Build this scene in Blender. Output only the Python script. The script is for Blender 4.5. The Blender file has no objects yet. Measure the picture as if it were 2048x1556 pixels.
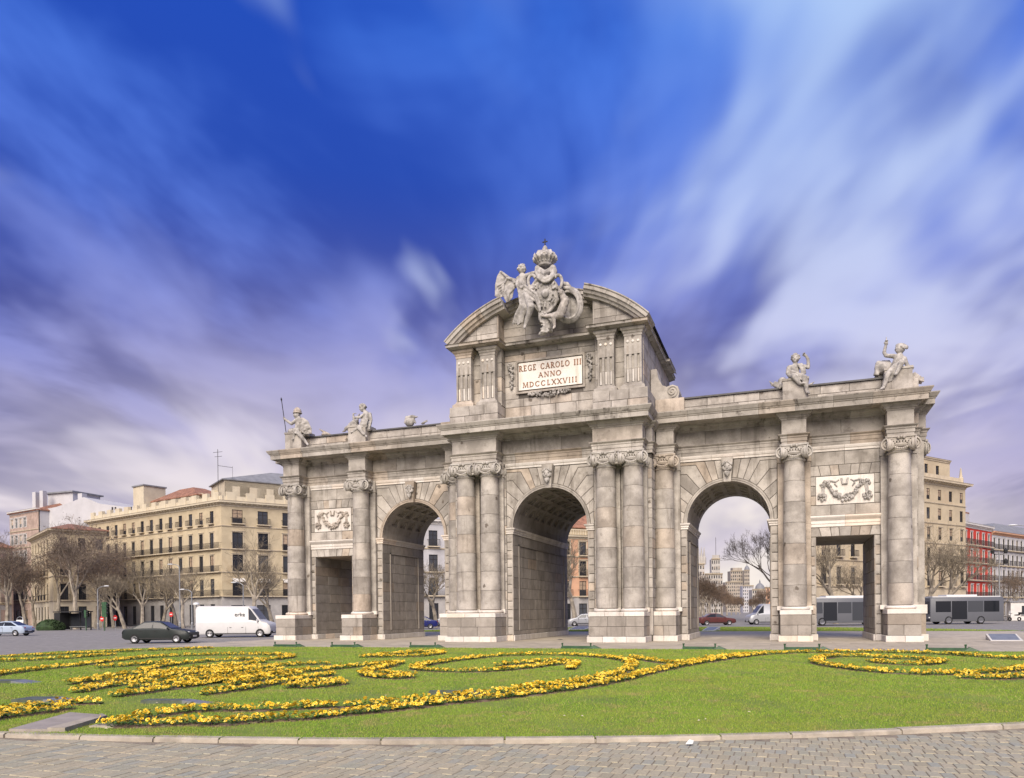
import bpy, bmesh, math, random
import numpy as np
from mathutils import Vector, Matrix
random.seed(7); np.random.seed(7)
PI = math.pi; sin = math.sin; cos = math.cos
scn = bpy.context.scene
COL = scn.collection
# ------------------------------------------------------------------ camera
YAW, ROLL, PITCH, FPX, CYPX = 0.3447, -0.0103, -0.0056, 1509.2, 1234.15
CAM = Vector((13.04, -45.1, 1.71))
_R = Vector((cos(YAW), sin(YAW), 0)); _F0 = Vector((-sin(YAW), cos(YAW), 0)); _U0 = Vector((0, 0, 1))
_F = _F0*cos(PITCH) + _U0*sin(PITCH); _U = _U0*cos(PITCH) - _F0*sin(PITCH)
_R2 = _R*cos(ROLL) + _U*sin(ROLL); _U2 = _U*cos(ROLL) - _R*sin(ROLL)
cd = bpy.data.cameras.new('camera'); cam = bpy.data.objects.new('camera', cd); COL.objects.link(cam)
cd.sensor_fit = 'HORIZONTAL'; cd.sensor_width = 36; cd.lens = 36*FPX/2048
cd.shift_y = (CYPX-778)/2048; cd.clip_start = .1; cd.clip_end = 6000
mw = Matrix.Identity(4)
for i, a in enumerate((_R2, _U2, -_F)):
    for j in range(3): mw[j][i] = a[j]
mw.translation = CAM; cam.matrix_world = mw
scn.camera = cam
def ray(x, y): return _F + _R2*((x-1024)/FPX) - _U2*((y-CYPX)/FPX)
def atY(x, y, Y): d = ray(x, y); return CAM + d*((Y-CAM.y)/d.y)
def atZ(x, y, Z=0.0): d = ray(x, y); return CAM + d*((Z-CAM.z)/d.z)
def atD(x, dist, z=0.0):            # ground point seen at column x, dist metres ahead
    lat = (x-1024)/FPX*dist
    p = CAM + _R*lat + _F0*dist; p.z = z; return p
# ------------------------------------------------------------------ light
SUN_EL, SUN_AZ = math.radians(36), math.radians(-82)   # direction TO the sun (azimuth from +X)
sdir = Vector((cos(SUN_EL)*cos(SUN_AZ), cos(SUN_EL)*sin(SUN_AZ), sin(SUN_EL)))
sl = bpy.data.lights.new('sun', 'SUN'); sl.energy = 1.5; sl.angle = math.radians(46); sl.color = (1, .885, .745)
so = bpy.data.objects.new('sun', sl); COL.objects.link(so); so.rotation_euler = sdir.to_track_quat('Z', 'Y').to_euler()
so.location = (0, -30, 60)
vs = scn.view_settings; vs.view_transform = 'Standard'; vs.look = 'None'; vs.gamma = 1; vs.use_curve_mapping = False
vs.exposure = 2.0
EXPF = 2**2.0
class NT:
    def __init__(s, t): s.t = t; t.nodes.clear()
    def n(s, typ, **kw):
        o = s.t.nodes.new(typ)
        for k, v in kw.items():
            if k == 'i':
                for a, b in v.items(): s.set(o, a, b)
            else: setattr(o, k, v)
        return o
    def set(s, o, a, b):
        if isinstance(b, tuple) and len(b) == 2 and hasattr(b[0], 'outputs'): s.t.links.new(b[0].outputs[b[1]], o.inputs[a])
        elif hasattr(b, 'outputs'): s.t.links.new(b.outputs[0], o.inputs[a])
        else: o.inputs[a].default_value = b
    def m(s, op, a, b=0.0, c=None, clamp=False):
        o = s.n('ShaderNodeMath', operation=op, use_clamp=clamp); s.set(o, 0, a); s.set(o, 1, b)
        if c is not None: s.set(o, 2, c)
        return o
    def v(s, op, a, b=(0, 0, 0)):
        o = s.n('ShaderNodeVectorMath', operation=op); s.set(o, 0, a); s.set(o, 1, b); return o
    def mix(s, f, a, b, mode='MIX'):
        o = s.n('ShaderNodeMix', data_type='RGBA', blend_type=mode); s.set(o, 0, f); s.set(o, 6, a); s.set(o, 7, b); return (o, 2)
    def noise(s, vec, scale, detail=4, rough=.55, dist=0.0):
        o = s.n('ShaderNodeTexNoise'); s.set(o, 'Vector', vec); s.set(o, 'Scale', scale); s.set(o, 'Detail', detail); s.set(o, 'Roughness', rough); s.set(o, 'Distortion', dist); return o
    def rng(s, x, a, b, c=0.0, d=1.0, smooth=True):
        o = s.n('ShaderNodeMapRange', interpolation_type='SMOOTHSTEP' if smooth else 'LINEAR'); s.set(o, 0, x); s.set(o, 1, a); s.set(o, 2, b); s.set(o, 3, c); s.set(o, 4, d); return o
    def ramp(s, x, stops):
        o = s.n('ShaderNodeValToRGB'); s.set(o, 0, x); e = o.color_ramp.elements
        while len(e) < len(stops): e.new(.5)
        for k, (p, c) in enumerate(stops): e[k].position = p; e[k].color = (*c, 1)
        return o
def srgb(r, g, b): return tuple(((c/255+.055)/1.055)**2.4 if c > 10 else c/255/12.92 for c in (r, g, b))
# ------------------------------------------------------------------ sky
W = bpy.data.worlds.new('World'); scn.world = W; W.use_nodes = True
T = NT(W.node_tree)
tc = T.n('ShaderNodeTexCoord'); sep = T.n('ShaderNodeSeparateXYZ'); T.set(sep, 0, (tc, 0))
zc = T.m('MAXIMUM', (sep, 2), 0.0)
# cloud deck seen in perspective: divide by height, stretch along the wind
den = T.m('ADD', zc, .20)
px = T.m('DIVIDE', (sep, 0), den); py = T.m('DIVIDE', (sep, 1), den)
WA = math.radians(106.0)                     # wind azimuth
al = T.m('ADD', T.m('MULTIPLY', px, cos(WA)), T.m('MULTIPLY', py, sin(WA)))
ac = T.m('ADD', T.m('MULTIPLY', px, -sin(WA)), T.m('MULTIPLY', py, cos(WA)))
def cl(sa, sc_, off):
    c = T.n('ShaderNodeCombineXYZ'); T.set(c, 0, T.m('MULTIPLY', al, sa)); T.set(c, 1, T.m('MULTIPLY', ac, sc_)); T.set(c, 2, off); return c
S1, S2, S3, S4 = 55.2, 17.7, 95.2, 44.4
n1 = T.noise(cl(1.05, 1.55, S1), 1.0, 5, .55, .5)        # heavy cloud lumps
n2 = T.noise(cl(1.1, 2.4, S2), 1.0, 3.5, .52, .4)          # wind-drawn streaks
n3 = T.noise(cl(1.5, 2.2, S3), 1.0, 3, .5, .5)          # bright breaks
n4 = T.noise(cl(.55, .75, S4), 1.0, 2, .5, .3)           # broad light and dark
grad = T.ramp(zc, [(0.0, srgb(238, 220, 224)), (.09, srgb(204, 190, 216)), (.20, srgb(158, 156, 208)), (.32, srgb(122, 134, 214)), (.45, srgb(92, 126, 226)), (.62, srgb(62, 116, 226)), (.72, srgb(66, 116, 220)), (1.0, srgb(165, 176, 205))])  # overhead end of the ramps, out of view, greyed and lightened as added neutral fill
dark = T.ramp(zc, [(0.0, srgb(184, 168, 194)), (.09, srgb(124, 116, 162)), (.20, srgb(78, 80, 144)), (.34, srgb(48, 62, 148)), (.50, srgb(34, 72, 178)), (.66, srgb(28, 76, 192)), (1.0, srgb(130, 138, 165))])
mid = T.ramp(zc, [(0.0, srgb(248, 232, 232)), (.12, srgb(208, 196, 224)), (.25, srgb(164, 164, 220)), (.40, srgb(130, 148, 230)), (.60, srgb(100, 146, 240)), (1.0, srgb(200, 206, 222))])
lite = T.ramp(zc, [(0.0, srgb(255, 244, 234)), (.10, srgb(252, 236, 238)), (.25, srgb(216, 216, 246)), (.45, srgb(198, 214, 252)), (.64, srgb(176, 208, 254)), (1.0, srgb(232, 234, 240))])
base_ = T.m('ADD', T.m('ADD', T.m('MULTIPLY', n1, .55), T.m('MULTIPLY', n2, .22)), T.m('MULTIPLY', n4, .23))
fd = T.rng(base_, .43, .56)
n5 = T.noise(cl(1.4, 1.9, 17.3), 1.0, 3.5, .52, .5)
fm = T.rng(T.m('ADD', T.m('MULTIPLY', n5, .6), T.m('MULTIPLY', n2, .4)), .47, .61)
hi = T.v('DOT_PRODUCT', (tc, 0), tuple(ray(1720, 300).normalized()))       # broken cloud with light behind it, high on the right
hm = T.rng((hi, 1), .88, .99)
wsp = T.m('ADD', T.m('ADD', T.m('MULTIPLY', n3, .62), T.m('MULTIPLY', n2, .38)), T.m('MULTIPLY', hm, .10))
fl_ = T.rng(wsp, .545, .70)
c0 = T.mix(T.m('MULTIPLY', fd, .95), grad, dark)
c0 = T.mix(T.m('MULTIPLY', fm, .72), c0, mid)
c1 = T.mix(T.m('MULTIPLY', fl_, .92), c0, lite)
# clear-air layer behind the clouds
sk = T.n('ShaderNodeTexSky', sky_type='NISHITA', sun_disc=False, sun_elevation=SUN_EL, sun_rotation=math.atan2(sdir.x, sdir.y), altitude=650)
skc = T.mix(1.0, sk, (.10/EXPF, .10/EXPF, .10/EXPF, 1), 'MULTIPLY')
# pale light low in the sky behind the gate
gx = T.v('DOT_PRODUCT', (tc, 0), tuple(Vector((-.34, .94, .10)).normalized()))
gl2 = T.m('MULTIPLY', T.rng((gx, 1), .74, .99), T.rng(zc, .50, .12)); c1 = T.mix(T.m('MULTIPLY', gl2, T.rng(n5, .36, .62, .35, .75)), c1, (*srgb(206, 198, 230), 1))
gl = T.m('MULTIPLY', T.rng((gx, 1), .74, .98), T.rng(zc, .36, .04))
c2 = T.mix(T.m('MULTIPLY', gl, T.rng(n2, .36, .60, .42, .95)), c1, (*srgb(255, 243, 232), 1))
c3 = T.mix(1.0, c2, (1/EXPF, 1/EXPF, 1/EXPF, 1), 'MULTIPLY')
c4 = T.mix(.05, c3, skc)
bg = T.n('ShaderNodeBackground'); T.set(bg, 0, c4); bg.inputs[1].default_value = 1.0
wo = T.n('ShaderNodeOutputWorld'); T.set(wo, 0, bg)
# ------------------------------------------------------------------ materials
M = {}
def newmat(name):
    m = bpy.data.materials.new(name); m.use_nodes = True; M[name] = m
    t = NT(m.node_tree); out = t.n('ShaderNodeOutputMaterial'); b = t.n('ShaderNodeBsdfPrincipled'); t.set(out, 0, b)
    return t, b
def objvec(t, rnd=True):
    c = t.n('ShaderNodeTexCoord'); oi = t.n('ShaderNodeObjectInfo')
    if not rnd: return (c, 3), oi
    r = t.m('MULTIPLY', (oi, 5), 61.0); k = t.n('ShaderNodeCombineXYZ')
    for i in range(3): t.set(k, i, r)
    return t.v('ADD', (c, 3), k), oi
def stone(name, a, b, stain=(.10, .085, .07), st=.5, rough=.85, bump=.25, var=.22, pits=.0, warm=(1.10, .97, .84), sc=.9):
    t, p = newmat(name); v, oi = objvec(t); geo = t.n('ShaderNodeNewGeometry'); wp = (geo, 0)
    n1 = t.noise(v, sc, 6, .62); n2 = t.noise(v, 30, 3, .6)
    c = t.mix(t.rng(n1, .34, .66), (*a, 1), (*b, 1))
    c = t.mix(t.rng(n2, .3, .7, .0, .30), c, tuple(x*.58 for x in a)+(1,))
    rb = t.m('ADD', t.m('MULTIPLY', (oi, 5), var), 1-var*.62)
    kk = t.n('ShaderNodeCombineXYZ')
    for i in range(3): t.set(kk, i, rb)
    c = t.mix(1.0, c, kk, 'MULTIPLY')
    fr = t.m('FRACT', t.m('MULTIPLY', (oi, 5), 17.31))
    c = t.mix(t.rng(fr, .76, 1.0, 0, .7), c, t.mix(1.0, c, (*warm, 1), 'MULTIPLY'))
    if st:          # rain streaks and grime patches, fixed in the masonry
        sv = t.v('MULTIPLY', wp, (2.2, 2.2, .24))
        s1 = t.noise(sv, 1.0, 6, .65, .3); s2 = t.noise(wp, .38, 4, .55); s3 = t.noise(wp, 1.7, 5, .65)
        f = t.m('MULTIPLY', t.rng(s1, .50, .72), t.rng(s2, .38, .60)); f = t.m('MAXIMUM', f, t.m('MULTIPLY', t.rng(s3, .56, .74), .75)); f = t.m('MULTIPLY', f, st)
        c = t.mix(f, c, (*stain, 1))
    if pits:        # shell scars
        dv_ = t.n('ShaderNodeVectorMath', operation='SCALE'); t.set(dv_, 0, (t.noise(wp, 6, 3, .6), 1)); dv_.inputs[3].default_value = .22
        vo = t.n('ShaderNodeTexVoronoi'); t.set(vo, 'Vector', t.v('ADD', wp, dv_)); t.set(vo, 'Scale', .80)
        c = t.mix(t.m('MULTIPLY', t.rng((vo, 0), .07, .115, 1, 0), pits), c, (.11, .09, .072, 1))
    t.set(p, 'Base Color', c); t.set(p, 'Roughness', rough); t.set(p, 'Specular IOR Level', .25)
    bp = t.n('ShaderNodeBump'); t.set(bp, 'Strength', bump); t.set(bp, 'Distance', .02); t.set(bp, 'Height', t.noise(v, 22, 5, .65)); t.set(p, 'Normal', bp)
def plain(name, col, rough=.6, var=.12, scale=3.0, metal=0.0, spec=.4, bump=0.0, objvar=0.0, dirt=None):
    t, p = newmat(name); v, oi = objvec(t)
    n = t.noise(v, scale, 5, .6)
    c = t.mix(t.rng(n, .3, .7), (*[x*(1-var) for x in col], 1), (*[min(1, x*(1+var)) for x in col], 1))
    if dirt:
        c = t.mix(t.rng(t.noise(v, scale*.37, 5, .65), .50, .70, 0, .8), c, (*dirt, 1))
    if objvar:
        rb = t.m('ADD', t.m('MULTIPLY', (oi, 5), objvar), 1-objvar*.5); kk = t.n('ShaderNodeCombineXYZ')
        for i in range(3): t.set(kk, i, rb)
        c = t.mix(1.0, c, kk, 'MULTIPLY')
    t.set(p, 'Base Color', c); t.set(p, 'Roughness', rough); t.set(p, 'Metallic', metal); t.set(p, 'Specular IOR Level', spec)
    if bump:
        bp = t.n('ShaderNodeBump'); t.set(bp, 'Strength', bump); t.set(bp, 'Distance', .03); t.set(bp, 'Height', t.noise(v, scale*6, 5, .6)); t.set(p, 'Normal', bp)
    return t, p
stone('granite', (.285, .259, .228), (.50, .461, .410), stain=(.115, .098, .080), st=.72, pits=.85)
stone('granite_dark', (.275, .248, .215), (.38, .345, .302), stain=(.10, .085, .068), st=.6)
stone('granite_cornice', (.30, .275, .243), (.46, .425, .38), stain=(.055, .045, .037), st=1.0, pits=.5)
stone('limestone', (.60, .555, .50), (.73, .69, .635), stain=(.24, .205, .17), st=.65, var=.14)
stone('sculpture', (.25, .235, .215), (.52, .49, .455), stain=(.075, .067, .058), st=.8, var=.1, bump=.5, sc=3.2)
stone('capital_stone', (.36, .335, .30), (.50, .47, .425), stain=(.12, .10, .085), st=.5, var=.1, bump=.3, sc=2.2)
stone('panel_white', (.74, .70, .63), (.82, .785, .72), stain=(.42, .34, .26), st=.6, var=.05)
stone('mortar', (.085, .076, .066), (.13, .115, .10), st=.2, var=.0)
plain('bronze', (.24, .125, .075), .55, .3, 8, .3)
plain('iron', (.02, .02, .022), .5, .2, 6, .6)
# ------------------------------------------------------------------ mesh helpers
class MB:
    def __init__(s): s.v = []; s.f = []
    def add(s, vs, fs):
        b = len(s.v); s.v += [tuple(x) for x in vs]; s.f += [tuple(i+b for i in q) for q in fs]; return s
    def box(s, x0, x1, y0, y1, z0, z1):
        return s.add([(x0,y0,z0),(x1,y0,z0),(x1,y1,z0),(x0,y1,z0),(x0,y0,z1),(x1,y0,z1),(x1,y1,z1),(x0,y1,z1)],
                     [(0,3,2,1),(4,5,6,7),(0,1,5,4),(1,2,6,5),(2,3,7,6),(3,0,4,7)])
    def lathe(s, prof, c=(0,0,0), n=20, a0=0.0, a1=2*PI, cap=True):
        full = abs(a1-a0-2*PI) < 1e-6; m = n if full else n+1; b = []
        for r, z in prof:
            for k in range(m):
                a = a0+(a1-a0)*k/n; b.append((c[0]+r*cos(a), c[1]+r*sin(a), c[2]+z))
        f = []
        for i in range(len(prof)-1):
            for k in range(n):
                k2 = (k+1) % m; f.append((i*m+k, i*m+k2, (i+1)*m+k2, (i+1)*m+k))
        if cap and full: f.append(tuple(range(m))[::-1]); f.append(tuple((len(prof)-1)*m+k for k in range(m)))
        return s.add(b, f)
    def tube(s, pts, rad, n=6, cap=True, flat=None):
        pts = [Vector(p) for p in pts]; b = []; N = len(pts); up = Vector((0,0,1)); pv = None
        if not hasattr(rad, '__len__'): rad = [rad]*N
        for i, p in enumerate(pts):
            d = (pts[min(i+1,N-1)]-pts[max(i-1,0)]); d = d.normalized() if d.length > 1e-9 else Vector((0,0,1))
            a = pv-d*pv.dot(d) if pv is not None else (up.cross(d) if abs(d.z) < .95 else Vector((1,0,0)).cross(d))
            if a.length < 1e-6: a = Vector((1,0,0)).cross(d)
            a.normalize(); pv = a; c = d.cross(a)
            for k in range(n):
                t = 2*PI*k/n; b.append(p+(a*cos(t)+c*sin(t))*rad[i])
        f = [(i*n+k, i*n+(k+1)%n, (i+1)*n+(k+1)%n, (i+1)*n+k) for i in range(N-1) for k in range(n)]
        if cap: f.append(tuple(range(n))[::-1]); f.append(tuple((N-1)*n+k for k in range(n)))
        return s.add(b, f)
    def ball(s, c, r, n=8, m=6, sc=(1,1,1)):
        b = [(c[0], c[1], c[2]-r*sc[2])]
        for i in range(1, m):
            t = PI*i/m-PI/2
            for k in range(n): a = 2*PI*k/n; b.append((c[0]+r*sc[0]*cos(t)*cos(a), c[1]+r*sc[1]*cos(t)*sin(a), c[2]+r*sc[2]*sin(t)))
        b.append((c[0], c[1], c[2]+r*sc[2])); f = []
        for k in range(n): f.append((0, 1+(k+1)%n, 1+k))
        for i in range(m-2):
            for k in range(n): f.append((1+i*n+k, 1+i*n+(k+1)%n, 1+(i+1)*n+(k+1)%n, 1+(i+1)*n+k))
        L = len(b)-1; o = 1+(m-2)*n
        for k in range(n): f.append((o+k, o+(k+1)%n, L))
        return s.add(b, f)
    def cap(s, p, q, r1, r2, n=10):
        p = Vector(p); q = Vector(q); d = q-p; L = d.length; d = d/L if L > 1e-6 else Vector((0,0,1)); pts = []; rs = []
        for t in (-.99, -.8, -.45, 0): pts.append(p+d*(t*r1)); rs.append(r1*math.sqrt(max(1-t*t, .01)))
        for t in (0, .45, .8, .99): pts.append(q+d*(t*r2)); rs.append(r2*math.sqrt(max(1-t*t, .01)))
        return s.tube(pts, rs, n)
    def prism(s, poly, y0, y1):           # poly in (x,z), extruded y0..y1 (y0 = front)
        n = len(poly); b = [(x, y0, z) for x, z in poly]+[(x, y1, z) for x, z in poly]
        return s.add(b, [tuple(range(n)), tuple(range(n, 2*n))[::-1]]+[(i, n+i, n+(i+1)%n, (i+1)%n) for i in range(n)])
    def xf(s, m):
        s.v = [tuple(m @ Vector(p)) for p in s.v]; return s
    def mesh(s, name, smooth=False, fix=True):
        me = bpy.data.meshes.new(name); me.from_pydata(s.v, [], s.f); me.validate()
        if fix:
            bm = bmesh.new(); bm.from_mesh(me); bmesh.ops.recalc_face_normals(bm, faces=bm.faces); bm.to_mesh(me); bm.free()
        if smooth:
            me.polygons.foreach_set('use_smooth', [True]*len(me.polygons))
            try: me.set_sharp_from_angle(angle=math.radians(38))
            except Exception: pass
        return me
def put(name, me, mat, parent=None, loc=(0,0,0), rz=0.0, sc=None, local=False):
    if isinstance(me, MB): me = me.mesh(name)
    o = bpy.data.objects.new(name, me); COL.objects.link(o)
    if mat is not None and not me.materials: me.materials.append(M[mat])
    o.location = loc; o.rotation_euler = (0, 0, rz)
    if sc is not None: o.scale = (sc, sc, sc) if not hasattr(sc, '__len__') else sc
    if parent is not None:
        o.parent = parent
        if not local: o.location = Vector(loc)-ORG.get(parent.name, Vector((0,0,0)))
        ORG[o.name] = Vector(loc) if not local else Vector(loc)
    else: ORG[o.name] = Vector(loc)
    return o
ORG = {}
def tag(o, label=None, cat=None, group=None, kind=None):
    for k, v in (('label', label), ('category', cat), ('group', group), ('kind', kind)):
        if v: o[k] = v
    return o
def thing(name, loc, label, cat, group=None, rz=0.0):
    o = bpy.data.objects.new(name, None); COL.objects.link(o); o.location = loc; o.rotation_euler = (0,0,rz); o.empty_display_size = .3
    ORG[o.name] = Vector(loc); return tag(o, label, cat, group)
def copy_tree(o, parent=None):
    c = o.copy(); COL.objects.link(c); c.parent = parent
    if parent is not None: c.matrix_parent_inverse = o.matrix_parent_inverse.copy()
    for ch in o.children: copy_tree(ch, c)
    return c
def offset_poly(P, d):
    n = len(P); A = sum(P[i][0]*P[(i+1)%n][1]-P[(i+1)%n][0]*P[i][1] for i in range(n)); sg = 1 if A > 0 else -1; out = []
    for i in range(n):
        p = Vector(P[i-1]); c = Vector(P[i]); q = Vector(P[(i+1)%n]); e1 = (c-p); e2 = (q-c)
        if e1.length < 1e-6 or e2.length < 1e-6: out.append(tuple(c)); continue
        e1.normalize(); e2.normalize(); n1 = Vector((-e1.y, e1.x))*sg; n2 = Vector((-e2.y, e2.x))*sg; k = 1+n1.dot(n2)
        m = (n1+n2)/max(k, .35); out.append((c.x+m.x*d, c.y+m.y*d))
    return out
# a dressed stone: polygon (u,z) in the plane through o with axis u and outward normal n, face at `out`, going `dep` in
def stone_mesh(poly, o, u, n, out=0.0, dep=.10, gap=.010, ch=.016, mb=None):
    mb = mb or MB(); u = Vector((u[0], u[1], 0)); n = Vector((n[0], n[1], 0)); o = Vector(o)
    A = offset_poly(poly, gap); B = offset_poly(poly, gap+ch); k = len(poly)
    P = lambda q, d: o+u*q[0]+n*d+Vector((0,0,q[1]))
    b = [P(q, out-dep) for q in A]+[P(q, out-ch) for q in A]+[P(q, out) for q in B]
    f = [tuple(range(2*k, 3*k))]
    for r in (0, 1):
        for i in range(k): f.append((r*k+i, r*k+(i+1)%k, (r+1)*k+(i+1)%k, (r+1)*k+i))
    return mb.add(b, f)
def rect(a, b, c, d): return [(a, c), (b, c), (b, d), (a, d)]
# profile [(out,z)] swept along a plan path; outward = right of travel
def sweep(mb, path, prof, closed=False, cap=True):
    n = len(path); P = [Vector(p) for p in path]; dirs = []
    for i in range(n if closed else n-1):
        d = P[(i+1)%n]-P[i]; dirs.append(d.normalized())
    b = []
    for i in range(n):
        if closed: d1, d2 = dirs[i-1], dirs[i]
        else: d1 = dirs[max(i-1, 0)]; d2 = dirs[min(i, n-2)]
        n1 = Vector((d1.y, -d1.x)); n2 = Vector((d2.y, -d2.x)); m = (n1+n2)/max(1+n1.dot(n2), .2)
        for o, z in prof: b.append((P[i].x+m.x*o, P[i].y+m.y*o, z))
    k = len(prof); f = []
    for i in range(n if closed else n-1):
        j = (i+1) % n
        for q in range(k-1): f.append((i*k+q, j*k+q, j*k+q+1, i*k+q+1))
    if cap and not closed: f.append(tuple(range(k))); f.append(tuple((n-1)*k+q for q in range(k))[::-1])
    return mb.add(b, f)
# ------------------------------------------------------------------ the gate
plain('lead', (.075, .072, .07), .6, .25, 3)
GATE = thing('triumphal_arch', (0, 3, 0), 'monumental granite city gate with five openings, columns and inscribed attic', 'monument')
RND = random.Random(11)
D, DC, YC = 6.2, 10.2, -2.02
eX, cX, wX, aX, bX = 18.9, 13.68, 6.57, 3.57, 5.13
NB = {}
def stoneobj(name, poly, o, u, n, parent, mat='granite', **kw):
    NB[name] = NB.get(name, 0)+1
    return put(name, stone_mesh(poly, o, u, n, **kw), mat, parent)
def split(a, b, avg, r=None):
    n = max(1, round((b-a)/avg)); w = [1+RND.uniform(-.22, .22) for _ in range(n)]; s = sum(w); x = a; out = []
    for k in w: out.append((x, x+(b-a)*k/s)); x += (b-a)*k/s
    return out
def courses(name, o, u, n, u0, u1, zs, avg, parent, mat='granite', **kw):
    for z0, z1 in zip(zs[:-1], zs[1:]):
        for a, b in split(u0, u1, avg): stoneobj(name, rect(a, b, z0, z1), o, u, n, parent, mat, **kw)
def lin(a, b, n): return [a+(b-a)*k/n for k in range(n+1)]
def mir(path, s): return path if s > 0 else [(-x, y) for x, y in path][::-1]
def cut_path(path, step, gap=.012):
    P = [Vector(p) for p in path]; L = [0]
    for a, b in zip(P[:-1], P[1:]): L.append(L[-1]+(b-a).length)
    n = max(1, round(L[-1]/step)); cuts = [L[-1]*k/n for k in range(n+1)]
    for k in range(1, n):                     # keep joints off the corners
        for l in L[1:-1]:
            if abs(cuts[k]-l) < .25: cuts[k] = l+.3
    def pt(t):
        for i in range(len(P)-1):
            if t <= L[i+1]+1e-9: return P[i].lerp(P[i+1], (t-L[i])/max(L[i+1]-L[i], 1e-9))
        return P[-1]
    for a, b in zip(cuts[:-1], cuts[1:]):
        a2, b2 = a+gap/2, b-gap/2
        yield [tuple(pt(a2))]+[tuple(P[i]) for i in range(len(P)) if a2+1e-4 < L[i] < b2-1e-4]+[tuple(pt(b2))]
def mould(name, path, prof, step, parent, mat='granite'):
    for p in cut_path(path, step): put(name, sweep(MB(), p, prof), mat, parent); NB[name] = NB.get(name, 0)+1
SPR = 6.86; R_A = 2.295
def arch_core(mb, cx, r, x0, x1, z1, y0, y1):
    x0, x1 = min(x0, x1), max(x0, x1)
    r = R_A+.15; h = (x1-x0)/2; t0 = math.acos(min(1, h/r)); cx = (x0+x1)/2
    poly = [(x0, SPR), (x0, z1), (x1, z1), (x1, SPR)]+[(cx+r*cos(t0+(PI-2*t0)*k/24), SPR+r*sin(t0+(PI-2*t0)*k/24)) for k in range(25)]
    mb.prism(poly, y0, y1)
def voussoirs(cx, half, o, u, n, parent, r=R_A, out=0.0):
    r0 = r+.20; top = 10.40; J = []
    for sgn in (1, -1):
        J = []
        for th in (0, 13, 26, 39, 51, 62):
            t = math.radians(th); re = r0+.55+.012*th; ex = min(re*cos(t), half-.02); zk = SPR+re*sin(t)
            if ex >= half-.03: ex = half-.03
            J.append([(r0*cos(t), SPR+r0*sin(t)), (ex, zk if th else SPR), (half, zk if th else SPR)])
        for th in (70, 78):
            t = math.radians(th); k = (top-SPR)/sin(t); J.append([(r0*cos(t), SPR+r0*sin(t)), (k*cos(t), top)])
        t = math.radians(84.5); J.append([(r0*cos(t), SPR+r0*sin(t)), ((top-SPR)/math.tan(t), top)])
        ths = [0, 13, 26, 39, 51, 62, 70, 78, 84.5]
        for k in range(len(J)-1):
            a, b = J[k], J[k+1]; arc = [(r0*cos(math.radians(ths[k]+(ths[k+1]-ths[k])*q/3)), SPR+r0*sin(math.radians(ths[k]+(ths[k+1]-ths[k])*q/3))) for q in range(4)]
            poly = arc+b[1:]
            if len(a) == 3 and len(b) == 2: poly = poly+[(half, top)]
            poly = poly+a[1:][::-1]
            # drop duplicates
            Q = []
            for p in poly:
                if not Q or (abs(p[0]-Q[-1][0])+abs(p[1]-Q[-1][1])) > .02: Q.append(p)
            stoneobj('voussoir', [(cx+sgn*x, z) for x, z in Q], o, u, n, parent, out=out, gap=.014, ch=.02)
    # smooth archivolt band
    b = MB(); A = Vector((u[0], u[1], 0)); Nn = Vector((n[0], n[1], 0)); oo = Vector(o); vs = []; K = 32
    sec = [(r-.0, -.25), (r-.0, out+.035), (r+.10, out+.035), (r+.10, out+.06), (r+.19, out+.06), (r+.19, out-.1)]
    for k in range(K+1):
        t = PI*k/K
        for rr, d in sec: vs.append(oo+A*(cx+rr*cos(t))+Nn*d+Vector((0, 0, SPR+rr*sin(t))))
    m = len(sec); b.add(vs, [(k*m+q, (k+1)*m+q, (k+1)*m+q+1, k*m+q+1) for k in range(K) for q in range(m-1)])
    put('archivolt', b, 'granite', parent)
def keystone(cx, y, parent):
    b = MB(); h0, h1 = SPR+R_A-.06, 10.46
    sec = []
    for z, hw, d in ((h0, .20, .26), (h0+.35, .22, .30), (h0+.8, .27, .34), (h1, .33, .42)): sec.append((z, hw, d))
    vs = []
    for z, hw, d in sec: vs += [(cx-hw, y, z), (cx-hw, y-d, z), (cx+hw, y-d, z), (cx+hw, y, z)]
    b.add(vs, [(k*4+q, k*4+(q+1)%4, k*4+4+(q+1)%4, k*4+4+q) for k in range(3) for q in range(4)]+[(0, 1, 2, 3), (12, 13, 14, 15)])
    k = put('keystone', b, 'granite', parent)
    f = MB(); yy = y-.40; zc = h0+.78                          # satyr mask
    f.ball((cx, yy, zc), .24, 10, 8, (.85, .6, 1.25)); f.ball((cx, yy-.15, zc-.05), .06, 6, 5, (1, 1.2, 1.5))
    for s in (-1, 1):
        f.ball((cx+s*.10, yy-.10, zc+.10), .07, 6, 5); f.ball((cx+s*.19, yy-.02, zc-.02), .09, 6, 5, (1, 1, 1.6)); f.ball((cx+s*.11, yy-.10, zc-.12), .075, 6, 5)
        for q in range(3): f.ball((cx+s*(.09+.07*q), yy-.05, zc+.30-.06*q), .085, 6, 5)
        f.ball((cx+s*.08, yy-.06, zc-.30), .08, 6, 5, (1, 1, 1.7))
    f.ball((cx, yy-.08, zc-.36), .09, 6, 5, (1, 1, 2.0)); f.ball((cx, yy-.12, zc-.17), .07, 6, 5, (1.5, .8, .6))
    put('mask', f.mesh('mask', True), 'sculpture', k)
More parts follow.
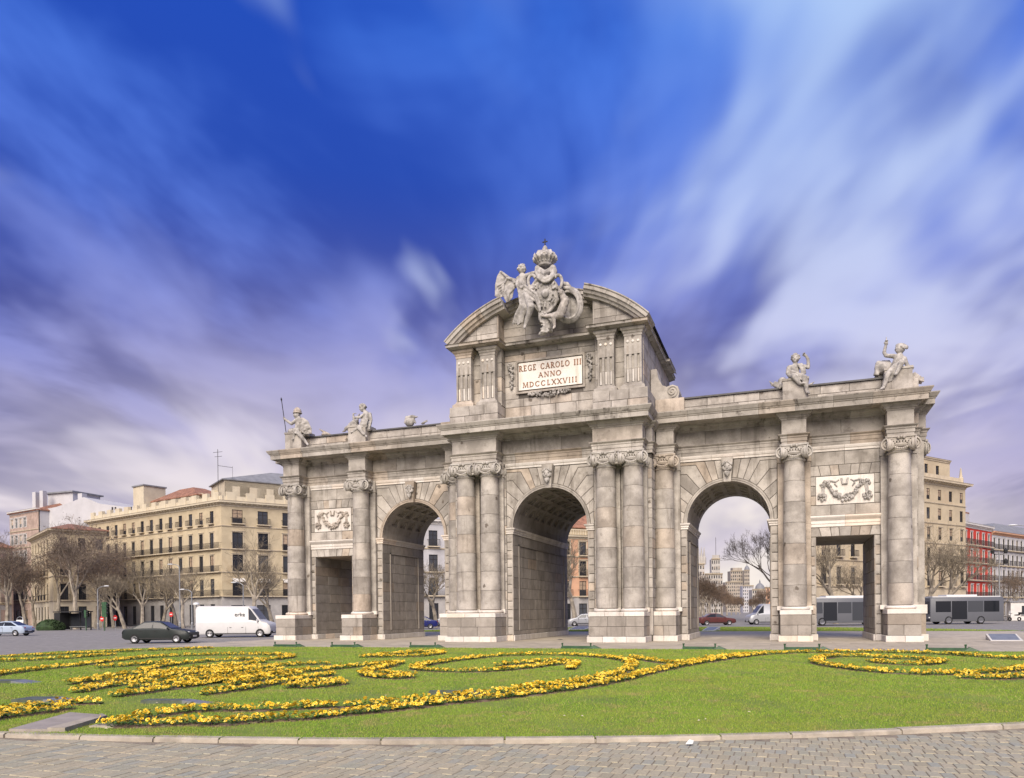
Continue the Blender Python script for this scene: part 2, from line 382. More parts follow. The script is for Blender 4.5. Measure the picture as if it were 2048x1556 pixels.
def vault(name, cx, y0, y1, r, nA, nY, parent):
    b = MB(); ya, yb = y0+.75, y1-.75
    def P(t, y, rr): return (cx+rr*cos(t), y, SPR+rr*sin(t))
    K = 24
    for (q0, q1) in ((y0, ya), (yb, y1)):
        for k in range(K): b.add([P(PI*k/K, q0, r), P(PI*(k+1)/K, q0, r), P(PI*(k+1)/K, q1, r), P(PI*k/K, q1, r)], [(0, 1, 2, 3)])
    for i in range(nA):
        for j in range(nY):
            t0, t1 = PI*i/nA, PI*(i+1)/nA; a0, a1 = ya+(yb-ya)*j/nY, ya+(yb-ya)*(j+1)/nY
            if i in (0, nA-1):
                for q in range(2): ta, tb_ = t0+(t1-t0)*q/2, t0+(t1-t0)*(q+1)/2; b.add([P(ta, a0, r), P(tb_, a0, r), P(tb_, a1, r), P(ta, a1, r)], [(0, 1, 2, 3)])
                continue
            rings = []
            for (ins, rr) in ((0, r), (.16, r), (.16, r+.07), (.26, r+.07), (.26, r+.13)):
                dt = ins*(t1-t0); dy = ins*(a1-a0)
                rings.append([P(t0+dt, a0+dy, rr), P((t0+t1)/2, a0+dy, rr), P(t1-dt, a0+dy, rr), P(t1-dt, a1-dy, rr), P((t0+t1)/2, a1-dy, rr), P(t0+dt, a1-dy, rr)])
            vs = [p for R_ in rings for p in R_]
            fs = [(q*6+k, q*6+(k+1)%6, q*6+6+(k+1)%6, q*6+6+k) for q in range(4) for k in range(6)]+[tuple(24+k for k in range(6))]
            b.add(vs, fs)
    return put(name, b.mesh(name, fix=False), 'granite_dark', parent)
def jamb(x, nx, y0, y1, ztop, parent, panel=True):
    # passage wall at X=x, facing nx (+1/-1)
    o = (x, 0, 0); u = (0, 1); n = (nx, 0)
    courses('jamb_block', o, u, n, y0, y1, [.36]+lin(.62, ztop, max(4, round((ztop-.62)/.66))), 1.45, parent, 'granite_dark', out=0, gap=.008, ch=.012)
    for a, b in split(y0, y1, 1.1): stoneobj('base_stone', rect(a, b, 0, .36), o, u, n, parent, 'limestone', out=.07, dep=.12)
    if panel:
        ya, yb, zb, zt = y0+1.0, y1-.9, .62, ztop-.55; fr = MB()
        for (p, q, r_, s_) in ((ya, ya+.09, zb, zt), (yb-.09, yb, zb, zt), (ya, yb, zt-.09, zt)):
            x0, x1 = sorted((x-nx*.02, x+nx*.055)); fr.box(x0, x1, p, q, r_, s_)
        put('panel_frame', fr, 'granite_dark', parent)
# ---- ionic column, built once
def capital_mesh():
    b = MB(); r = .53
    b.lathe([(r, -.02), (r+.05, .0), (r+.07, .05), (r+.03, .09), (r, .10), (r, .26), (r+.10, .30), (r+.15, .40), (r+.10, .48)], n=20, cap=False)
    ab = []
    for q in range(4):                                         # concave abacus
        a = PI/4+q*PI/2
        for t, k in ((-.10, 1.0), (.10, 1.0)): ab.append((.95*cos(a+t*.7), .95*sin(a+t*.7)))
        for t in (.3, .5, .7):
            aa = a+t*PI/2; rr = .70-.03*(1-abs(t-.5)*4); ab.append((rr*cos(aa), rr*sin(aa)))
    for z0, z1, k in ((.66, .76, .96), (.76, .86, 1.04)):
        n = len(ab); b.add([(x*k, y*k, z0) for x, y in ab]+[(x*k, y*k, z1) for x, y in ab], [tuple(range(n))[::-1], tuple(range(n, 2*n))]+[(i, (i+1)%n, n+(i+1)%n, n+i) for i in range(n)])
    for q in range(4):
        F = Matrix.Rotation(q*PI/2, 4, 'Z'); p = MB()
        for s in (-1, 1):
            V = MB(); tw = s*math.radians(14)
            V.lathe([(.0, -.10), (.30, -.10), (.30, .02), (.27, .03), (.0, .03)], n=16, cap=False)
            sp = []
            for k in range(34):
                t = k/33; rr = .30*(1-t)+.03; a = PI/2-s*t*2*PI*2.15; sp.append((rr*cos(a), rr*sin(a), .07))
            V.tube(sp, [.050*(1-.5*k/33) for k in range(34)], 6); V.ball((0, 0, .07), .05, 6, 4)
            m = Matrix.Translation((s*.62, -.64, .38)) @ Matrix.Rotation(tw, 4, 'Z') @ Matrix.Rotation(PI/2, 4, 'X')
            V.xf(m); p.add(V.v, V.f)
        for k in range(9):                                      # swag and egg band
            t = k/8*2-1; p.ball((t*.36, -.66-.05*(1-t*t), .30-.14*(1-t*t)), .065, 6, 4)
        for k in range(5): p.ball((-.28+.14*k, -.60, .54), .065, 6, 4, (1, 1, 1.5))
        p.box(-.42, .42, -.64, -.5, .58, .66)
        for k in range(3): p.ball((-.13+.13*k, -.70, .74+.04*(k == 1)), .09, 6, 4)
        p.xf(F); b.add(p.v, p.f)
    return b.mesh('capital', True)
CAPM = capital_mesh(); CAPM.materials.append(M['capital_stone'])
ZD = lin(1.92, 9.92, 7)
def rcol(z): t = (z-1.92)/8.0; return .615-.085*t**1.6
DRUMS = []
for k in range(7):
    b = MB(); z0, z1 = ZD[k]+.006, ZD[k+1]-.006; h = z1-z0; zs = [0, .012, h/2, h-.012, h]
    b.lathe([(rcol(z0+z)-(.012 if i in (0, 4) else 0), z) for i, z in enumerate(zs)], n=28); m = b.mesh('drum', True); m.materials.append(M['granite']); DRUMS.append((z0, m))
bb = MB(); bb.lathe([(.62, 1.88), (.70, 1.885), (.76, 1.82), (.77, 1.78), (.74, 1.73), (.70, 1.70)], n=28); bb.lathe([(.56, 1.9), (.52, 9.95)], n=16, cap=False)
COLM = bb.mesh('column', True); COLM.materials.append(M['limestone'])
def column(x, y, parent=GATE):
    c = put('column', COLM, None, parent, (x, y, 0))
    for z, m in DRUMS: put('drum', m, None, c, (x, y, z))
    put('capital', CAPM, None, c, (x, y, 9.90))
    return c
def pedestal(x0, x1, y0, y1, name='pedestal'):
    # white foot course, two grey courses, white cap plinth; visible faces front, left, right
    core = MB().box(x0+.06, x1-.06, y0+.06, y1, .0, 1.69); p = put(name, core, 'mortar', GATE)
    for zs, nm, mt, ex, av in (((0, .34), 'plinth_stone', 'limestone', .10, .95), ((.34, .89), 'plinth_block', 'granite_dark', 0, 1.0), ((.89, 1.45), 'plinth_block', 'granite_dark', 0, 1.1), ((1.45, 1.70), 'plinth_stone', 'limestone', .02, 1.2)):
        for (o, u, n, a, b) in (((0, y0, 0), (1, 0), (0, -1), x0, x1), ((x0, 0, 0), (0, 1), (-1, 0), y0, y1), ((x1, 0, 0), (0, 1), (1, 0), y0, y1)):
            e = ex-.002 if n[0] else ex
            lo, hi = (a-ex, b+ex) if n[1] else (a-ex+.004, b)
            for q0, q1 in split(lo, hi, av): stoneobj(nm, rect(q0, q1, *zs), o, u, n, p, mt, out=e, dep=.09+e, gap=.007, ch=.014)
    put('pedestal_top', MB().box(x0+.02, x1-.02, y0+.02, y1, 1.60, 1.705), 'limestone', p)
    return p
def pilaster(x, y0, yf, hw, parent):
    b = MB()
    for k in range(7): b.box(x-hw, x+hw, yf, y0, ZD[k]+.005, ZD[k+1]-.005)
    b.box(x-hw+.01, x+hw-.01, yf+.012, y0, 1.9, 9.95); b.box(x-hw-.04, x+hw+.04, yf-.04, y0, 9.93, 10.02)
    b.box(x-hw-.02, x+hw+.02, yf-.02, y0, 10.02, 10.70)
    p = put('pilaster', b, 'granite', parent)
    c = MB().box(x-hw-.08, x+hw+.08, yf-.10, y0, 1.70, 1.93); put('pilaster_base', c, 'limestone', p)
ENT = [(-.03, 10.72), (.0, 10.72), (.0, 10.91), (.035, 10.92), (.035, 11.11), (.07, 11.12), (.07, 11.20), (.17, 11.27), (.19, 11.31), (-.03, 11.33)]
BED = [(-.03, 12.10), (.03, 12.10), (.05, 12.18), (.12, 12.20), (.15, 12.29), (.27, 12.38), (.30, 12.46), (-.03, 12.46)]
CORO = [(-1.0, 12.465), (.42, 12.465), (.42, 12.42), (.50, 12.42), (.50, 12.68), (.54, 12.70), (.56, 12.76), (.60, 12.78), (.66, 12.88), (.71, 12.96), (.71, 13.01), (-1.0, 13.05)]
def entablature(path, stepA, parent):
    mould('architrave', path, ENT, stepA, parent); mould('bed_moulding', path, BED, stepA, parent, 'granite_cornice')
    b = sweep(MB(), path, [(-.04, 11.3), (-.04, 12.12)]); put('frieze_backing', b, 'mortar', parent)
    for (x0, y0), (x1, y1) in zip(path[:-1], path[1:]):
        d = Vector((x1-x0, y1-y0)); L = d.length; d.normalize(); n = (d.y, -d.x)
        for a, q in split(0, L, 2.0): stoneobj('frieze_block', rect(a, q, 11.31, 12.11), (x0, y0, 0), tuple(d), n, parent, out=0, dep=.06, gap=.008, ch=.012)
# garland relief panel
def garland(x0, x1, z0, z1, y, parent):
    pn = MB().box(x0, x1, y-.05, y+.06, z0, z1); fr = put('relief_panel', pn, 'limestone', parent)
    b = MB(); w = x1-x0; cx = (x0+x1)/2; zt = z1-.34; r = random.Random(5)
    for k in range(30):                                       # swag
        t = k/29*2-1; th = .09+.09*(1-t*t)
        for q in range(4): b.ball((cx+t*w*.30+r.uniform(-.03, .03), y-.10-r.uniform(0, .06), zt-.86*(1-t*t)+r.uniform(-th, th)-.02), r.uniform(.055, .085), 6, 4)
    for s in (-1, 1):
        for q in range(26):                                   # hanging bunches
            a, k = r.uniform(0, 6.28), math.sqrt(r.random()); b.ball((cx+s*w*.385+.22*k*cos(a), y-.10-r.uniform(0, .07), zt-.78+.24*k*sin(a)), r.uniform(.05, .08), 6, 4)
        for q in range(16): b.ball((cx+s*w*(.33+r.uniform(-.07, .10)), y-.09, zt-.08+r.uniform(-.18, .16)), r.uniform(.05, .09), 6, 4)
        for q in (-1, 0, 1): b.tube([(cx+s*w*.36+q*.07, y-.07, zt-.1), (cx+s*w*.385+q*.05, y-.08, zt-.6)], .035, 5)
        b.tube([(cx+s*w*.34, y-.07, zt+.0), (cx+s*w*.24, y-.09, zt+.10), (cx+s*w*.16, y-.08, zt+.02), (cx+s*w*.10, y-.08, zt+.12)], [.05, .06, .05, .03], 6)
        b.tube([(cx+s*w*.17, y-.07, zt-.08), (cx+s*w*.13, y-.09, zt-.25)], [.06, .03], 6)
    b.tube([(cx-.16, y-.06, zt+.2), (cx-.10, y-.10, zt-.12), (cx+.10, y-.10, zt-.12), (cx+.16, y-.06, zt+.2)], .06, 6)
    put('garland', b.mesh('garland', True), 'sculpture', fr)
# ---- wings
for s in (1, -1):
    core = MB(); Y0, Y1 = .03, D-.03; X = lambda a: s*a
    def bx(a, b, c, d, e, f): core.box(min(s*a, s*b), max(s*a, s*b), c, d, e, f)
    bx(6.0, 7.78, Y0, Y1, 0, 10.72); bx(12.43, 14.77, Y0, Y1, 0, 10.72); bx(17.75, 19.82, Y0, Y1, 0, 10.72); bx(14.77, 17.75, Y0, Y1, 5.77, 10.72)
    arch_core(core, s*10.105, R_A+.02, s*7.78, s*12.43, 10.72, Y0, Y1)
    bx(6.0, 19.82, Y0, Y1, 10.70, 13.03)
    wall = put('wing_wall', core, 'mortar', GATE)
    o, u, n = (0, 0, 0), (s, 0), (0, -1)
    for a, b in ((7.42, 7.81), (12.40, 12.83), (14.52, 14.80), (17.72, 18.05)):
        zt = 6.5 if a < 13 else 5.74
        for z0, z1 in zip(lin(.36, zt, 12 if a < 13 else 10)[:-1], lin(.36, zt, 12 if a < 13 else 10)[1:]): stoneobj('quoin', rect(a, b, z0, z1), o, u, n, wall, out=.0, dep=.12, gap=.018, ch=.03)
        stoneobj('base_stone', rect(a, b, 0, .36), o, u, n, wall, 'limestone', out=.08, dep=.15)
    voussoirs(10.105, 2.70, o, u, n, wall); keystone(s*10.105, 0.0, wall)
    IMP = [(0, 6.48), (.05, 6.50), (.05, 6.60), (.09, 6.62), (.09, 6.70), (.16, 6.76), (.18, 6.84), (0, 6.87)]
    for pth in ([(7.40, 0), (7.81, 0), (7.81, D)], [(12.40, D), (12.40, 0), (12.85, 0)]):
        for q in cut_path(mir(pth, s), 2.4): put('impost', sweep(MB(), q, IMP), 'limestone', wall)
    jamb(s*7.81, s, 0, D, 6.48, wall); jamb(s*12.40, -s, 0, D, 6.48, wall)
    jamb(s*14.80, s, 0, D, 5.74, wall, False); jamb(s*17.72, -s, 0, D, 5.74, wall, False)
    vault('coffered_vault', s*10.105, .0, D, R_A, 9, 4, wall)
    put('door_soffit', MB().box(min(s*14.8, s*17.72), max(s*14.8, s*17.72), .06, D, 5.74, 5.80), 'granite_dark', wall)
    # square bay above the door
    a, b = 14.52, 18.05; mid = (a+b)/2
    xs = [a, a+.55, a+1.08, mid-.27, mid+.27, b-1.08, b-.55, b]; sl_ = [-.16, -.13, -.08, -.05, .05, .08, .13, .16]
    for zl, zh in ((5.74, 6.27), (9.08, 9.66)):
        for k in range(7):
            p0 = 0 if k == 0 else sl_[k]; p1 = 0 if k == 6 else sl_[k+1]
            stoneobj('voussoir', [(xs[k], zl), (xs[k+1], zl), (xs[k+1]+(p1 if k < 6 else 0), zh), (xs[k]+(p0 if k else 0), zh)], o, u, n, wall, out=.03 if k == 3 else 0, gap=.012)
    STR = [(0, 6.26), (.05, 6.28), (.05, 6.44), (.08, 6.45), (.08, 6.60), (.13, 6.66), (.20, 6.74), (.24, 6.80), (.24, 6.87), (0, 6.91)]
    mould('string_course', mir([(14.5, 0), (18.06, 0)], s), STR, 1.8, wall, 'limestone')
    courses('ashlar_block', o, u, n, a, b, [6.90, 7.47], 1.3, wall); courses('ashlar_block', o, u, n, a, b, [9.66, 10.42], 1.5, wall)
    for (p, q) in ((a, 14.82), (17.74, b)): courses('quoin', o, u, n, p, q, lin(7.47, 9.08, 3), 1, wall, gap=.016, ch=.025)
    garland(min(s*14.82, s*17.74), max(s*14.82, s*17.74), 7.50, 9.05, .04, wall)
    FIL = [(0, 10.42), (.05, 10.42), (.05, 10.54), (.09, 10.56), (.12, 10.66), (.12, 10.72), (0, 10.73)]
    mould('necking', mir([(7.40, 0), (12.85, 0)], s), FIL, 1.9, wall, 'limestone'); mould('necking', mir([(14.5, 0), (18.06, 0)], s), FIL, 1.9, wall, 'limestone')
    # end elevation
    oo, uu, nn = (s*19.85, 0, 0), (0, 1), (s, 0)
    courses('ashlar_block', oo, uu, nn, 0, D, [.36]+lin(.9, 10.42, 16), 1.7, wall)
    for y in (1.15, 5.05):
        pb = MB().box(min(s*19.8, s*20.2), max(s*19.8, s*20.2), y-.75, y+.75, 1.92, 10.72); ep = put('end_pilaster', pb, 'granite', GATE)
        put('capital', CAPM, None, ep, (s*19.98, y, 9.90), s*PI/2, (1.0, .6, 1)); put('pilaster_base', MB().box(min(s*19.8, s*20.3), max(s*19.8, s*20.3), y-.85, y+.85, 1.45, 1.93), 'limestone', ep)
        put('pilaster_foot', MB().box(min(s*19.8, s*20.24), max(s*19.8, s*20.24), y-.80, y+.80, .34, 1.45), 'granite_dark', ep); put('foot_course', MB().box(min(s*19.8, s*20.34), max(s*19.8, s*20.34), y-.90, y+.90, 0, .345), 'limestone', ep)
    for x in (eX, cX, wX):
        column(s*x, -.565); pilaster(s*x, 0.0, -.20, .86, wall); pedestal(s*x-.78, s*x+.78, -1.9 if x > 7 else -1.82, .05)
    yb, yr = -.10, -1.08; h = .64
    path = [(6.2, yr), (wX+h, yr), (wX+h, yb), (cX-h, yb), (cX-h, yr), (cX+h, yr), (cX+h, yb), (eX-h, yb), (eX-h, yr), (eX+h, yr), (eX+h, yb), (19.9, yb), (19.9, .35), (20.3, .35), (20.3, 1.95), (19.9, 1.95), (19.9, 4.25), (20.3, 4.25), (20.3, 5.85), (19.9, 5.85), (19.9, D+.1)]
    entablature(mir(path, s), 2.2, wall)
    mould('cornice_stone', mir([(6.2, -1.18), (19.62, -1.18), (19.62, .0), (20.1, .0), (20.1, 2.3), (19.62, 2.3), (19.62, D+.9)], s), CORO, 1.9, wall, 'granite_cornice')
    put('cornice_slab', MB().box(min(s*6, s*19.6), max(s*6, s*19.6), -1.3, D+1.2, 12.5, 13.04), 'granite_cornice', wall)
    # parapet and statue pedestals
    par = put('parapet', MB().box(min(s*6.1, s*19.3), max(s*6.1, s*19.3), -.22, .2, 13.0, 14.0), 'mortar', GATE)
    courses('parapet_block', (0, -.25, 0), u, n, 6.1, 19.3, [13.04, 13.55, 14.02], 1.5, par, out=0, dep=.1)
    put('coping', MB().box(min(s*6.1, s*19.35), max(s*6.1, s*19.35), -.36, .3, 14.02, 14.11), 'lead', par)
    for x in (cX+.1, eX-.05):
        pd = MB().box(s*x-.66, s*x+.66, -.85, .45, 13.04, 14.32); pp = put('statue_pedestal', pd, 'granite', par)
        put('pedestal_cap', MB().box(s*x-.70, s*x+.70, -.89, .5, 14.30, 14.42), 'granite', pp)
# ---- central block
core = MB(); Y0, Y1 = YC+.03, DC-.03
for s in (1, -1): core.box(min(s*2.35, s*6.07), max(s*2.35, s*6.07), Y0, Y1, 0, 10.72)
arch_core(core, 0, R_A+.02, -2.35, 2.35, 10.72, Y0, Y1); core.box(-6.07, 6.07, Y0, Y1, 10.7, 13.03)
CW = put('central_wall', core, 'mortar', GATE)
o, u, n = (0, YC, 0), (1, 0), (0, -1)
voussoirs(0, 2.72, o, u, n, CW); keystone(0, YC, CW)
for s in (1, -1):
    uu = (s, 0)
    for z0, z1 in zip(lin(.36, 6.5, 12)[:-1], lin(.36, 6.5, 12)[1:]): stoneobj('quoin', rect(2.32, 2.72, z0, z1), o, uu, n, CW, out=0, dep=.12, gap=.018, ch=.03)
    stoneobj('base_stone', rect(2.32, 2.72, 0, .36), o, uu, n, CW, 'limestone', out=.08, dep=.15)
    courses('ashlar_block', o, uu, n, 2.72, 6.1, [.36]+lin(1.92, 10.42, 15), 1.1, CW)
    for q in cut_path(mir([(2.32, DC), (2.32, YC), (2.74, YC)], s) if s < 0 else [(2.32, DC), (2.32, YC), (2.74, YC)], 2.4): put('impost', sweep(MB(), q, IMP), 'limestone', CW)
    jamb(s*2.32, -s, YC, DC, 6.48, CW)
    courses('ashlar_block', (s*6.1, 0, 0), (0, 1), (s, 0), YC, 0, [.36]+lin(1.92, 10.42, 15), 1.0, CW)
    for x in (aX, bX): column(s*x, YC-.565); pilaster(s*x, YC, YC-.20, .74, CW)
    pedestal(min(s*2.80, s*5.90), max(s*2.80, s*5.90), YC-1.87, YC+.05)
vault('coffered_vault', 0, YC, DC, R_A, 9, 8, CW)
mould('necking', [(-2.75, YC), (2.75, YC)], FIL, 1.9, CW, 'limestone')
yb, yr = YC-.10, YC-1.12
entablature([(-6.15, 0), (-6.15, yb), (-5.78, yb), (-5.78, yr), (-2.93, yr), (-2.93, yb), (2.93, yb), (2.93, yr), (5.78, yr), (5.78, yb), (6.15, yb), (6.15, 0)], 2.0, CW)
mould('cornice_stone', [(-5.72, -.9), (-5.72, -3.28), (5.72, -3.28), (5.72, -.9)], CORO, 1.9, CW, 'granite_cornice')
put('cornice_slab', MB().box(-5.8, 5.8, -3.3, DC+1, 12.5, 13.045), 'granite_cornice', CW)
# ---- attic
AT = put('attic_wall', MB().box(-5.70, 5.70, -1.52, 8.3, 13.0, 18.0).box(-5.95, -2.97, -2.7, 8.3, 13.0, 14.15).box(2.97, 5.95, -2.7, 8.3, 13.0, 14.15), 'mortar', GATE)
o = (0, -1.55, 0)
for s in (1, -1):
    uu = (s, 0)
    # pedestal zone with pilaster feet
    for zs, av in (((13.05, 13.68), 1.2), ((13.68, 14.28), 1.0)): courses('attic_block', (0, -2.85, 0), uu, (0, -1), 2.9, 6.05, zs, av, AT, dep=.5); courses('attic_block', (s*6.05, 0, 0), (0, 1), (s, 0), -2.85, 8.4, zs, 1.6, AT, dep=.3); courses('attic_block', (s*2.9, 0, 0), (0, 1), (-s, 0), -2.85, -1.55, zs, 1.2, AT, dep=.3)
    put('pedestal_top', MB().box(min(s*2.93, s*6.02), max(s*2.93, s*6.02), -2.8, 8.35, 14.1, 14.27), 'granite', AT)
    courses('attic_block', (0, -2.12, 0), uu, (0, -1), 2.9, 5.7, lin(14.3, 17.75, 4), .9, AT, dep=.5)
    courses('attic_block', (s*5.72, 0, 0), (0, 1), (s, 0), -2.12, 8.3, lin(14.3, 17.75, 4), 1.5, AT, dep=.3)
    courses('attic_block', (s*2.9, 0, 0), (0, 1), (-s, 0), -2.12, -1.55, lin(14.3, 17.75, 4), 1.2, AT, dep=.3)
    for x, hw in ((5.19, .49), (3.63, .47)):
        cx = s*x; yf = -2.6
        b = MB(); zz = [14.66, 15.45, 16.25, 17.30]
        fl = [-.30, 0, .30]; fw = .075
        xs_ = [-hw]+[v for f_ in fl for v in (f_-fw, f_+fw)]+[hw]
        for k in range(3):
            for q in range(len(xs_)-1):
                deep = q % 2 == 1
                b.box(cx+xs_[q], cx+xs_[q+1], yf+(.09 if deep and not (k == 2) else 0), -2.1, zz[k]+.006, zz[k+1]-.006)
        p = put('attic_pilaster', b, 'granite', AT)
        for f_ in fl:
            put('cabling', MB().lathe([(.055, 14.70), (.055, 15.42)], (cx+f_, yf+.06, 0), 8), 'limestone', p)
            g = MB(); g.lathe([(.0, -.02), (.085, -.02), (.085, .02), (.06, .05), (0, .06)], n=12, cap=False); g.xf(Matrix.Translation((cx+f_, yf, 16.98)) @ Matrix.Rotation(PI/2, 4, 'X')); put('rosette', g.mesh('rosette', True), 'limestone', p)
            put('flute', MB().box(cx+f_-fw, cx+f_+fw, yf-.001, yf+.05, 16.26, 16.265).box(cx+f_-.055, cx+f_+.055, yf-.006, yf+.05, 16.27, 16.74), 'granite_dark', p)
        foot = [(0, 14.66), (.03, 14.62), (.05, 14.55), (.16, 14.46), (.20, 14.42), (.20, 14.27)]
        put('pilaster_foot', sweep(MB(), [(cx-hw, -2.1), (cx-hw, yf), (cx+hw, yf), (cx+hw, -2.1)], foot[::-1]), 'granite', p)
        capp = [(0, 17.28), (.03, 17.29), (.03, 17.42), (.07, 17.45), (.09, 17.55), (.17, 17.60), (.20, 17.68), (.20, 17.75), (0, 17.76)]
        put('pilaster_cap', sweep(MB(), [(cx-hw, -2.1), (cx-hw, yf), (cx+hw, yf), (cx+hw, -2.1)], capp).box(cx-hw, cx+hw, yf, -2.1, 17.29, 17.76), 'granite', p)
    # flower drop beside the plaque
    g = MB(); r = random.Random(3); gx = s*2.46
    for k in range(34):
        t = k/33; g.ball((gx+r.uniform(-1, 1)*.20*(1-t*.75), -1.62-r.uniform(0, .07), 16.9-1.5*t), r.uniform(.05, .09), 6, 4)
    g.lathe([(0, -.1), (.22, -.1), (.22, 0), (.12, .05), (0, .06)], (0, 0, 0), 12, cap=False); L = len(g.v)
    put('flower_drop', g.mesh('flower_drop', True).copy() if False else g.mesh('flower_drop', True), 'sculpture', AT)
courses('attic_block', o, (1, 0), (0, -1), -2.9, 2.9, [13.05, 13.6, 14.25, 14.75], 1.3, AT)
courses('attic_block', o, (1, 0), (0, -1), -2.9, 2.9, [17.05, 17.42, 17.78], 1.2, AT)
for a, b in ((-2.9, -2.02), (2.02, 2.9)): courses('attic_block', o, (1, 0), (0, -1), a, b, lin(14.75, 17.05, 3), 1.0, AT)
# frame, plaque and bronze letters
fr = MB()
for q in ((-2.16, 2.16, 16.92, 17.04), (-2.16, 2.16, 15.02, 15.14), (-2.16, -2.04, 15.14, 16.92), (2.04, 2.16, 15.14, 16.92)): fr.box(q[0], q[1], -1.66, -1.5, q[2], q[3])
put('plaque_frame', fr, 'granite', AT)
PLQ = put('plaque', MB().box(-1.98, 1.98, -1.63, -1.5, 15.22, 16.86), 'panel_white', GATE)
GL = {  # strokes: (x0,y0,x1,y1,width) and arcs ('a',cx,cy,rx,ry,a0,a1); serifs added at stroke ends
 'I': [(.5, .0, .5, 1, .17)], 'L': [(.30, 0, .30, 1, .17), (.30, .05, .82, .05, .10), (.80, 0, .80, .25, .09)],
 'E': [(.25, 0, .25, 1, .17), (.25, .95, .80, .95, .10), (.25, .52, .65, .52, .09), (.25, .05, .84, .05, .10), (.80, .80, .80, 1, .08), (.83, 0, .83, .22, .08)],
 'R': [(.22, 0, .22, 1, .17), ('a', .40, .74, .34, .25, -90, 90), (.22, .96, .42, .96, .09), (.22, .50, .42, .50, .09), (.48, .50, .92, .02, .16)],
 'G': [('a', .52, .5, .46, .48, 45, 318), (.82, .04, .82, .42, .15), (.62, .42, .95, .42, .08), (.84, .72, .84, .95, .07)],
 'C': [('a', .54, .5, .47, .48, 48, 312), (.86, .72, .86, .95, .07), (.86, .06, .86, .28, .07)],
 'A': [(.50, 1, .10, 0, .09), (.48, 1, .90, 0, .18), (.25, .35, .75, .35, .08)], 'O': [('a', .5, .5, .48, .48, 0, 360)],
 'N': [(.16, 0, .16, 1, .09), (.16, 1, .84, 0, .18), (.84, 0, .84, 1, .09)], 'M': [(.08, 0, .16, 1, .08), (.16, 1, .5, .05, .16), (.5, .05, .84, 1, .08), (.84, 1, .92, 0, .17)],
 'D': [(.20, 0, .20, 1, .17), ('a', .40, .5, .50, .46, -90, 90), (.2, .96, .42, .96, .09), (.2, .04, .42, .04, .09)],
 'X': [(.10, 1, .88, 0, .18), (.88, 1, .12, 0, .09)], 'V': [(.08, 1, .50, 0, .18), (.90, 1, .52, 0, .09)]}
SER = {'I': [(.5, 0), (.5, 1)], 'L': [(.3, 0), (.3, 1)], 'E': [(.2, 0), (.2, 1)], 'R': [(.22, 0), (.18, 1), (.92, 0)], 'A': [(.10, 0), (.90, 0)], 'N': [(.16, 0), (.12, 1), (.84, 1)], 'M': [(.08, 0), (.92, 0), (.12, 1), (.88, 1)], 'D': [(.2, 0), (.18, 1)], 'X': [(.1, 1), (.88, 1), (.12, 0), (.88, 0)], 'V': [(.08, 1), (.9, 1)]}
def glyph(ch, x, z, w, h, y, th=.035):
    b = MB(); A = h/w if False else 1
    def seg(x0, z0, x1, z1, wd):
        p = Vector((x0*w, z0*h)); q = Vector((x1*w, z1*h)); d = (q-p).normalized(); nn_ = Vector((-d.y, d.x))*wd*h*.5
        b.prism([(x+v.x, z+v.y) for v in (p+nn_, q+nn_, q-nn_, p-nn_)], y-th, y)
    for k_, s_ in enumerate(GL[ch]):
        if s_[0] == 'a':
            _, cx, cz, rx, rz, a0, a1 = s_; N = 18
            for k in range(N):
                t0, t1 = [math.radians(a0+(a1-a0)*(k+q)/N) for q in (0, 1)]; wd = lambda t: .07+.11*abs(cos(t))
                P = [((cx+(rx-sg*wd(t)/2)*cos(t))*w, (cz+(rz-sg*wd(t)*.5)*sin(t))*h) for t, sg in ((t0, -.6), (t1, -.6), (t1, 1.4), (t0, 1.4))]
                b.prism([(x+p, z+q) for p, q in P], y-th-.0004*k, y)
        else: seg(*s_)
    for sx, sz in SER.get(ch, ()):
        b.box(x+sx*w-.15*h, x+sx*w+.15*h, y-th-.002, y, z+(sz*h if sz == 0 else h-.07*h), z+(sz*h+.07*h if sz == 0 else h))
    return b
def line_text(txt, x0, x1, z, h, y, parent):
    wd = {'I': .42, ' ': .55, 'E': .80, 'L': .80, 'M': 1.12, 'N': 1.0, 'X': .92, 'V': .95, 'R': .92, 'D': 1.0}
    adv = [wd.get(c, 1.0) for c in txt]; gap = .24; tot = sum(adv)+gap*(len(txt)-1); k = (x1-x0)/tot; x = x0
    for c, a in zip(txt, adv):
        if c != ' ': put('letter', glyph(c, x, z, a*k, h, y), 'bronze', parent)
        x += (a+gap)*k
line_text('REGE CAROLO III', -1.95, 1.95, 16.36, .34, -1.63, PLQ)
line_text('ANNO', -.72, .70, 15.87, .30, -1.63, PLQ)
line_text('MDCCLXXVIII', -1.70, 1.68, 15.36, .31, -1.63, PLQ)
# laurel swag under the plaque
g = MB(); r = random.Random(9)
for k in range(90):
    t = r.uniform(-1, 1); g.ball((t*1.35, -1.66-r.uniform(0, .08), 14.86+.10*t*t-.02+r.uniform(-1, 1)*.15*(1-t*t*.75)), r.uniform(.05, .085), 6, 4)
put('laurel_swag', g.mesh('laurel_swag', True), 'sculpture', AT)
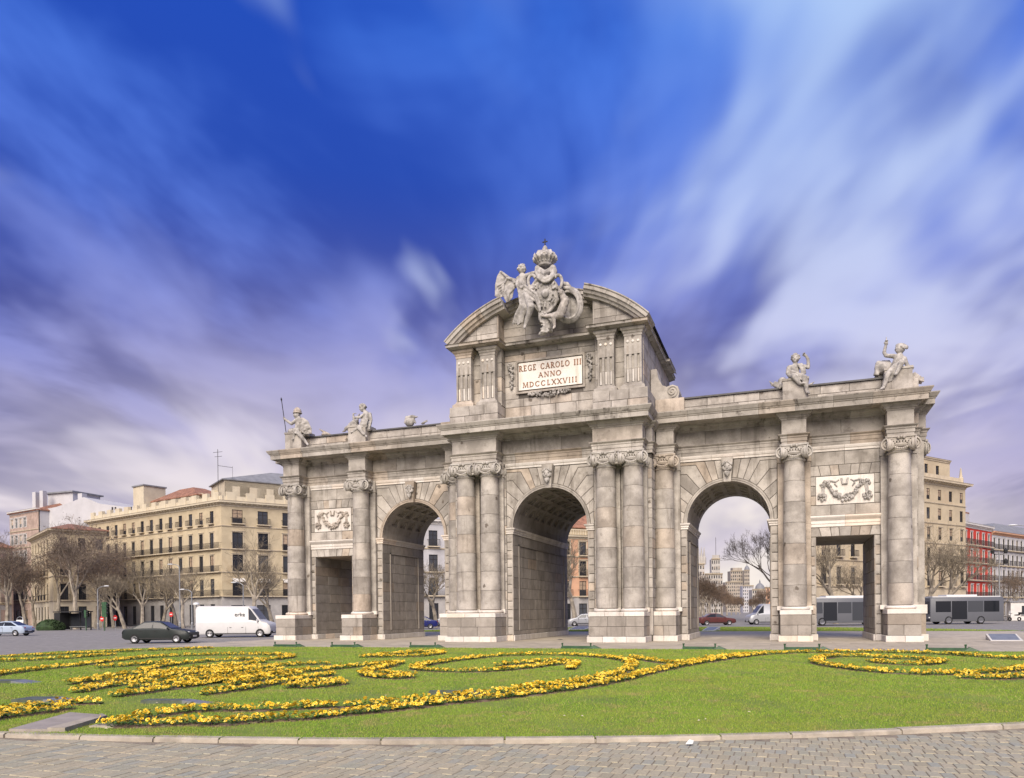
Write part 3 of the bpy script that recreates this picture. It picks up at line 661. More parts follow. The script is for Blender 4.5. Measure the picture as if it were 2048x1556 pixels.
# attic cornice and segmental pediment
ACOR = [(-.6, 17.77), (.04, 17.77), (.10, 17.80), (.22, 17.84), (.34, 17.84), (.34, 17.97), (.40, 18.0), (-.6, 18.02)]
mould('attic_cornice', [(-5.72, 8.6), (-5.72, 6.6), (-5.95, 6.6), (-5.95, 4.6), (-5.72, 4.6), (-5.72, -2.0), (-5.78, -2.0), (-5.78, -2.85), (-2.98, -2.85), (-2.98, -1.85), (2.98, -1.85), (2.98, -2.85), (5.78, -2.85), (5.78, -2.0), (5.72, -2.0), (5.72, 4.6), (5.95, 4.6), (5.95, 6.6), (5.72, 6.6), (5.72, 8.6)], ACOR, 1.8, AT, 'granite_cornice')
put('attic_top', MB().box(-5.5, 5.5, -1.7, 8.5, 17.78, 18.03), 'granite', AT)
ZP, RP = 12.0, 8.80
def rake(th0, th1, yf, yb, name, parent, nn=10):
    sec = [(RP-.62, yf+.55), (RP-.62, yf+.40), (RP-.50, yf+.34), (RP-.46, yf+.22), (RP-.30, yf+.16), (RP-.28, yf+.06), (RP-.10, yf+.06), (RP-.06, yf), (RP, yf), (RP+.02, yb), (RP-.62, yb)]
    step = (th1-th0)/3
    for q in range(3):
        b = MB(); vs = []; m = len(sec); a0, a1 = th0+step*q+.0007, th0+step*(q+1)-.0007
        for k in range(nn+1):
            t = a0+(a1-a0)*k/nn
            for rr, y in sec: vs.append((rr*sin(t), y, ZP+rr*cos(t)))
        b.add(vs, [(k*m+j, (k+1)*m+j, (k+1)*m+(j+1)%m, k*m+(j+1)%m) for k in range(nn) for j in range(m)]+[tuple(range(m)), tuple(nn*m+j for j in range(m))[::-1]])
        put(name, b, 'granite_cornice', parent)
tE, tT = math.asin(6.22/RP), math.asin(2.58/RP)
PED = put('pediment', MB(), 'granite', GATE) if False else None
def tymp(x0, x1, y):
    K = 10; P = [(x0, 18.0), (x1, 18.0)]+[(x1+(x0-x1)*k/K, ZP+math.sqrt((RP-.55)**2-(x1+(x0-x1)*k/K)**2)) for k in range(K+1)]
    return P
PED = put('pediment', MB().prism(tymp(-5.55, 5.55, 0), -1.48, 8.3), 'mortar', GATE)
for s in (1, -1):
    rake(s*tE, s*tT, -3.25, 8.4 if False else -1.2, 'raking_cornice', PED)
    # tympanum stones in courses, clipped by the curve
    def cx_at(z, x1): return min(x1, math.sqrt(max((RP-.56)**2-(z-ZP)**2, .01)))
    for (ya, xa, xb) in ((-2.62, 2.98, 5.62), (-1.60, 0.0, 2.98)):
        for z0, z1 in zip(lin(18.02, 20.62, 5)[:-1], lin(18.02, 20.62, 5)[1:]):
            for p, q in split(xa, xb, 1.3):
                C = lambda x: ZP+math.sqrt((RP-.56)**2-x*x)
                qq = q if C(q) > z0+.05 else math.sqrt(max((RP-.56)**2-(z0+.05-ZP)**2, 0))
                if qq-p < .12 or C(p)-z0 < .1: continue
                top = [(qq+(p-qq)*k/5, min(z1, C(qq+(p-qq)*k/5))) for k in range(6)]
                stoneobj('tympanum_block', [(p, z0), (qq, z0)]+top, (0, ya, 0), (s, 0), (0, -1), PED, out=0, dep=.12, gap=.006)
    put('tympanum_side', MB().box(min(s*2.98, s*2.9), max(s*2.98, s*2.9), -2.6, -1.5, 18.02, 20.0), 'granite', PED)
    K = 10; P = [(s*2.98, 18.0), (s*5.6, 18.0)]+[(s*(5.6-(5.6-2.98)*k/K), ZP+math.sqrt((RP-.5)**2-(5.6-(5.6-2.98)*k/K)**2)) for k in range(K+1)]
    put('pediment_block', MB().prism(P, -2.55, -1.4), 'granite', PED)
rake(-tT*1.04, tT*1.04, -2.25, -1.2, 'raking_cornice', PED, 8)
K = 24; vs = []
for k in range(K+1):
    t = -tE+2*tE*k/K; vs += [((RP-.02)*sin(t), -1.3, ZP+(RP-.02)*cos(t)), ((RP-.02)*sin(t), 8.5, ZP+(RP-.02)*cos(t))]
put('lead_roof', MB().add(vs, [(2*k, 2*k+2, 2*k+3, 2*k+1) for k in range(K)]), 'lead', PED)
# scroll buttresses beside the attic
for s in (1, -1):
    P = [(5.75, 13.05), (7.35, 13.05), (7.35, 14.35), (7.42, 14.6), (7.32, 14.95), (7.0, 15.08), (6.68, 14.98), (6.42, 15.1), (6.2, 15.5), (6.1, 16.1), (5.75, 16.1)]
    sb = put('scroll_buttress', MB().prism([(s*x, z) for x, z in P], .1, 1.5), 'granite', AT)
    sp = []
    for k in range(40): t = k/39; rr = .32*(1-t)+.04; a = -PI/2+t*2*PI*2; sp.append((s*(6.99+rr*cos(a)), .09, 14.70+rr*sin(a)))
    put('volute', MB().tube(sp, .05, 6).mesh('volute', True), 'granite', sb)
    put('buttress_base', MB().box(min(s*6.1, s*7.75), max(s*6.1, s*7.75), -.5, 1.9, 13.05, 14.1), 'granite', AT)
# ------------------------------------------------------------------ ground
plain('asphalt', (.235, .222, .208), .85, .16, 2.5, bump=.25, dirt=(.30, .28, .26), spec=.2)
plain('sand', (.235, .195, .145), .95, .25, 7, bump=.4, dirt=(.16, .135, .10))
plain('soil', (.17, .115, .075), .95, .35, 9, bump=.6, dirt=(.25, .19, .13))
plain('paving', (.40, .35, .275), .75, .14, 1.6, bump=.15, objvar=.16, dirt=(.29, .25, .20))
plain('kerb_stone', (.37, .325, .26), .85, .16, 3.5, bump=.35, objvar=.15, dirt=(.22, .195, .16))
plain('road_paint', (.62, .61, .58), .7, .15, 6)
plain('flagstone', (.30, .265, .235), .85, .15, 3, bump=.3)
def setts_mat():
    t, p = newmat('sett'); v, oi = objvec(t); g = t.n('ShaderNodeNewGeometry'); r = (g, 8)
    col = t.ramp(r, [(0, (.34, .305, .215)), (.3, (.43, .38, .265)), (.5, (.33, .325, .25)), (.7, (.39, .35, .245)), (.85, (.31, .32, .275)), (1, (.46, .39, .26))])
    n = t.noise(v, 26, 5, .65); c = t.mix(t.rng(n, .35, .75, 0, .6), col, (.24, .21, .165, 1))
    ob = t.n('ShaderNodeTexCoord'); n2 = t.noise((ob, 3), .8, 4, .6); c = t.mix(t.rng(n2, .5, .75, 0, .5), c, (.46, .395, .285, 1))
    t.set(p, 'Base Color', c); t.set(p, 'Roughness', .8); t.set(p, 'Specular IOR Level', .15); bp = t.n('ShaderNodeBump'); t.set(bp, 'Strength', .5); t.set(bp, 'Distance', .01); t.set(bp, 'Height', n); t.set(p, 'Normal', bp)
setts_mat()
def lawn_mat():
    t, p = newmat('lawn_soil'); v, oi = objvec(t, False)
    a = t.noise(v, .55, 5, .6); b = t.noise(v, 14, 4, .7)
    c = t.mix(t.rng(a, .35, .65), (.11, .185, .014, 1), (.18, .25, .024, 1)); c = t.mix(t.rng(b, .45, .72, 0, .8), c, (.20, .155, .06, 1))
    t.set(p, 'Base Color', c); t.set(p, 'Roughness', .95); bp = t.n('ShaderNodeBump'); t.set(bp, 'Strength', .8); t.set(bp, 'Distance', .03); t.set(bp, 'Height', b); t.set(p, 'Normal', bp)
    t, p = newmat('grass'); g = t.n('ShaderNodeNewGeometry'); ob = t.n('ShaderNodeTexCoord')
    a = t.noise((ob, 3), .40, 5, .65); b = t.noise((ob, 3), 1.5, 6, .68)
    c = t.ramp((g, 8), [(0, (.115, .215, .014)), (.4, (.195, .335, .022)), (.74, (.255, .405, .034)), (.9, (.38, .39, .09)), (1, (.46, .40, .18))])
    c = t.mix(t.rng(a, .38, .66, 0, .65), c, (.29, .32, .05, 1)); c = t.mix(t.rng(b, .51, .65, 0, .85), c, (.36, .275, .12, 1))
    t.set(p, 'Base Color', c); t.set(p, 'Roughness', .7); t.set(p, 'Specular IOR Level', .2)
lawn_mat()
RZ = -.045
def arc_pts(c, r, a0, a1, n): return [(c[0]+r*cos(a0+(a1-a0)*k/n), c[1]+r*sin(a0+(a1-a0)*k/n)) for k in range(n+1)]
KC, KR = (-.6, -6.6), 30.72
def sheet(name, poly, z, mat, kind='structure'):
    b = MB(); b.add([(x, y, z) for x, y in poly], [tuple(range(len(poly)))]); o = put(name, b.mesh(name), mat); return tag(o, kind=kind)
S = 3000
GROUND = sheet('ground', [(-S, -S), (S, -S), (S, S), (-S, S)], RZ-.012, 'asphalt')
ROAD = sheet('road', [(KC[0]+118*cos(a), KC[1]+20+118*sin(a)) for a in lin(0, 2*PI, 72)[:-1]], RZ-.004, 'asphalt')
# island outline (counter-clockwise): front kerb arc, right side, back arc, left side
FA = arc_pts(KC, KR, math.radians(-105), math.radians(-22), 60)
ISL = FA+[(30.0, -12), (31.5, -4), (31.8, 6), (30.5, 16), (26, 26), (18, 33), (8, 37), (-4, 38), (-14, 35), (-21, 28), (-23.2, 18), (-22.2, 6), (-21.6, -4), (-21.4, -10), (-21.9, -14), (-21.6, -18), (-20.6, -22.5), (-18.2, -27.5), (-14.5, -32), (-11, -34.8)]
LAWN_F = [p for p in FA if True]
YP = -11.0
front = FA[:]
# lawn polygons (front and back), pavement between
lf = [p for p in front if p[1] < YP]+[(27.9, -15.5), (28.2, YP), (-13.5, YP), (-17.5, -12.2), (-20.2, -14.3), (-21.3, -17), (-20.4, -22.4), (-18.0, -27.4), (-14.3, -31.9), (-10.8, -34.6)]
LAWN = sheet('lawn', lf, 0.012, 'lawn_soil')
lb = [(-22.4, 19.5), (30.0, 19.5), (25.8, 25.9), (17.8, 32.9), (8, 36.8), (-4, 37.8), (-13.9, 34.8), (-20.8, 27.8)]
LAWNB = sheet('back_lawn', lb, 0.012, 'lawn_soil')
PLAT = sheet('pavement', ISL, 0.0, 'flagstone')
# island side wall down to the road
b = MB(); n_ = len(ISL)
b.add([(x, y, 0) for x, y in ISL]+[(x, y, RZ-.05) for x, y in ISL], [(i, (i+1) % n_, n_+(i+1) % n_, n_+i) for i in range(n_)]); put('island_edge', b, 'kerb_stone', PLAT)
# paving slabs in front of and under the gate
r = random.Random(4)
SL = {}
def slab(w, d):
    k = (round(w, 2), round(d, 2))
    if k not in SL:
        m = stone_mesh([(0, 0), (w, 0), (w, d), (0, d)], (0, 0, 0), (1, 0), (0, 0), gap=.006) if False else MB()
        g, c = .008, .006
        m.add([(g, g, 0), (w-g, g, 0), (w-g, d-g, 0), (g, d-g, 0), (g+c, g+c, .006), (w-g-c, g+c, .006), (w-g-c, d-g-c, .006), (g+c, d-g-c, .006)], [(4, 5, 6, 7)]+[(i, (i+1) % 4, 4+(i+1) % 4, 4+i) for i in range(4)])
        SL[k] = m.mesh('paving_slab'); SL[k].materials.append(M['paving'])
    return SL[k]
cells = []
for j in range(20):
    y = YP+1.5*j; x = -21.3+(j % 2)*.75
    while x < 27.5:
        if not (y+1.5 > 19.4): cells.append((x, y))
        x += 1.5
cells.sort(key=lambda c: (Vector((c[0], c[1], 0))-CAM).length)
far = MB()
for k, (x, y) in enumerate(cells):
    if k < 290: put('paving_slab', slab(1.5, 1.5), None, PLAT, (x, y, .002))
    else: m_ = slab(1.5, 1.5); far.add([(v.co.x+x, v.co.y+y, v.co.z+.002) for v in m_.vertices], [tuple(p.vertices) for p in m_.polygons])
tag(put('paving_slabs', far, 'paving', PLAT), kind='stuff')
# kerb stones along the front arc
KM = {}
a = math.radians(-105)
while a < math.radians(-24):
    L = r.uniform(.95, 1.75); da = L/KR; g = .014/KR; b = MB(); prof = [(-.17, -.2), (-.17, .020), (-.155, .026), (-.03, .024), (0, .004), (.012, RZ-.05), (.012, -.25)]
    P = [(KC[0]+KR*cos(t), KC[1]+KR*sin(t)) for t in lin(a+g, a+da-g, 3)]
    jz, jo = r.uniform(-.006, .006), r.uniform(-.008, .008); put('kerb_stone', sweep(b, P, [(o_+.02+jo+r.uniform(-.004, .004), z+jz) for o_, z in prof]), 'kerb_stone', PLAT); a += da
# setts in front of the kerb: long side across the ring road
def sett_mesh(seed):
    q = random.Random(seed); w, d = .1295+q.uniform(-.004, .003), .284+q.uniform(-.006, .002); b = MB(); g = .002
    P0 = [(-w/2+g+q.uniform(-.004, .004), -d/2+g+q.uniform(-.006, .006)), (w/2-g+q.uniform(-.004, .004), -d/2+g+q.uniform(-.006, .006)), (w/2-g+q.uniform(-.004, .004), d/2-g+q.uniform(-.006, .006)), (-w/2+g, d/2-g+q.uniform(-.006, .006))]
    i1 = offset_poly(P0, .003); i2 = offset_poly(P0, .010); zt = q.uniform(-.004, .004)
    b.add([(x, y, -.04) for x, y in P0]+[(x, y, -.004) for x, y in i1]+[(x, y, zt) for x, y in i2], [(8, 9, 10, 11)]+[(k*4+i, k*4+(i+1) % 4, k*4+4+(i+1) % 4, k*4+4+i) for k in (0, 1) for i in range(4)])
    m = b.mesh('sett'); m.materials.append(M['sett']); return m
SM = [sett_mesh(k) for k in range(24)]
spots = []
for row in range(40):
    y = -41.5+row*.285
    for k in range(260):
        x = -9+k*.131+(row % 2)*.065+.02*sin(row*1.7); rad = math.hypot(x-KC[0], y-KC[1]); d = Vector((x, y, 0))-CAM; f = d.dot(_F0); l = d.dot(_R)
        if rad < KR+.13 or f < 6.2 or f > 17 or abs(l) > .74*f+1.2: continue
        spots.append((f, x, y+.05*sin(x*.7), -PI/2))
spots.sort()
sm = MB()
for k, (f, x, y, t) in enumerate(spots):
    z = RZ+.006+r.uniform(-.003, .003); rz = t+PI/2+r.uniform(-.035, .035); me = SM[r.randrange(24)]
    if k < 300: o_ = put('sett', me, None, ROAD, (x+r.uniform(-.006, .006), y, z), rz); o_.rotation_euler = (r.uniform(-.012, .012), r.uniform(-.012, .012), rz)
    else:
        c_, s_ = cos(rz), sin(rz); sm.add([(x+v.co.x*c_-v.co.y*s_, y+v.co.x*s_+v.co.y*c_, z+v.co.z) for v in me.vertices], [tuple(p.vertices) for p in me.polygons])
tag(put('setts', sm.mesh('setts', fix=False), 'sett', ROAD), kind='stuff')
b = MB()
for a0_, rr in [(k*.030, 46.0) for k in range(210)]+[(k*.030+.01, 54.0) for k in range(210)]:
    t0_, t1_ = a0_, a0_+.017; b.add([(KC[0]+q*cos(t), KC[1]+8+q*sin(t), RZ+.002) for t in (t0_, t1_) for q in (rr-.07, rr+.07)], [(0, 1, 3, 2)])
put('lane_marking', b, 'road_paint', ROAD)
# sandy joints below the setts
b = MB(); A0 = lin(math.radians(-125), math.radians(-15), 40)
b.add([(KC[0]+rr*cos(t), KC[1]+rr*sin(t), RZ-.001) for t in A0 for rr in (KR, KR+9)], [(2*i, 2*i+1, 2*i+3, 2*i+2) for i in range(40)]); put('sett_bedding', b, 'sand', ROAD)
# ------------------------------------------------------------------ pansy beds: centre lines read on the lawn
def G(*pts): return [tuple(atZ(x, y, .0).xy) for x, y in pts]
BEDS = {
 'border': [G((0,1316),(100,1312),(170,1308),(290,1303),(427,1298)), G((0,1325),(85,1322),(154,1317),(230,1311))],
 'loop': [G((-40,1358),(0,1352),(68,1342),(154,1334),(239,1322),(342,1314),(444,1311.5),(547,1311),(595,1315),(547,1323),(461,1322),(393,1327),(328,1334),(287,1344)), G((202,1337),(256,1334),(300,1330),(350,1326))],
 'plume': [G((147,1370),(205,1359),(273,1349),(342,1346),(410,1339),(478,1332),(530,1327)), G((159,1387),(205,1376),(308,1366),(410,1356),(513,1342),(581,1332),(663,1330)), G((236,1395),(308,1385),(376,1376),(444,1366),(547,1352),(649,1342),(720,1335),(790,1328)), G((410,1392),(478,1383),(547,1371),(615,1359),(666,1352)), G((581,1378),(615,1368),(666,1366),(690,1369),(649,1376),(601,1379)), G((190,1366),(290,1357),(380,1350),(470,1342)), G((260,1378),(350,1370),(450,1357),(560,1343)), G((230,1366),(330,1357),(430,1349),(520,1336)), G((340,1377),(420,1370),(510,1358),(600,1345)), G((300,1353),(390,1347),(470,1337)), G((455,1374),(530,1363),(600,1352))],
 'corner': [G((-30,1437),(0,1431),(51,1421),(102,1412),(202,1409)), G((-30,1446),(0,1438),(68,1431),(137,1419))],
 'ribbon': [G((232,1453),(290,1438),(342,1431),(410,1423),(495,1424),(581,1421),(666,1417),(690,1417),(780,1411),(871,1402),(943,1394),(1015,1388),(1070,1378),(1142,1371),(1196,1361),(1250,1346),(1268,1333),(1250,1321),(1160,1313),(1088,1311),(1000,1313),(925,1321),(850,1332),(820,1341),(871,1345),(943,1346),(1015,1343),(1088,1334),(1142,1328)),
            G((232,1456),(308,1454),(386,1450),(444,1453),(495,1446),(564,1443),(632,1440),(690,1433),(780,1424),(871,1412),(943,1405),(1015,1398),(1088,1389),(1160,1379),(1232,1366),(1304,1347),(1373,1332),(1446,1321),(1519,1311),(1592,1307),(1700,1306),(1800,1307),(1900,1311),(1980,1317),(2060,1322)),
            G((1000,1333),(1070,1326),(1152,1325),(1142,1341)), G((1268,1318),(1310,1326),(1350,1330),(1400,1325),(1446,1316),(1500,1311))],
 'ring': [G((725,1316),(798,1309),(870,1305),(888,1308),(860,1313),(800,1316),(740,1316))],
 'hook': [G((800,1328),(775,1336),(742,1343),(725,1350),(742,1357),(790,1360),(826,1358),(800,1352),(765,1348))],
 'spiral': [G((1884,1328),(1848,1321),(1775,1318),(1702,1314),(1647,1317),(1625,1327),(1665,1336),(1738,1345),(1811,1350),(1884,1352),(1957,1349),(2030,1345),(2060,1338)), G((1884,1328),(1848,1333),(1775,1330),(1740,1325)), G((1921,1358),(1994,1361),(2060,1357))]}
plain('pansy_leaf', (.075, .150, .03), .6, .3, 20, objvar=.3)
def petal_mat():
    t, p = newmat('pansy_petal'); g = t.n('ShaderNodeNewGeometry')
    c = t.ramp((g, 8), [(0, (.70, .37, .012)), (.3, (.83, .52, .022)), (.7, (.88, .63, .055)), (1, (.92, .75, .18))])
    t.set(p, 'Base Color', c); t.set(p, 'Roughness', .6); t.set(p, 'Specular IOR Level', .2)
petal_mat(); plain('pansy_eye', (.035, .012, .008), .7, .2, 20)
def pansy_mesh(seed):
    q = random.Random(seed); V = []; F = []; mi = []
    def quad(P, m):
        b = len(V); V.extend(P); F.append(tuple(range(b, b+len(P)))); mi.append(m)
    for k in range(26):
        a = q.uniform(0, 6.28); rr = q.uniform(.03, .15); h = q.uniform(.015, .10); c = Vector((rr*cos(a), rr*sin(a), h)); d = Vector((cos(a), sin(a), q.uniform(-.2, .7))).normalized(); sd = Vector((-sin(a), cos(a), 0))*q.uniform(.014, .024); L = q.uniform(.05, .09)
        quad([c-d*L*.5, c+sd, c+d*L*.5, c-sd], 0)
    for k in range(q.randint(5, 10)):
        a = q.uniform(0, 6.28); rr = .13*math.sqrt(q.random()); h = q.uniform(.06, .125); c = Vector((rr*cos(a), rr*sin(a), h))
        n = Vector((cos(a)*.5+q.uniform(-.4, .4), sin(a)*.5+q.uniform(-.5, .2)-.35, .75)).normalized(); u_ = n.orthogonal().normalized(); u_ = (Matrix.Rotation(q.uniform(0, 6.28), 3, n) @ u_); w_ = n.cross(u_); R0 = q.uniform(.026, .036)
        for j in range(5):
            t = 2*PI*j/5+.2; p1 = u_*cos(t)+w_*sin(t); p2 = u_*cos(t+.55)+w_*sin(t+.55); p0 = u_*cos(t-.55)+w_*sin(t-.55)
            quad([c, c+p0*R0*.72+n*.003, c+p0*R0*.98*.9+p1*R0*.12+n*.006, c+p1*R0*1.08+n*.004, c+p2*R0*.9+p1*R0*.12+n*.006, c+p2*R0*.72+n*.003], 1)
        quad([c+n*.006+u_*R0*.33, c+n*.006+w_*R0*.33, c+n*.006-u_*R0*.33, c+n*.006-w_*R0*.33], 2)
    me = bpy.data.meshes.new('pansy'); me.from_pydata([tuple(v) for v in V], [], F)
    for k in ('pansy_leaf', 'pansy_petal', 'pansy_eye'): me.materials.append(M[k])
    me.polygons.foreach_set('material_index', mi); return me
PM = [pansy_mesh(k) for k in range(10)]
PMD = [(np.array([v.co[:] for v in m.vertices]), [tuple(p.vertices) for p in m.polygons], [p.material_index for p in m.polygons]) for m in PM]
BLAB = {'border': 'strip of yellow pansies along the far left edge of the lawn', 'loop': 'long looping ribbon of yellow pansies on the left of the lawn', 'plume': 'broad plume-shaped bed of massed yellow pansies left of centre', 'corner': 'short double row of yellow pansies beside the stone slab', 'ribbon': 'long sweeping ribbon of yellow pansies crossing the lawn and curling into a scroll', 'ring': 'small oval ring of yellow pansies close to the pavement', 'hook': 'small hook-shaped row of yellow pansies at the middle of the lawn', 'spiral': 'flattened spiral of yellow pansies on the right of the lawn'}
PL = []; SEG = []
def dens(path, step):
    P = [Vector(p) for p in path]; out = []; carry = 0
    for a_, b_ in zip(P[:-1], P[1:]):
        L = (b_-a_).length; t = carry
        while t < L: out.append((a_.lerp(b_, t/L), (b_-a_).normalized())); t += step
        carry = t-L
    return out
def smooth(path, it=2):
    for _ in range(it):
        q = [path[0]]
        for a_, b_ in zip(path[:-1], path[1:]): q += [(a_[0]*.75+b_[0]*.25, a_[1]*.75+b_[1]*.25), (a_[0]*.25+b_[0]*.75, a_[1]*.25+b_[1]*.75)]
        path = q+[path[-1]]
    return path
for nm, paths in BEDS.items():
    bed = thing('flower_bed', (*paths[0][0], 0), BLAB[nm], 'flower bed'); bed_pl = []
    for p in paths:
        p = smooth(p); so_ = MB(); SEG.append(np.array(p)); sweep(so_, p, [(-.19, .012), (-.12, .030), (.12, .030), (.19, .012)], cap=False); put('soil', so_, 'soil', bed)
        for c, d in dens(p, .155):
            for off in (-.085, .085):
                if r.random() < .09: continue
                nn_ = Vector((d.y, -d.x)); q = c+nn_*(off+r.uniform(-.05, .05))+d*r.uniform(-.06, .06); bed_pl.append((q.x, q.y))
    PL.append((nm, bed, bed_pl))
allp = sorted([((Vector((x, y, 0))-CAM).length, nm, x, y) for nm, bed, q in PL for x, y in q]); near = set((x, y) for _, nm, x, y in allp[:300])
for nm, bed, q in PL:
    V = []; F = []; MI = []; nb = 0
    for x, y in q:
        k = r.randrange(10); s_ = r.uniform(.72, 1.18); a = r.uniform(0, 6.28)
        if (x, y) in near:
            o_ = put('pansy', PM[k], None, None, (x, y, .02), a, s_); tag(o_, 'yellow pansy plant in flower in the '+{'ribbon': 'long sweeping ribbon bed nearest the kerb', 'corner': 'short double row beside the stone slab'}.get(nm, nm+' bed'), 'pansy', 'pansies of the '+nm+' bed')
        else:
            v, f, mi = PMD[k]; c_, sn = cos(a), sin(a); w = np.stack([x+s_*(v[:, 0]*c_-v[:, 1]*sn), y+s_*(v[:, 0]*sn+v[:, 1]*c_), .02+s_*v[:, 2]], 1); V.append(w); F += [tuple(i+nb for i in t) for t in f]; MI += mi; nb += len(w)
    if V:
        me = bpy.data.meshes.new('pansies'); me.from_pydata(np.concatenate(V).tolist(), [], F)
        for k in ('pansy_leaf', 'pansy_petal', 'pansy_eye'): me.materials.append(M[k])
        me.polygons.foreach_set('material_index', MI); tag(put('pansies', me, None, bed), kind='stuff')
# ------------------------------------------------------------------ grass blades
def inpoly(x, y, poly):
    c = np.zeros(len(x), bool); n = len(poly)
    for i in range(n):
        x0, y0 = poly[i]; x1, y1 = poly[(i+1) % n]
        k = ((y0 > y) != (y1 > y)) & (x < (x1-x0)*(y-y0)/(y1-y0+1e-12)+x0); c ^= k
    return c
def grass(name, poly, N, zone, parent, hmul=1.0):
    g = np.random.default_rng(3)
    if zone:   # denser towards the viewer: sample in view wedge with density ~ 1/d
        f = np.exp(g.uniform(math.log(8.8), math.log(46), N)); l = g.uniform(-.74, .74, N)*f
        x = CAM.x+_R.x*l+_F0.x*f; y = CAM.y+_R.y*l+_F0.y*f
    else:
        P = np.array(poly); x = g.uniform(P[:, 0].min(), P[:, 0].max(), N); y = g.uniform(P[:, 1].min(), P[:, 1].max(), N); f = np.full(N, 60.0)
    k = inpoly(x, y, poly)
    for s_ in SEG:
        if not zone: break
        for a_, b_ in zip(s_[:-1], s_[1:]):
            d = b_-a_; L2 = (d*d).sum()+1e-9; t = np.clip(((x-a_[0])*d[0]+(y-a_[1])*d[1])/L2, 0, 1); k &= ((x-a_[0]-t*d[0])**2+(y-a_[1]-t*d[1])**2) > .024
    # bare, worn patches
    nz = np.sin(x*.9+1.3*np.sin(y*.7))*np.sin(y*1.1+1.7*np.sin(x*.5))+.5*np.sin(x*2.3+y*1.9); k &= g.random(N) > np.clip((nz-.45)*1.0, 0, .82)
    x, y, f = x[k], y[k], f[k]; n = len(x); h = g.uniform(.014, .036, n)*hmul*np.clip(.75+f/40, 1, 1.5); w = .0024*np.clip(f/9, 1, 5); a = g.uniform(0, 6.28, n); le = g.uniform(.1, .9, n)*h; la = g.uniform(0, 6.28, n)
    z0 = np.full(n, .010); A = np.stack([x-w*np.cos(a), y-w*np.sin(a), z0], 1); B = np.stack([x+w*np.cos(a), y+w*np.sin(a), z0], 1); C = np.stack([x+le*np.cos(la), y+le*np.sin(la), z0+h], 1)
    V = np.stack([A, B, C], 1).reshape(-1, 3); me = bpy.data.meshes.new(name); me.vertices.add(3*n); me.vertices.foreach_set('co', V.ravel()); me.loops.add(3*n); me.loops.foreach_set('vertex_index', np.arange(3*n)); me.polygons.add(n); me.polygons.foreach_set('loop_start', np.arange(0, 3*n, 3)); me.polygons.foreach_set('loop_total', np.full(n, 3)); me.update(); me.validate()
    return tag(put(name, me, 'grass', parent), kind='stuff')
tag(grass('grass', lf, 760000, True, None), 'short green lawn grass around the flower beds in front of the gate', 'grass')
tag(grass('grass', lb, 60000, False, None, 1.6), 'strip of green lawn grass behind the gate', 'grass')
# ------------------------------------------------------------------ sculpture
def carve(name, mb, vox, parent, mat='sculpture', sm=1):
    me = mb.mesh(name); o = bpy.data.objects.new(name, me); COL.objects.link(o)
    m = o.modifiers.new('r', 'REMESH'); m.mode = 'VOXEL'; m.voxel_size = vox; m.use_smooth_shade = True
    if sm: k = o.modifiers.new('s', 'SMOOTH'); k.iterations = sm; k.factor = .5
    dg = bpy.context.evaluated_depsgraph_get(); me2 = bpy.data.meshes.new_from_object(o.evaluated_get(dg)); bpy.data.objects.remove(o); bpy.data.meshes.remove(me)
    me2.materials.clear(); me2.name = name
    return put(name, me2, mat, parent)
class Px:                 # points of a carving, read at its own depth plane
    def __init__(s, x0, y0, k, Y): s.a = (x0, y0, k); s.Y = Y
    def __call__(s, zx, zy, dy=0.0): return atY(s.a[0]+zx/s.a[2], s.a[1]+zy/s.a[2], s.Y+dy)
def limb(b, pts, rs, n=10):
    for i in range(len(pts)-1): b.cap(pts[i], pts[i+1], rs[i], rs[i+1], n)
def hand(b, c, d, r=.075, curl=.5):
    d = Vector(d).normalized(); sd = d.cross(Vector((0, 1, 0)));
    if sd.length < .1: sd = d.cross(Vector((1, 0, 0)))
    sd.normalize(); c = Vector(c); b.ball(c, r*1.15, 8, 6); up = sd.cross(d)
    for k in range(4):
        p = c+d*r*.8+sd*r*(.75-.5*k); q = p+d*r*(.9-.12*abs(k-1.3))-up*r*curl; b.cap(p, q, r*.34, r*.28, 6); b.cap(q, q-up*r*.7*curl*1.4+d*r*.2, r*.28, r*.24, 6)
    b.cap(c+sd*r*.9, c+sd*r*1.5+d*r*.7, r*.36, r*.28, 6)
def foot(b, c, d, r=.09):
    c = Vector(c); d = Vector(d).normalized(); b.cap(c, c+d*r*2.0, r, r*.62, 8)
    for k in range(4): b.ball(c+d*r*2.5+Vector((d.y, -d.x, 0))*r*(.45-.3*k), r*.27, 6, 4)
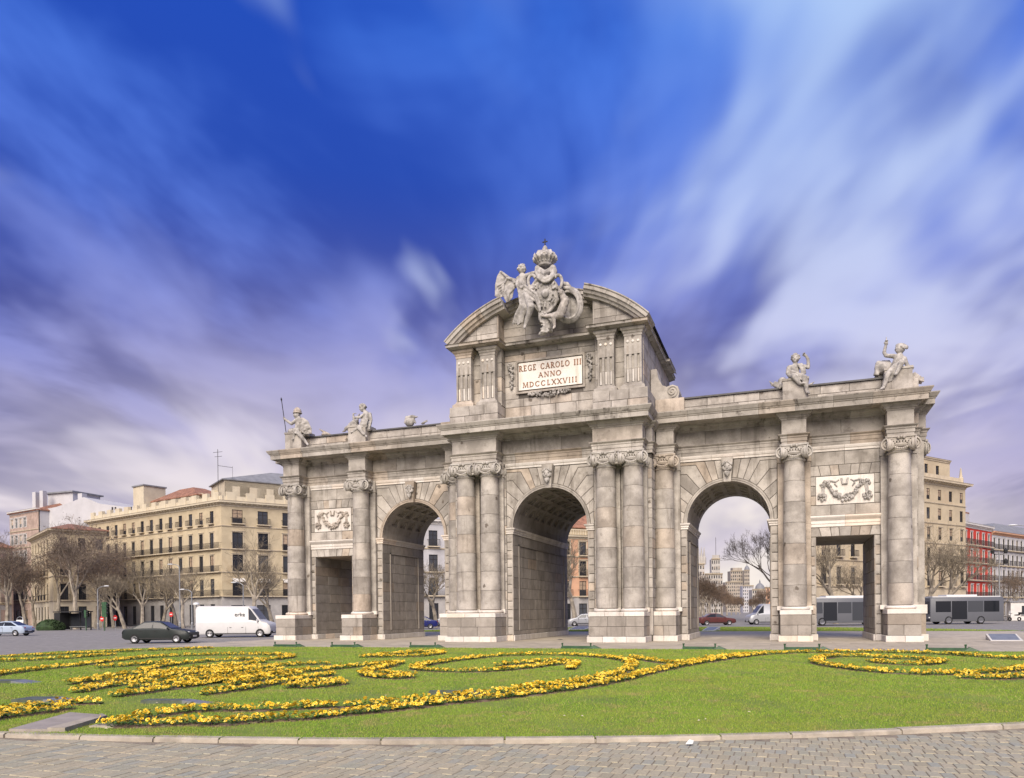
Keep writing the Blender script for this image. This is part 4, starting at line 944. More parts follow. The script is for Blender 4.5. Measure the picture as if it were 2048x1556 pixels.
def head(b, c, r, look=(0, -1, 0), hair=True, seed=1):
    c = Vector(c); f = Vector(look).normalized(); s = f.cross(Vector((0, 0, 1))).normalized(); u = s.cross(f)
    b.ball(c, r, 12, 10, (.90, .95, 1.08)); b.ball(c+f*r*.35-u*r*.45, r*.62, 10, 8)
    b.cap(c+f*r*.92+u*r*.12, c+f*r*1.08-u*r*.18, r*.10, r*.15, 6)          # nose
    for k in (-1, 1):
        b.ball(c+f*r*.80+s*r*.36*k+u*r*.22, r*.20, 6, 5, (1, 1, .55)); b.ball(c+s*r*.92*k-u*r*.05, r*.22, 6, 5, (.6, .8, 1.2)); b.ball(c+f*r*.72+s*r*.42*k-u*r*.30, r*.26, 6, 5)
    b.cap(c+f*r*.90-u*r*.42-s*r*.18, c+f*r*.90-u*r*.42+s*r*.18, r*.10, r*.10, 6); b.ball(c+f*r*.75-u*r*.72, r*.24, 6, 5)
    if hair:
        q = random.Random(seed)
        for k in range(46):
            a = q.uniform(0, 6.28); e = q.uniform(-.25, 1.5); d = (f*cos(a)*cos(e)+s*sin(a)*cos(e)+u*sin(e))
            if d.dot(f) > .55 and d.dot(u) < .55: continue
            b.ball(c+d*r*.98, r*q.uniform(.16, .26), 6, 5)
def folds(b, pts, r, n=5, spread=(.06, 0, 0), seed=1):
    q = random.Random(seed)
    for k in range(n):
        o = Vector(spread)*(k-(n-1)/2); b.tube([Vector(p)+o+Vector((q.uniform(-.02, .02), q.uniform(-.03, .03), 0)) for p in pts], [r*q.uniform(.8, 1.2) for _ in pts], 6)
VX = .028
# warrior child with spear and shield
P = Px(550, 790, 8.904, -.45)
st = thing('statue', P(400, 760).xyz, 'stone figure in a helmet holding a spear and shield on the left end', 'statue', 'seated figures on the parapet')
b = MB(); head(b, P(395, 350), .25, (-.55, -.8, -.1), False)
limb(b, [P(420, 420, .05), P(430, 520, .08), P(420, 620, .05)], [.20, .27, .29]); limb(b, [P(395, 350), P(415, 420, .03)], [.13, .14])
limb(b, [P(360, 460, -.1), P(295, 515, -.22), P(185, 440, -.28)], [.13, .105, .085]); hand(b, P(175, 432, -.30), (-.2, -.2, 1), .08)
limb(b, [P(420, 640, -.1), P(425, 690, -.5), P(560, 850, -.45)], [.20, .155, .10]); foot(b, P(575, 870, -.45), (.5, -.5, -.35), .10)
limb(b, [P(400, 610, .0), P(350, 620, -.45), P(345, 760, -.35)], [.19, .14, .095]); foot(b, P(340, 785, -.35), (-.1, -.8, -.3), .09)
folds(b, [P(400, 560, -.2), P(400, 620, -.45), P(380, 690, -.50)], .06, 5, (.07, 0, 0))
b.ball(P(310, 650, .1), .30, 10, 8, (1.2, 1, .75)); b.box(*sorted((P(235, 700).x, P(620, 700).x)), -.7, .2, P(400, 720).z-.12, P(400, 690).z)
carve('body', b, VX, st)
b = MB(); b.lathe([(.27, -.06), (.285, 0), (.28, .12), (.22, .26), (.10, .36), (.04, .40)], P(400, 318), 16); b.lathe([(.33, -.05), (.33, -.01), (.27, .02)], P(400, 318), 16)
b.tube([P(470, 330, .1), P(430, 255, .0), P(370, 230, -.1)], [.05, .07, .05], 6); carve('helmet', b, .025, st)
SH = [(362, 412), (498, 400), (590, 460), (655, 600), (655, 690), (530, 702), (450, 640), (380, 520)]
b = MB(); vs = [P(x, y, -.42) for x, y in SH]+[P(x, y, -.30) for x, y in SH]; cf = P(510, 560, -.56); cb = P(510, 560, -.34); n_ = 8
b.add(vs+[cf, cb], [(i, (i+1) % 8, 16) for i in range(8)]+[(8+(i+1) % 8, 8+i, 17) for i in range(8)]+[(i, 8+i, 8+(i+1) % 8, (i+1) % 8) for i in range(8)])
for q in ((450, 480), (520, 500), (540, 560), (590, 590), (520, 620)): b.ball(P(*q, -.52), .07, 6, 5, (1.6, .5, 1))
carve('shield', b, .028, st)
put('spear', MB().tube([P(112, 60, -.35), P(160, 400, -.35), P(215, 790, -.35)], .026, 6).tube([P(118, 110, -.35), P(113, 75, -.35), P(108, 40, -.35)], [.03, .06, .005], 6), 'iron', st)
# wing tip of a trophy behind the parapet
def trophy(P, pts, label, extra=()):
    t = thing('trophy', P(*pts[0][0]).xyz, label, 'sculpture', 'carved trophies on the parapet'); b = MB()
    for i, (x, y) in enumerate(pts): pass
    return t, b
P = Px(550, 790, 8.904, .1)
t = thing('trophy', P(900, 700), 'small carved wing tip poking above the left parapet beside the spear figure', 'sculpture', 'carved trophies on the parapet'); b = MB()
for k in range(4): b.tube([P(780+14*k, 600+14*k), P(860+12*k, 645+12*k), P(1000-10*k, 712)], [.02, .07, .06], 6)
b.ball(P(900, 700, .1), .25, 8, 6, (1.4, .8, .5)); carve('feathers', b, .03, t)
# child with cuirass
P = Px(550, 790, 8.904, -.45)
st = thing('statue', P(1560, 700).xyz, 'stone child leaning on an empty cuirass, looking away to the left', 'statue', 'seated figures on the parapet')
b = MB(); head(b, P(1565, 225), .25, (-.5, -.7, -.35), True, 3); limb(b, [P(1590, 280), P(1620, 320)], [.12, .15])
limb(b, [P(1620, 340), P(1615, 430), P(1570, 540)], [.23, .26, .28]); limb(b, [P(1690, 340, .05), P(1712, 440, .05), P(1690, 560, -.05)], [.12, .10, .08])
limb(b, [P(1580, 350, -.2), P(1510, 400, -.3), P(1450, 400, -.3)], [.11, .09, .07]); hand(b, P(1440, 400, -.3), (-1, 0, 0), .075)
limb(b, [P(1560, 550, -.1), P(1490, 585, -.45), P(1590, 700, -.42)], [.19, .15, .11]); foot(b, P(1625, 735, -.42), (.45, -.6, -.4), .09)
limb(b, [P(1530, 560, .0), P(1450, 610, -.35), P(1400, 650, -.35)], [.17, .12, .08]); foot(b, P(1395, 655, -.35), (-.5, -.6, -.2), .08)
folds(b, [P(1600, 420, -.3), P(1590, 520, -.40), P(1585, 580, -.38)], .055, 6, (.085, 0, 0), 4); folds(b, [P(1680, 470, -.1), P(1660, 560, -.2), P(1655, 640, -.15)], .06, 4, (.07, .02, 0), 5)
b.box(*sorted((P(1460, 600).x, P(1720, 600).x)), -.7, .1, P(1560, 640).z, P(1560, 590).z); carve('body', b, VX, st)
b = MB(); limb(b, [P(1330, 620, .1), P(1370, 560, .1), P(1430, 500, .1)], [.16, .30, .26]); b.ball(P(1400, 560, .1), .34, 10, 8, (1.1, .8, 1.0))
b.tube([P(1430, 500), P(1400, 420), P(1395, 330), P(1450, 330)], [.10, .09, .06, .03], 6); b.tube([P(1470, 480), P(1480, 380), P(1510, 330)], [.08, .07, .04], 6); b.tube([P(1340, 560), P(1260, 600), P(1240, 640), P(1195, 658)], [.16, .13, .08, .03], 8); carve('cuirass', b, .03, st)
P = Px(520, 780, 4.876, .2)
t = thing('trophy', P(1470, 330), 'carved helmet plume above the left parapet next to the attic', 'sculpture', 'carved trophies on the parapet'); b = MB()
b.ball(P(1460, 315), .30, 10, 8, (1.2, .8, 1.0)); b.tube([P(1420, 330), P(1440, 275), P(1490, 262), P(1545, 262)], [.14, .20, .14, .02], 8); b.tube([P(1440, 300), P(1500, 285), P(1520, 325)], [.10, .10, .05], 6); carve('plume', b, .03, t)
t = thing('trophy', P(1610, 320), 'small carved feather tips at the foot of the attic, left side', 'sculpture', 'carved trophies on the parapet'); b = MB()
for k in range(3): b.tube([P(1575+10*k, 330), P(1605, 312), P(1635, 290+9*k)], [.07, .07, .015], 6)
carve('feathers', b, .026, t)
# child with raised fist
P = Px(1520, 660, 5.689, -.45)
st = thing('statue', P(400, 600).xyz, 'stone child facing forward with one fist raised and cloth over its lap', 'statue', 'seated figures on the parapet')
b = MB(); head(b, P(402, 322), .245, (-.12, -1, -.12), True, 5); limb(b, [P(402, 370), P(400, 410)], [.12, .15])
limb(b, [P(395, 430), P(395, 480), P(400, 550)], [.23, .26, .27]); b.cap(P(335, 425), P(470, 420), .13, .13)
limb(b, [P(500, 415), P(548, 425, -.1), P(552, 400, -.12), P(545, 330, -.12), P(520, 290, -.12)], [.12, .105, .095, .085, .07]); hand(b, P(508, 285, -.12), (-.4, -.3, .7), .075, .9)
limb(b, [P(325, 430), P(312, 490, -.1), P(330, 525, -.3)], [.115, .10, .075]); hand(b, P(335, 528, -.32), (.5, -.6, -.2), .07)
limb(b, [P(370, 540, -.1), P(385, 530, -.5), P(450, 605, -.52)], [.20, .16, .095]); foot(b, P(462, 612, -.52), (.6, -.6, -.1), .09)
limb(b, [P(450, 530, -.1), P(505, 540, -.5), P(530, 690, -.5)], [.20, .155, .095]); foot(b, P(538, 708, -.5), (.4, -.7, -.4), .095)
folds(b, [P(350, 490, -.25), P(420, 510, -.42), P(490, 545, -.50)], .055, 5, (0, 0, .06), 3); folds(b, [P(450, 385, -.15), P(490, 440, -.25), P(500, 500, -.25)], .06, 4, (.06, 0, 0), 4)
b.box(*sorted((P(300, 600).x, P(495, 600).x)), -.75, .1, P(400, 590).z, P(400, 560).z); carve('body', b, VX, st)
t = thing('trophy', P(200, 640), 'carved shield and feathers left of the child with the raised fist', 'sculpture', 'carved trophies on the parapet'); b = MB()
for k in range(4): b.tube([P(230, 650-8*k, .3), P(170, 640-14*k, .3), P(100+8*k, 575+24*k, .3)], [.10, .09, .02], 6)
b.ball(P(250, 600, .3), .24, 8, 6, (1, .8, 1.3)); b.tube([P(290, 560, .3), P(240, 570, .3), P(215, 620, .3), P(200, 665, .2)], [.12, .14, .10, .06], 6)
for k in range(4): b.tube([P(285-14*k, 600, .0), P(265-14*k, 630, -.1), P(215+4*k, 668, -.1)], .05, 6)
carve('shield', b, .03, t)
t = thing('trophy', P(600, 610, .3), 'thin carved feather tip right of the child with the raised fist', 'sculpture', 'carved trophies on the parapet'); b = MB()
b.tube([P(560, 632, .3), P(590, 610, .3), P(625, 583, .3)], [.09, .06, .012], 6); b.tube([P(555, 640, .3), P(600, 622, .3)], [.08, .05], 6); carve('feathers', b, .026, t)
# figure pointing up at the right end
st = thing('statue', P(1580, 560).xyz, 'stone figure with laurel wreath pointing one arm to the sky on the right end', 'statue', 'seated figures on the parapet')
b = MB(); head(b, P(1595, 215), .25, (-.75, -.5, .25), True, 8); limb(b, [P(1592, 255), P(1585, 300)], [.12, .16])
for k in range(6): b.ball(P(1560+22*k, 170+(k-2)**2*3), .09, 6, 5, (1, 1, 1.3))
limb(b, [P(1585, 310), P(1565, 360), P(1540, 430)], [.22, .25, .27]); b.cap(P(1525, 300), P(1640, 325), .13, .13)
limb(b, [P(1520, 298), P(1432, 292, -.1), P(1412, 255, -.1), P(1430, 180, -.1)], [.125, .10, .095, .075]); hand(b, P(1437, 155, -.1), (0, -.1, 1), .085, .7); b.cap(P(1438, 140, -.1), P(1437, 82, -.1), .045, .025, 6)
limb(b, [P(1645, 330), P(1672, 395, .0), P(1705, 432, .0)], [.12, .10, .08]); hand(b, P(1715, 434, 0), (1, 0, -.3), .075)
limb(b, [P(1560, 430, -.1), P(1612, 375, -.5), P(1555, 485, -.55)], [.19, .15, .095]); foot(b, P(1545, 500, -.55), (-.3, -.7, -.3), .09)
limb(b, [P(1520, 440, -.1), P(1455, 500, -.5), P(1412, 630, -.5)], [.20, .155, .10]); foot(b, P(1402, 655, -.5), (-.45, -.6, -.35), .10)
folds(b, [P(1560, 380, -.3), P(1510, 440, -.42), P(1465, 590, -.42)], .06, 6, (.055, 0, .01), 6); folds(b, [P(1640, 350, -.1), P(1600, 400, -.3), P(1520, 440, -.35)], .06, 4, (0, 0, .06), 7)
b.box(*sorted((P(1440, 520).x, P(1730, 520).x)), -.7, .3, P(1580, 470).z, P(1580, 440).z); carve('body', b, VX, st)
t = thing('trophy', P(1390, 470, .3), 'carved lion-headed helmet left of the pointing figure', 'sculpture', 'carved trophies on the parapet'); b = MB()
b.ball(P(1410, 430, .3), .40, 10, 8, (1.2, .9, .9)); b.ball(P(1350, 385, .2), .17, 8, 6); b.tube([P(1345, 400, .2), P(1322, 400, .2), P(1328, 470, .2), P(1322, 520, .2)], [.10, .07, .12, .16], 8); b.tube([P(1380, 370, .3), P(1460, 370, .3), P(1480, 420, .3)], [.12, .14, .12], 8); b.box(P(1318, 500).x, P(1480, 500).x, -.1, .6, P(1400, 560).z, P(1400, 480).z); carve('helmet', b, .032, t)
t = thing('trophy', P(1800, 580, .8), 'dark ragged row of carved feathers behind the pointing figure', 'sculpture', 'carved trophies on the parapet'); b = MB()
for k in range(6): b.tube([P(1740+22*k, 560+6*k, .6), P(1750+20*k, 500+12*k, .6), P(1770+18*k, 470+14*k, .6)], [.10, .08, .015], 6)
b.box(P(1735, 560).x, P(1815, 560).x, -.2, .9, P(1760, 640).z, P(1760, 530).z); b.tube([P(1815, 610, .8), P(1835, 570, .8), P(1866, 530, .8)], [.12, .10, .02], 6); carve('feathers', b, .03, t)
# ---- royal arms on the pediment
Y0 = -3.0; P = Px(980, 480, 7.78, Y0)
ARMS = thing('coat_of_arms', P(850, 1200).xyz, 'carved royal shield under a crown with a winged figure and a child on the pediment', 'sculpture')
b = MB(); ring = []
for k in range(28):
    a = 2*PI*k/28; w = 205+25*cos(2*a); ring.append((850+w*cos(a)*(1.0 if sin(a) < .3 else .9), 850+290*sin(a)))
b.add([P(x, y, -.30) for x, y in ring]+[P(x, y, .5) for x, y in ring]+[P(850, 840, -.62)], [(i, (i+1) % 28, 56) for i in range(28)]+[(i, 28+i, 28+(i+1) % 28, (i+1) % 28) for i in range(28)]+[tuple(28+i for i in range(28))[::-1]])
b.tube([P(x, y, -.33) for x, y in ring+ring[:2]], .085, 8)
for sx, cx in ((-1, 655), (1, 1060)): b.tube([P(cx+60*cos(a)*sx, 650+105*sin(a), -.38) for a in lin(-2.6, 2.6, 14)], .10, 8)
q_ = random.Random(2)
for k in range(80): b.ball(P(850+q_.uniform(-150, 150), 840+q_.uniform(-190, 200), -.50), q_.uniform(.04, .075), 6, 4, (1, .7, 1))
b.ball(P(860, 830, -.60), .22, 10, 8, (1, .5, 1.2)); carve('shield', b, .029, ARMS)
b = MB(); b.lathe([(.62, -1.1), (.66, -.7), (.60, -.35), (.56, .0), (.50, .02), (.44, -.3)], P(858, 560, .1)+Vector((0, 0, .95)), 20, PI*1.92-PI*.0, PI*1.08+2*PI-.0, False) if False else b.tube([P(740, 420, .1), P(735, 520, -.15), P(780, 600, -.42), P(870, 625, -.5), P(960, 590, -.42), P(1000, 500, -.1), P(985, 420, .1)], [.14, .20, .20, .20, .20, .20, .14], 8)
for k in range(15): t_ = k/14; b.ball(P(750+240*t_, 590+75*sin(PI*t_)+10*t_-40*t_, -.60), .085, 6, 5)
b.tube([P(760, 470, .1), P(850, 540, -.35), P(960, 470, .1)], [.20, .26, .20], 8); b.ball(P(980, 440, -.05), .20, 8, 6); b.ball(P(735, 440, .0), .16, 8, 6); carve('mantle', b, .029, ARMS)
b = MB(); cz = P(858, 330, .3); b.lathe([(.36, -.34), (.42, -.33), (.44, -.16), (.50, -.08), (.62, .08), (.64, .22), (.54, .40), (.36, .52), (.12, .58)], cz, 24)
for k in range(16):
    a = 2*PI*k/16; b.ball(cz+Vector((.47*cos(a), .47*sin(a), -.13)), .06, 6, 5); b.tube([cz+Vector((.52*cos(a), .52*sin(a), -.05)), cz+Vector((.70*cos(a), .70*sin(a), .10)), cz+Vector((.68*cos(a), .68*sin(a), .26))], [.05, .07, .03], 6)
for k in range(8):
    a = 2*PI*k/8+.2; b.tube([cz+Vector((.66*cos(a), .66*sin(a), .2)), cz+Vector((.52*cos(a), .52*sin(a), .46)), cz+Vector((.15*cos(a), .15*sin(a), .58))], .055, 6)
b.lathe([(.10, .5), (.16, .58), (.17, .72), (.10, .86), (.04, .92)], cz, 12); b.tube([cz+Vector((-.62, 0, .1)), cz+Vector((-.66, 0, .45)), cz+Vector((-.62, 0, .62))], [.09, .07, .02], 6)
cr_ = carve('crown', b, .03, ARMS)
put('cross', MB().box(cz.x-.03, cz.x+.03, cz.y-.03, cz.y+.03, cz.z+.88, cz.z+1.30).box(cz.x-.15, cz.x+.15, cz.y-.028, cz.y+.028, cz.z+1.10, cz.z+1.16), 'iron', cr_)
b = MB(); head(b, P(495, 455, .1), .27, (.85, -.45, .1), True, 4); limb(b, [P(500, 520, .1), P(505, 560, .1)], [.13, .17])
limb(b, [P(505, 590, .05), P(500, 680, .05), P(505, 790, -.05)], [.27, .28, .31]); limb(b, [P(560, 560), P(650, 520, .1), P(720, 500, .2)], [.14, .11, .09]); hand(b, P(735, 500, .2), (1, .2, .1), .085)
limb(b, [P(440, 600), P(420, 700, -.15), P(480, 740, -.4)], [.14, .11, .09]); hand(b, P(490, 742, -.42), (.8, -.3, 0), .08)
limb(b, [P(540, 800, -.1), P(640, 1040, -.75), P(560, 1300, -.55)], [.27, .21, .12]); foot(b, P(548, 1330, -.55), (-.1, -.5, -.85), .11)
limb(b, [P(500, 810, -.0), P(560, 1060, -.55), P(470, 1270, -.35)], [.26, .20, .12]); foot(b, P(465, 1290, -.35), (-.3, -.6, -.6), .10)
folds(b, [P(460, 700, -.15), P(560, 780, -.42), P(720, 900, -.55), P(780, 1060, -.6)], .085, 6, (0, 0, .085), 2); folds(b, [P(520, 850, -.35), P(540, 1000, -.6), P(470, 1160, -.5), P(430, 1300, -.4)], .085, 6, (.10, 0, 0), 3); folds(b, [P(440, 680, -.2), P(470, 760, -.35), P(500, 880, -.4)], .07, 5, (.07, 0, 0), 5)
carve('winged_figure', b, .030, ARMS)
b = MB()
W1 = [(75, 880), (78, 700), (110, 560), (160, 475), (230, 540), (320, 590), (420, 620), (440, 720), (330, 800), (230, 870), (160, 900)]
W2 = [(215, 900), (195, 830), (235, 770), (215, 650), (260, 590), (360, 610), (400, 680), (370, 800), (350, 900), (300, 960), (255, 975)]
for Wp, dy in ((W1, .35), (W2, -.02)):
    k = len(Wp); b.add([P(x, y, dy) for x, y in Wp]+[P(x, y, dy+.16) for x, y in Wp], [tuple(range(k)), tuple(range(k, 2*k))[::-1]]+[(i, k+i, k+(i+1) % k, (i+1) % k) for i in range(k)])
for k in range(6): b.tube([P(400-10*k, 640+14*k, .33), P(260-14*k, 640+34*k, .30), P(110+22*k, 720+36*k, .30)], [.07, .07, .03], 6); b.tube([P(380, 650+20*k, -.04), P(300, 720+22*k, -.07), P(240+8*k, 800+26*k, -.05)], [.06, .06, .02], 6)
b.tube([P(420, 640, .3), P(300, 600, .28), P(170, 490, .28)], [.12, .11, .06], 8); b.tube([P(390, 680, -.05), P(350, 610, -.08), P(260, 595, -.08), P(222, 680, -.08)], [.10, .10, .08, .05], 8); carve('wings', b, .030, ARMS)
b = MB(); head(b, P(1100, 830, -.55), .19, (-.6, .3, .3), True, 9); limb(b, [P(1130, 870, -.5), P(1170, 960, -.5), P(1110, 1110, -.55)], [.18, .24, .26]); b.ball(P(1085, 1160, -.55), .27, 10, 8)
limb(b, [P(1140, 850, -.45), P(1090, 790, -.5), P(1070, 760, -.5)], [.12, .09, .07]); hand(b, P(1068, 752, -.5), (-.3, 0, 1), .07); limb(b, [P(1190, 900, -.45), P(1195, 1000, -.6), P(1120, 1050, -.7)], [.11, .09, .07]); hand(b, P(1110, 1055, -.7), (-1, 0, 0), .065)
limb(b, [P(1080, 1150, -.65), P(960, 1180, -.8), P(850, 1185, -.75)], [.20, .15, .09]); foot(b, P(835, 1182, -.75), (-1, -.2, .1), .08); limb(b, [P(1060, 1180, -.6), P(985, 1190, -.85), P(1005, 1330, -.7)], [.19, .14, .085]); foot(b, P(1005, 1350, -.7), (-.2, -.6, -.6), .085); carve('child', b, .032, ARMS)
b = MB()
for k, (rx, ry, rr) in enumerate(((205, 265, .10), (180, 240, .09), (150, 210, .08))): b.tube([P(1225+rx*cos(a), 1010+ry*sin(a), .05-.10*k+.10) for a in lin(-2.0, 2.3, 22)], rr, 8)
dp = [(1225+195*cos(a), 1010+255*sin(a)) for a in lin(-1.9, 2.2, 20)]+[(1080, 1200), (1110, 1000), (1130, 800)]; k = len(dp)
b.add([P(x, y, .28) for x, y in dp]+[P(x, y, .5) for x, y in dp], [tuple(range(k)), tuple(range(k, 2*k))[::-1]]+[(i, k+i, k+(i+1) % k, (i+1) % k) for i in range(k)])
b.tube([P(1130, 740, -.1), P(1240, 750, -.1), P(1330, 830, -.05), P(1390, 930, .0)], [.10, .12, .10, .08], 8); b.tube([P(1120, 680, .2), P(1200, 690, .2), P(1250, 740, .2)], [.14, .14, .1], 8); carve('drapery', b, .030, ARMS)
b = MB(); b.tube([P(800, 1120, -.4), P(800, 1220, -.45), P(880, 1290, -.45), P(900, 1370, -.42), P(830, 1440, -.45), P(760, 1475, -.5)], [.18, .20, .24, .24, .20, .07], 10); q_ = random.Random(6)
b.tube([P(940, 1150, -.3), P(950, 1280, -.25), P(940, 1430, -.3)], [.16, .18, .14], 8)
for k in range(60): b.ball(P(840+q_.uniform(-55, 75), 1200+q_.uniform(-50, 240), -.62), q_.uniform(.04, .075), 6, 4)
carve('lion_pelt', b, .029, ARMS)
# ------------------------------------------------------------------ buildings round the square
plain('wall_cream', (.47, .395, .265), .9, .10, .6, bump=.1, dirt=(.38, .30, .19)); plain('wall_cream_pale', (.52, .46, .345), .9, .10, .6, dirt=(.48, .41, .30)); plain('wall_grey', (.36, .345, .33), .85, .12, .8, dirt=(.27, .26, .25))
plain('wall_white', (.46, .455, .47), .9, .06, .5, dirt=(.36, .35, .355)); plain('wall_peach', (.56, .33, .21), .9, .08, .6); plain('wall_red', (.50, .045, .026), .8, .15, .8); plain('wall_brick', (.35, .265, .22), .9, .2, 1.2)
plain('wall_stone', (.46, .385, .265), .9, .10, .5, dirt=(.42, .33, .22)); plain('trim_white', (.58, .56, .53), .8, .08, 1); plain('trim_stone', (.48, .41, .30), .85, .12, 1)
plain('roof_tile', (.26, .13, .085), .85, .35, 1.5, bump=.4, objvar=.2); plain('roof_grey', (.20, .205, .22), .7, .15, 1); plain('frame_dark', (.035, .03, .028), .5, .2, 3); plain('frame_white', (.6, .6, .58), .5, .1, 3); plain('blind', (.36, .27, .19), .8, .2, 3, objvar=.3); plain('awning', (.62, .60, .56), .8, .1, 3)
def glassmat():
    t, p = newmat('glass'); v, oi = objvec(t); c = t.mix(t.rng((oi, 5), 0, 1), (.012, .014, .018, 1), (.06, .065, .075, 1)); t.set(p, 'Base Color', c); t.set(p, 'Roughness', .08); t.set(p, 'Specular IOR Level', .35)
glassmat()
WM = {}
def win_mesh(w, h, style):
    k = (round(w, 2), round(h, 2), style)
    if k in WM: return WM[k]
    b = MB(); f = .08
    for q in ((-w/2, -w/2+f, 0, h), (w/2-f, w/2, 0, h), (-w/2+f, w/2-f, 0, f), (-w/2+f, w/2-f, h-f, h), (-.035, .035, f, h-f)): b.box(q[0], q[1], .10, .18, q[2], q[3])
    if h > 1.8: b.box(-w/2+f, -.035, .11, .17, h*.72, h*.72+.05); b.box(.035, w/2-f, .11, .17, h*.72, h*.72+.05)
    fm = b.mesh('window'); fm.materials.append(M[style]); p = MB().box(-w/2, w/2, .16, .20, 0, h).mesh('pane'); p.materials.append(M['glass'])
    s = MB()
    for j in range(7): s.box(-w/2+f, w/2-f, .125+.004*j, .145+.004*j, h-f-(j+1)*h*.08, h-f-j*h*.08-.01)
    sh = s.mesh('blind'); sh.materials.append(M['blind']); WM[k] = (fm, p, sh); return WM[k]
BM = {}
def balc_mesh(w, d=.55, hgt=1.0):
    k = (round(w, 1), d)
    if k in BM: return BM[k]
    b = MB(); b.box(-w/2, w/2, -d, .0, -.16, 0)
    s = b.mesh('balcony'); s.materials.append(M['trim_stone']); r_ = MB(); r_.box(-w/2, w/2, -d, -d+.04, hgt-.05, hgt); r_.box(-w/2, w/2, -d, -d+.04, .08, .12)
    for y0 in (-w/2, w/2-.04): r_.box(y0, y0+.04, -d, 0, hgt-.05, hgt)
    n = max(3, int(w/.16))
    for i in range(n+1): x = -w/2+w*i/n; r_.box(x-.018, x+.018, -d+.008, -d+.032, .1, hgt-.03)
    rm = r_.mesh('railing'); rm.materials.append(M['frame_dark']); BM[k] = (s, rm); return BM[k]
FR = random.Random(21)
def facade(bl, p0, p1, floors, cols, wall, base=None, style='frame_dark', blind=.3, trim='trim_stone', surround=False):
    p0 = Vector((p0[0], p0[1])); p1 = Vector((p1[0], p1[1])); d = p1-p0; L = d.length; d.normalize(); n = Vector((d.y, -d.x)); rz = math.atan2(d.y, d.x)
    P = lambda u_, z, o=0.0: (p0.x+d.x*u_+n.x*o, p0.y+d.y*u_+n.y*o, z)
    for fi, F in enumerate(floors):
        b = MB(); z0, z1, w, h, sill = F['z0'], F['z1'], F['w'], F['h'], F['sill']; cs = [c for c in (F.get('cols') or cols) if w/2+.1 < c < L-w/2-.1]
        za, zb = z0+sill, min(z0+sill+h, z1-.15); Q = lambda u0, u1, a, c: b.add([P(u0, a), P(u1, a), P(u1, c), P(u0, c)], [(0, 1, 2, 3)])
        if sill > .02: Q(0, L, z0, za)
        Q(0, L, zb, z1); u_ = 0
        for c in cs:
            Q(u_, c-w/2, za, zb); u_ = c+w/2
            for (a1, a2, e1, e2) in ((c-w/2, c-w/2, za, zb), (c+w/2, c+w/2, za, zb)): b.add([P(a1, e1), P(a1, e1, -.3), P(a1, e2, -.3), P(a1, e2)], [(0, 1, 2, 3)])
            b.add([P(c-w/2, zb), P(c+w/2, zb), P(c+w/2, zb, -.3), P(c-w/2, zb, -.3)], [(0, 1, 2, 3)]); b.add([P(c-w/2, za), P(c+w/2, za), P(c+w/2, za, -.3), P(c-w/2, za, -.3)], [(0, 1, 2, 3)])
        Q(u_, L, za, zb)
        put('wall', b, F.get('mat', wall), bl)
        for c in cs:
            fm, pm, sm_ = win_mesh(w, zb-za, F.get('style', style)); o = put('window', fm, None, bl, P(c, za), rz); pp = put('pane', pm, None, o, (0, 0, 0), 0, local=True)
            if FR.random() < F.get('blind', blind):
                q = put('blind', sm_, None, o, (0, 0, 0), 0, local=True)
            if surround or F.get('sur'):
                s_ = MB().box(-w/2-.16, -w/2, -.06, .1, 0, zb-za+.16).box(w/2, w/2+.16, -.06, .1, 0, zb-za+.16).box(-w/2, w/2, -.06, .1, zb-za, zb-za+.16).box(-w/2-.22, w/2+.22, -.16, .02, zb-za+.17, zb-za+.27)
                put('window_surround', s_, F.get('surmat', trim), bl, P(c, za), rz)
            if F.get('balc') == 'each':
                sm2, rm = balc_mesh(w+.5); o2 = put('balcony', sm2, None, bl, P(c, za+.02), rz); put('railing', rm, None, o2, (0, 0, 0), 0, local=True)
            if F.get('awn'): put('awning', MB().add([(-w/2-.1, 0, zb-za), (w/2+.1, 0, zb-za), (w/2+.1, -.9, zb-za-.5), (-w/2-.1, -.9, zb-za-.5), (w/2+.1, -.9, zb-za-.7), (-w/2-.1, -.9, zb-za-.7)], [(0, 1, 2, 3), (3, 2, 4, 5)]), 'awning', bl, P(c, za), rz)
        if F.get('balc') == 'run':
            nseg = max(1, int(L/8)); w_ = L/nseg
            for k in range(nseg): sm2, rm = balc_mesh(w_-.1); o2 = put('balcony', sm2, None, bl, P(w_*(k+.5), za+.02), rz); put('railing', rm, None, o2, (0, 0, 0), 0, local=True)
        if F.get('string', True) and fi: put('string_course', sweep(MB(), [P(0, 0)[:2], P(L, 0)[:2]], [(-.02, z0-.14), (.10, z0-.14), (.16, z0-.02), (.16, z0+.05), (-.02, z0+.08)]), trim, bl)
    return L
def fl(z0, z1, w, h, sill=.0, **k): return dict(z0=z0, z1=z1, w=w, h=h, sill=sill, **k)
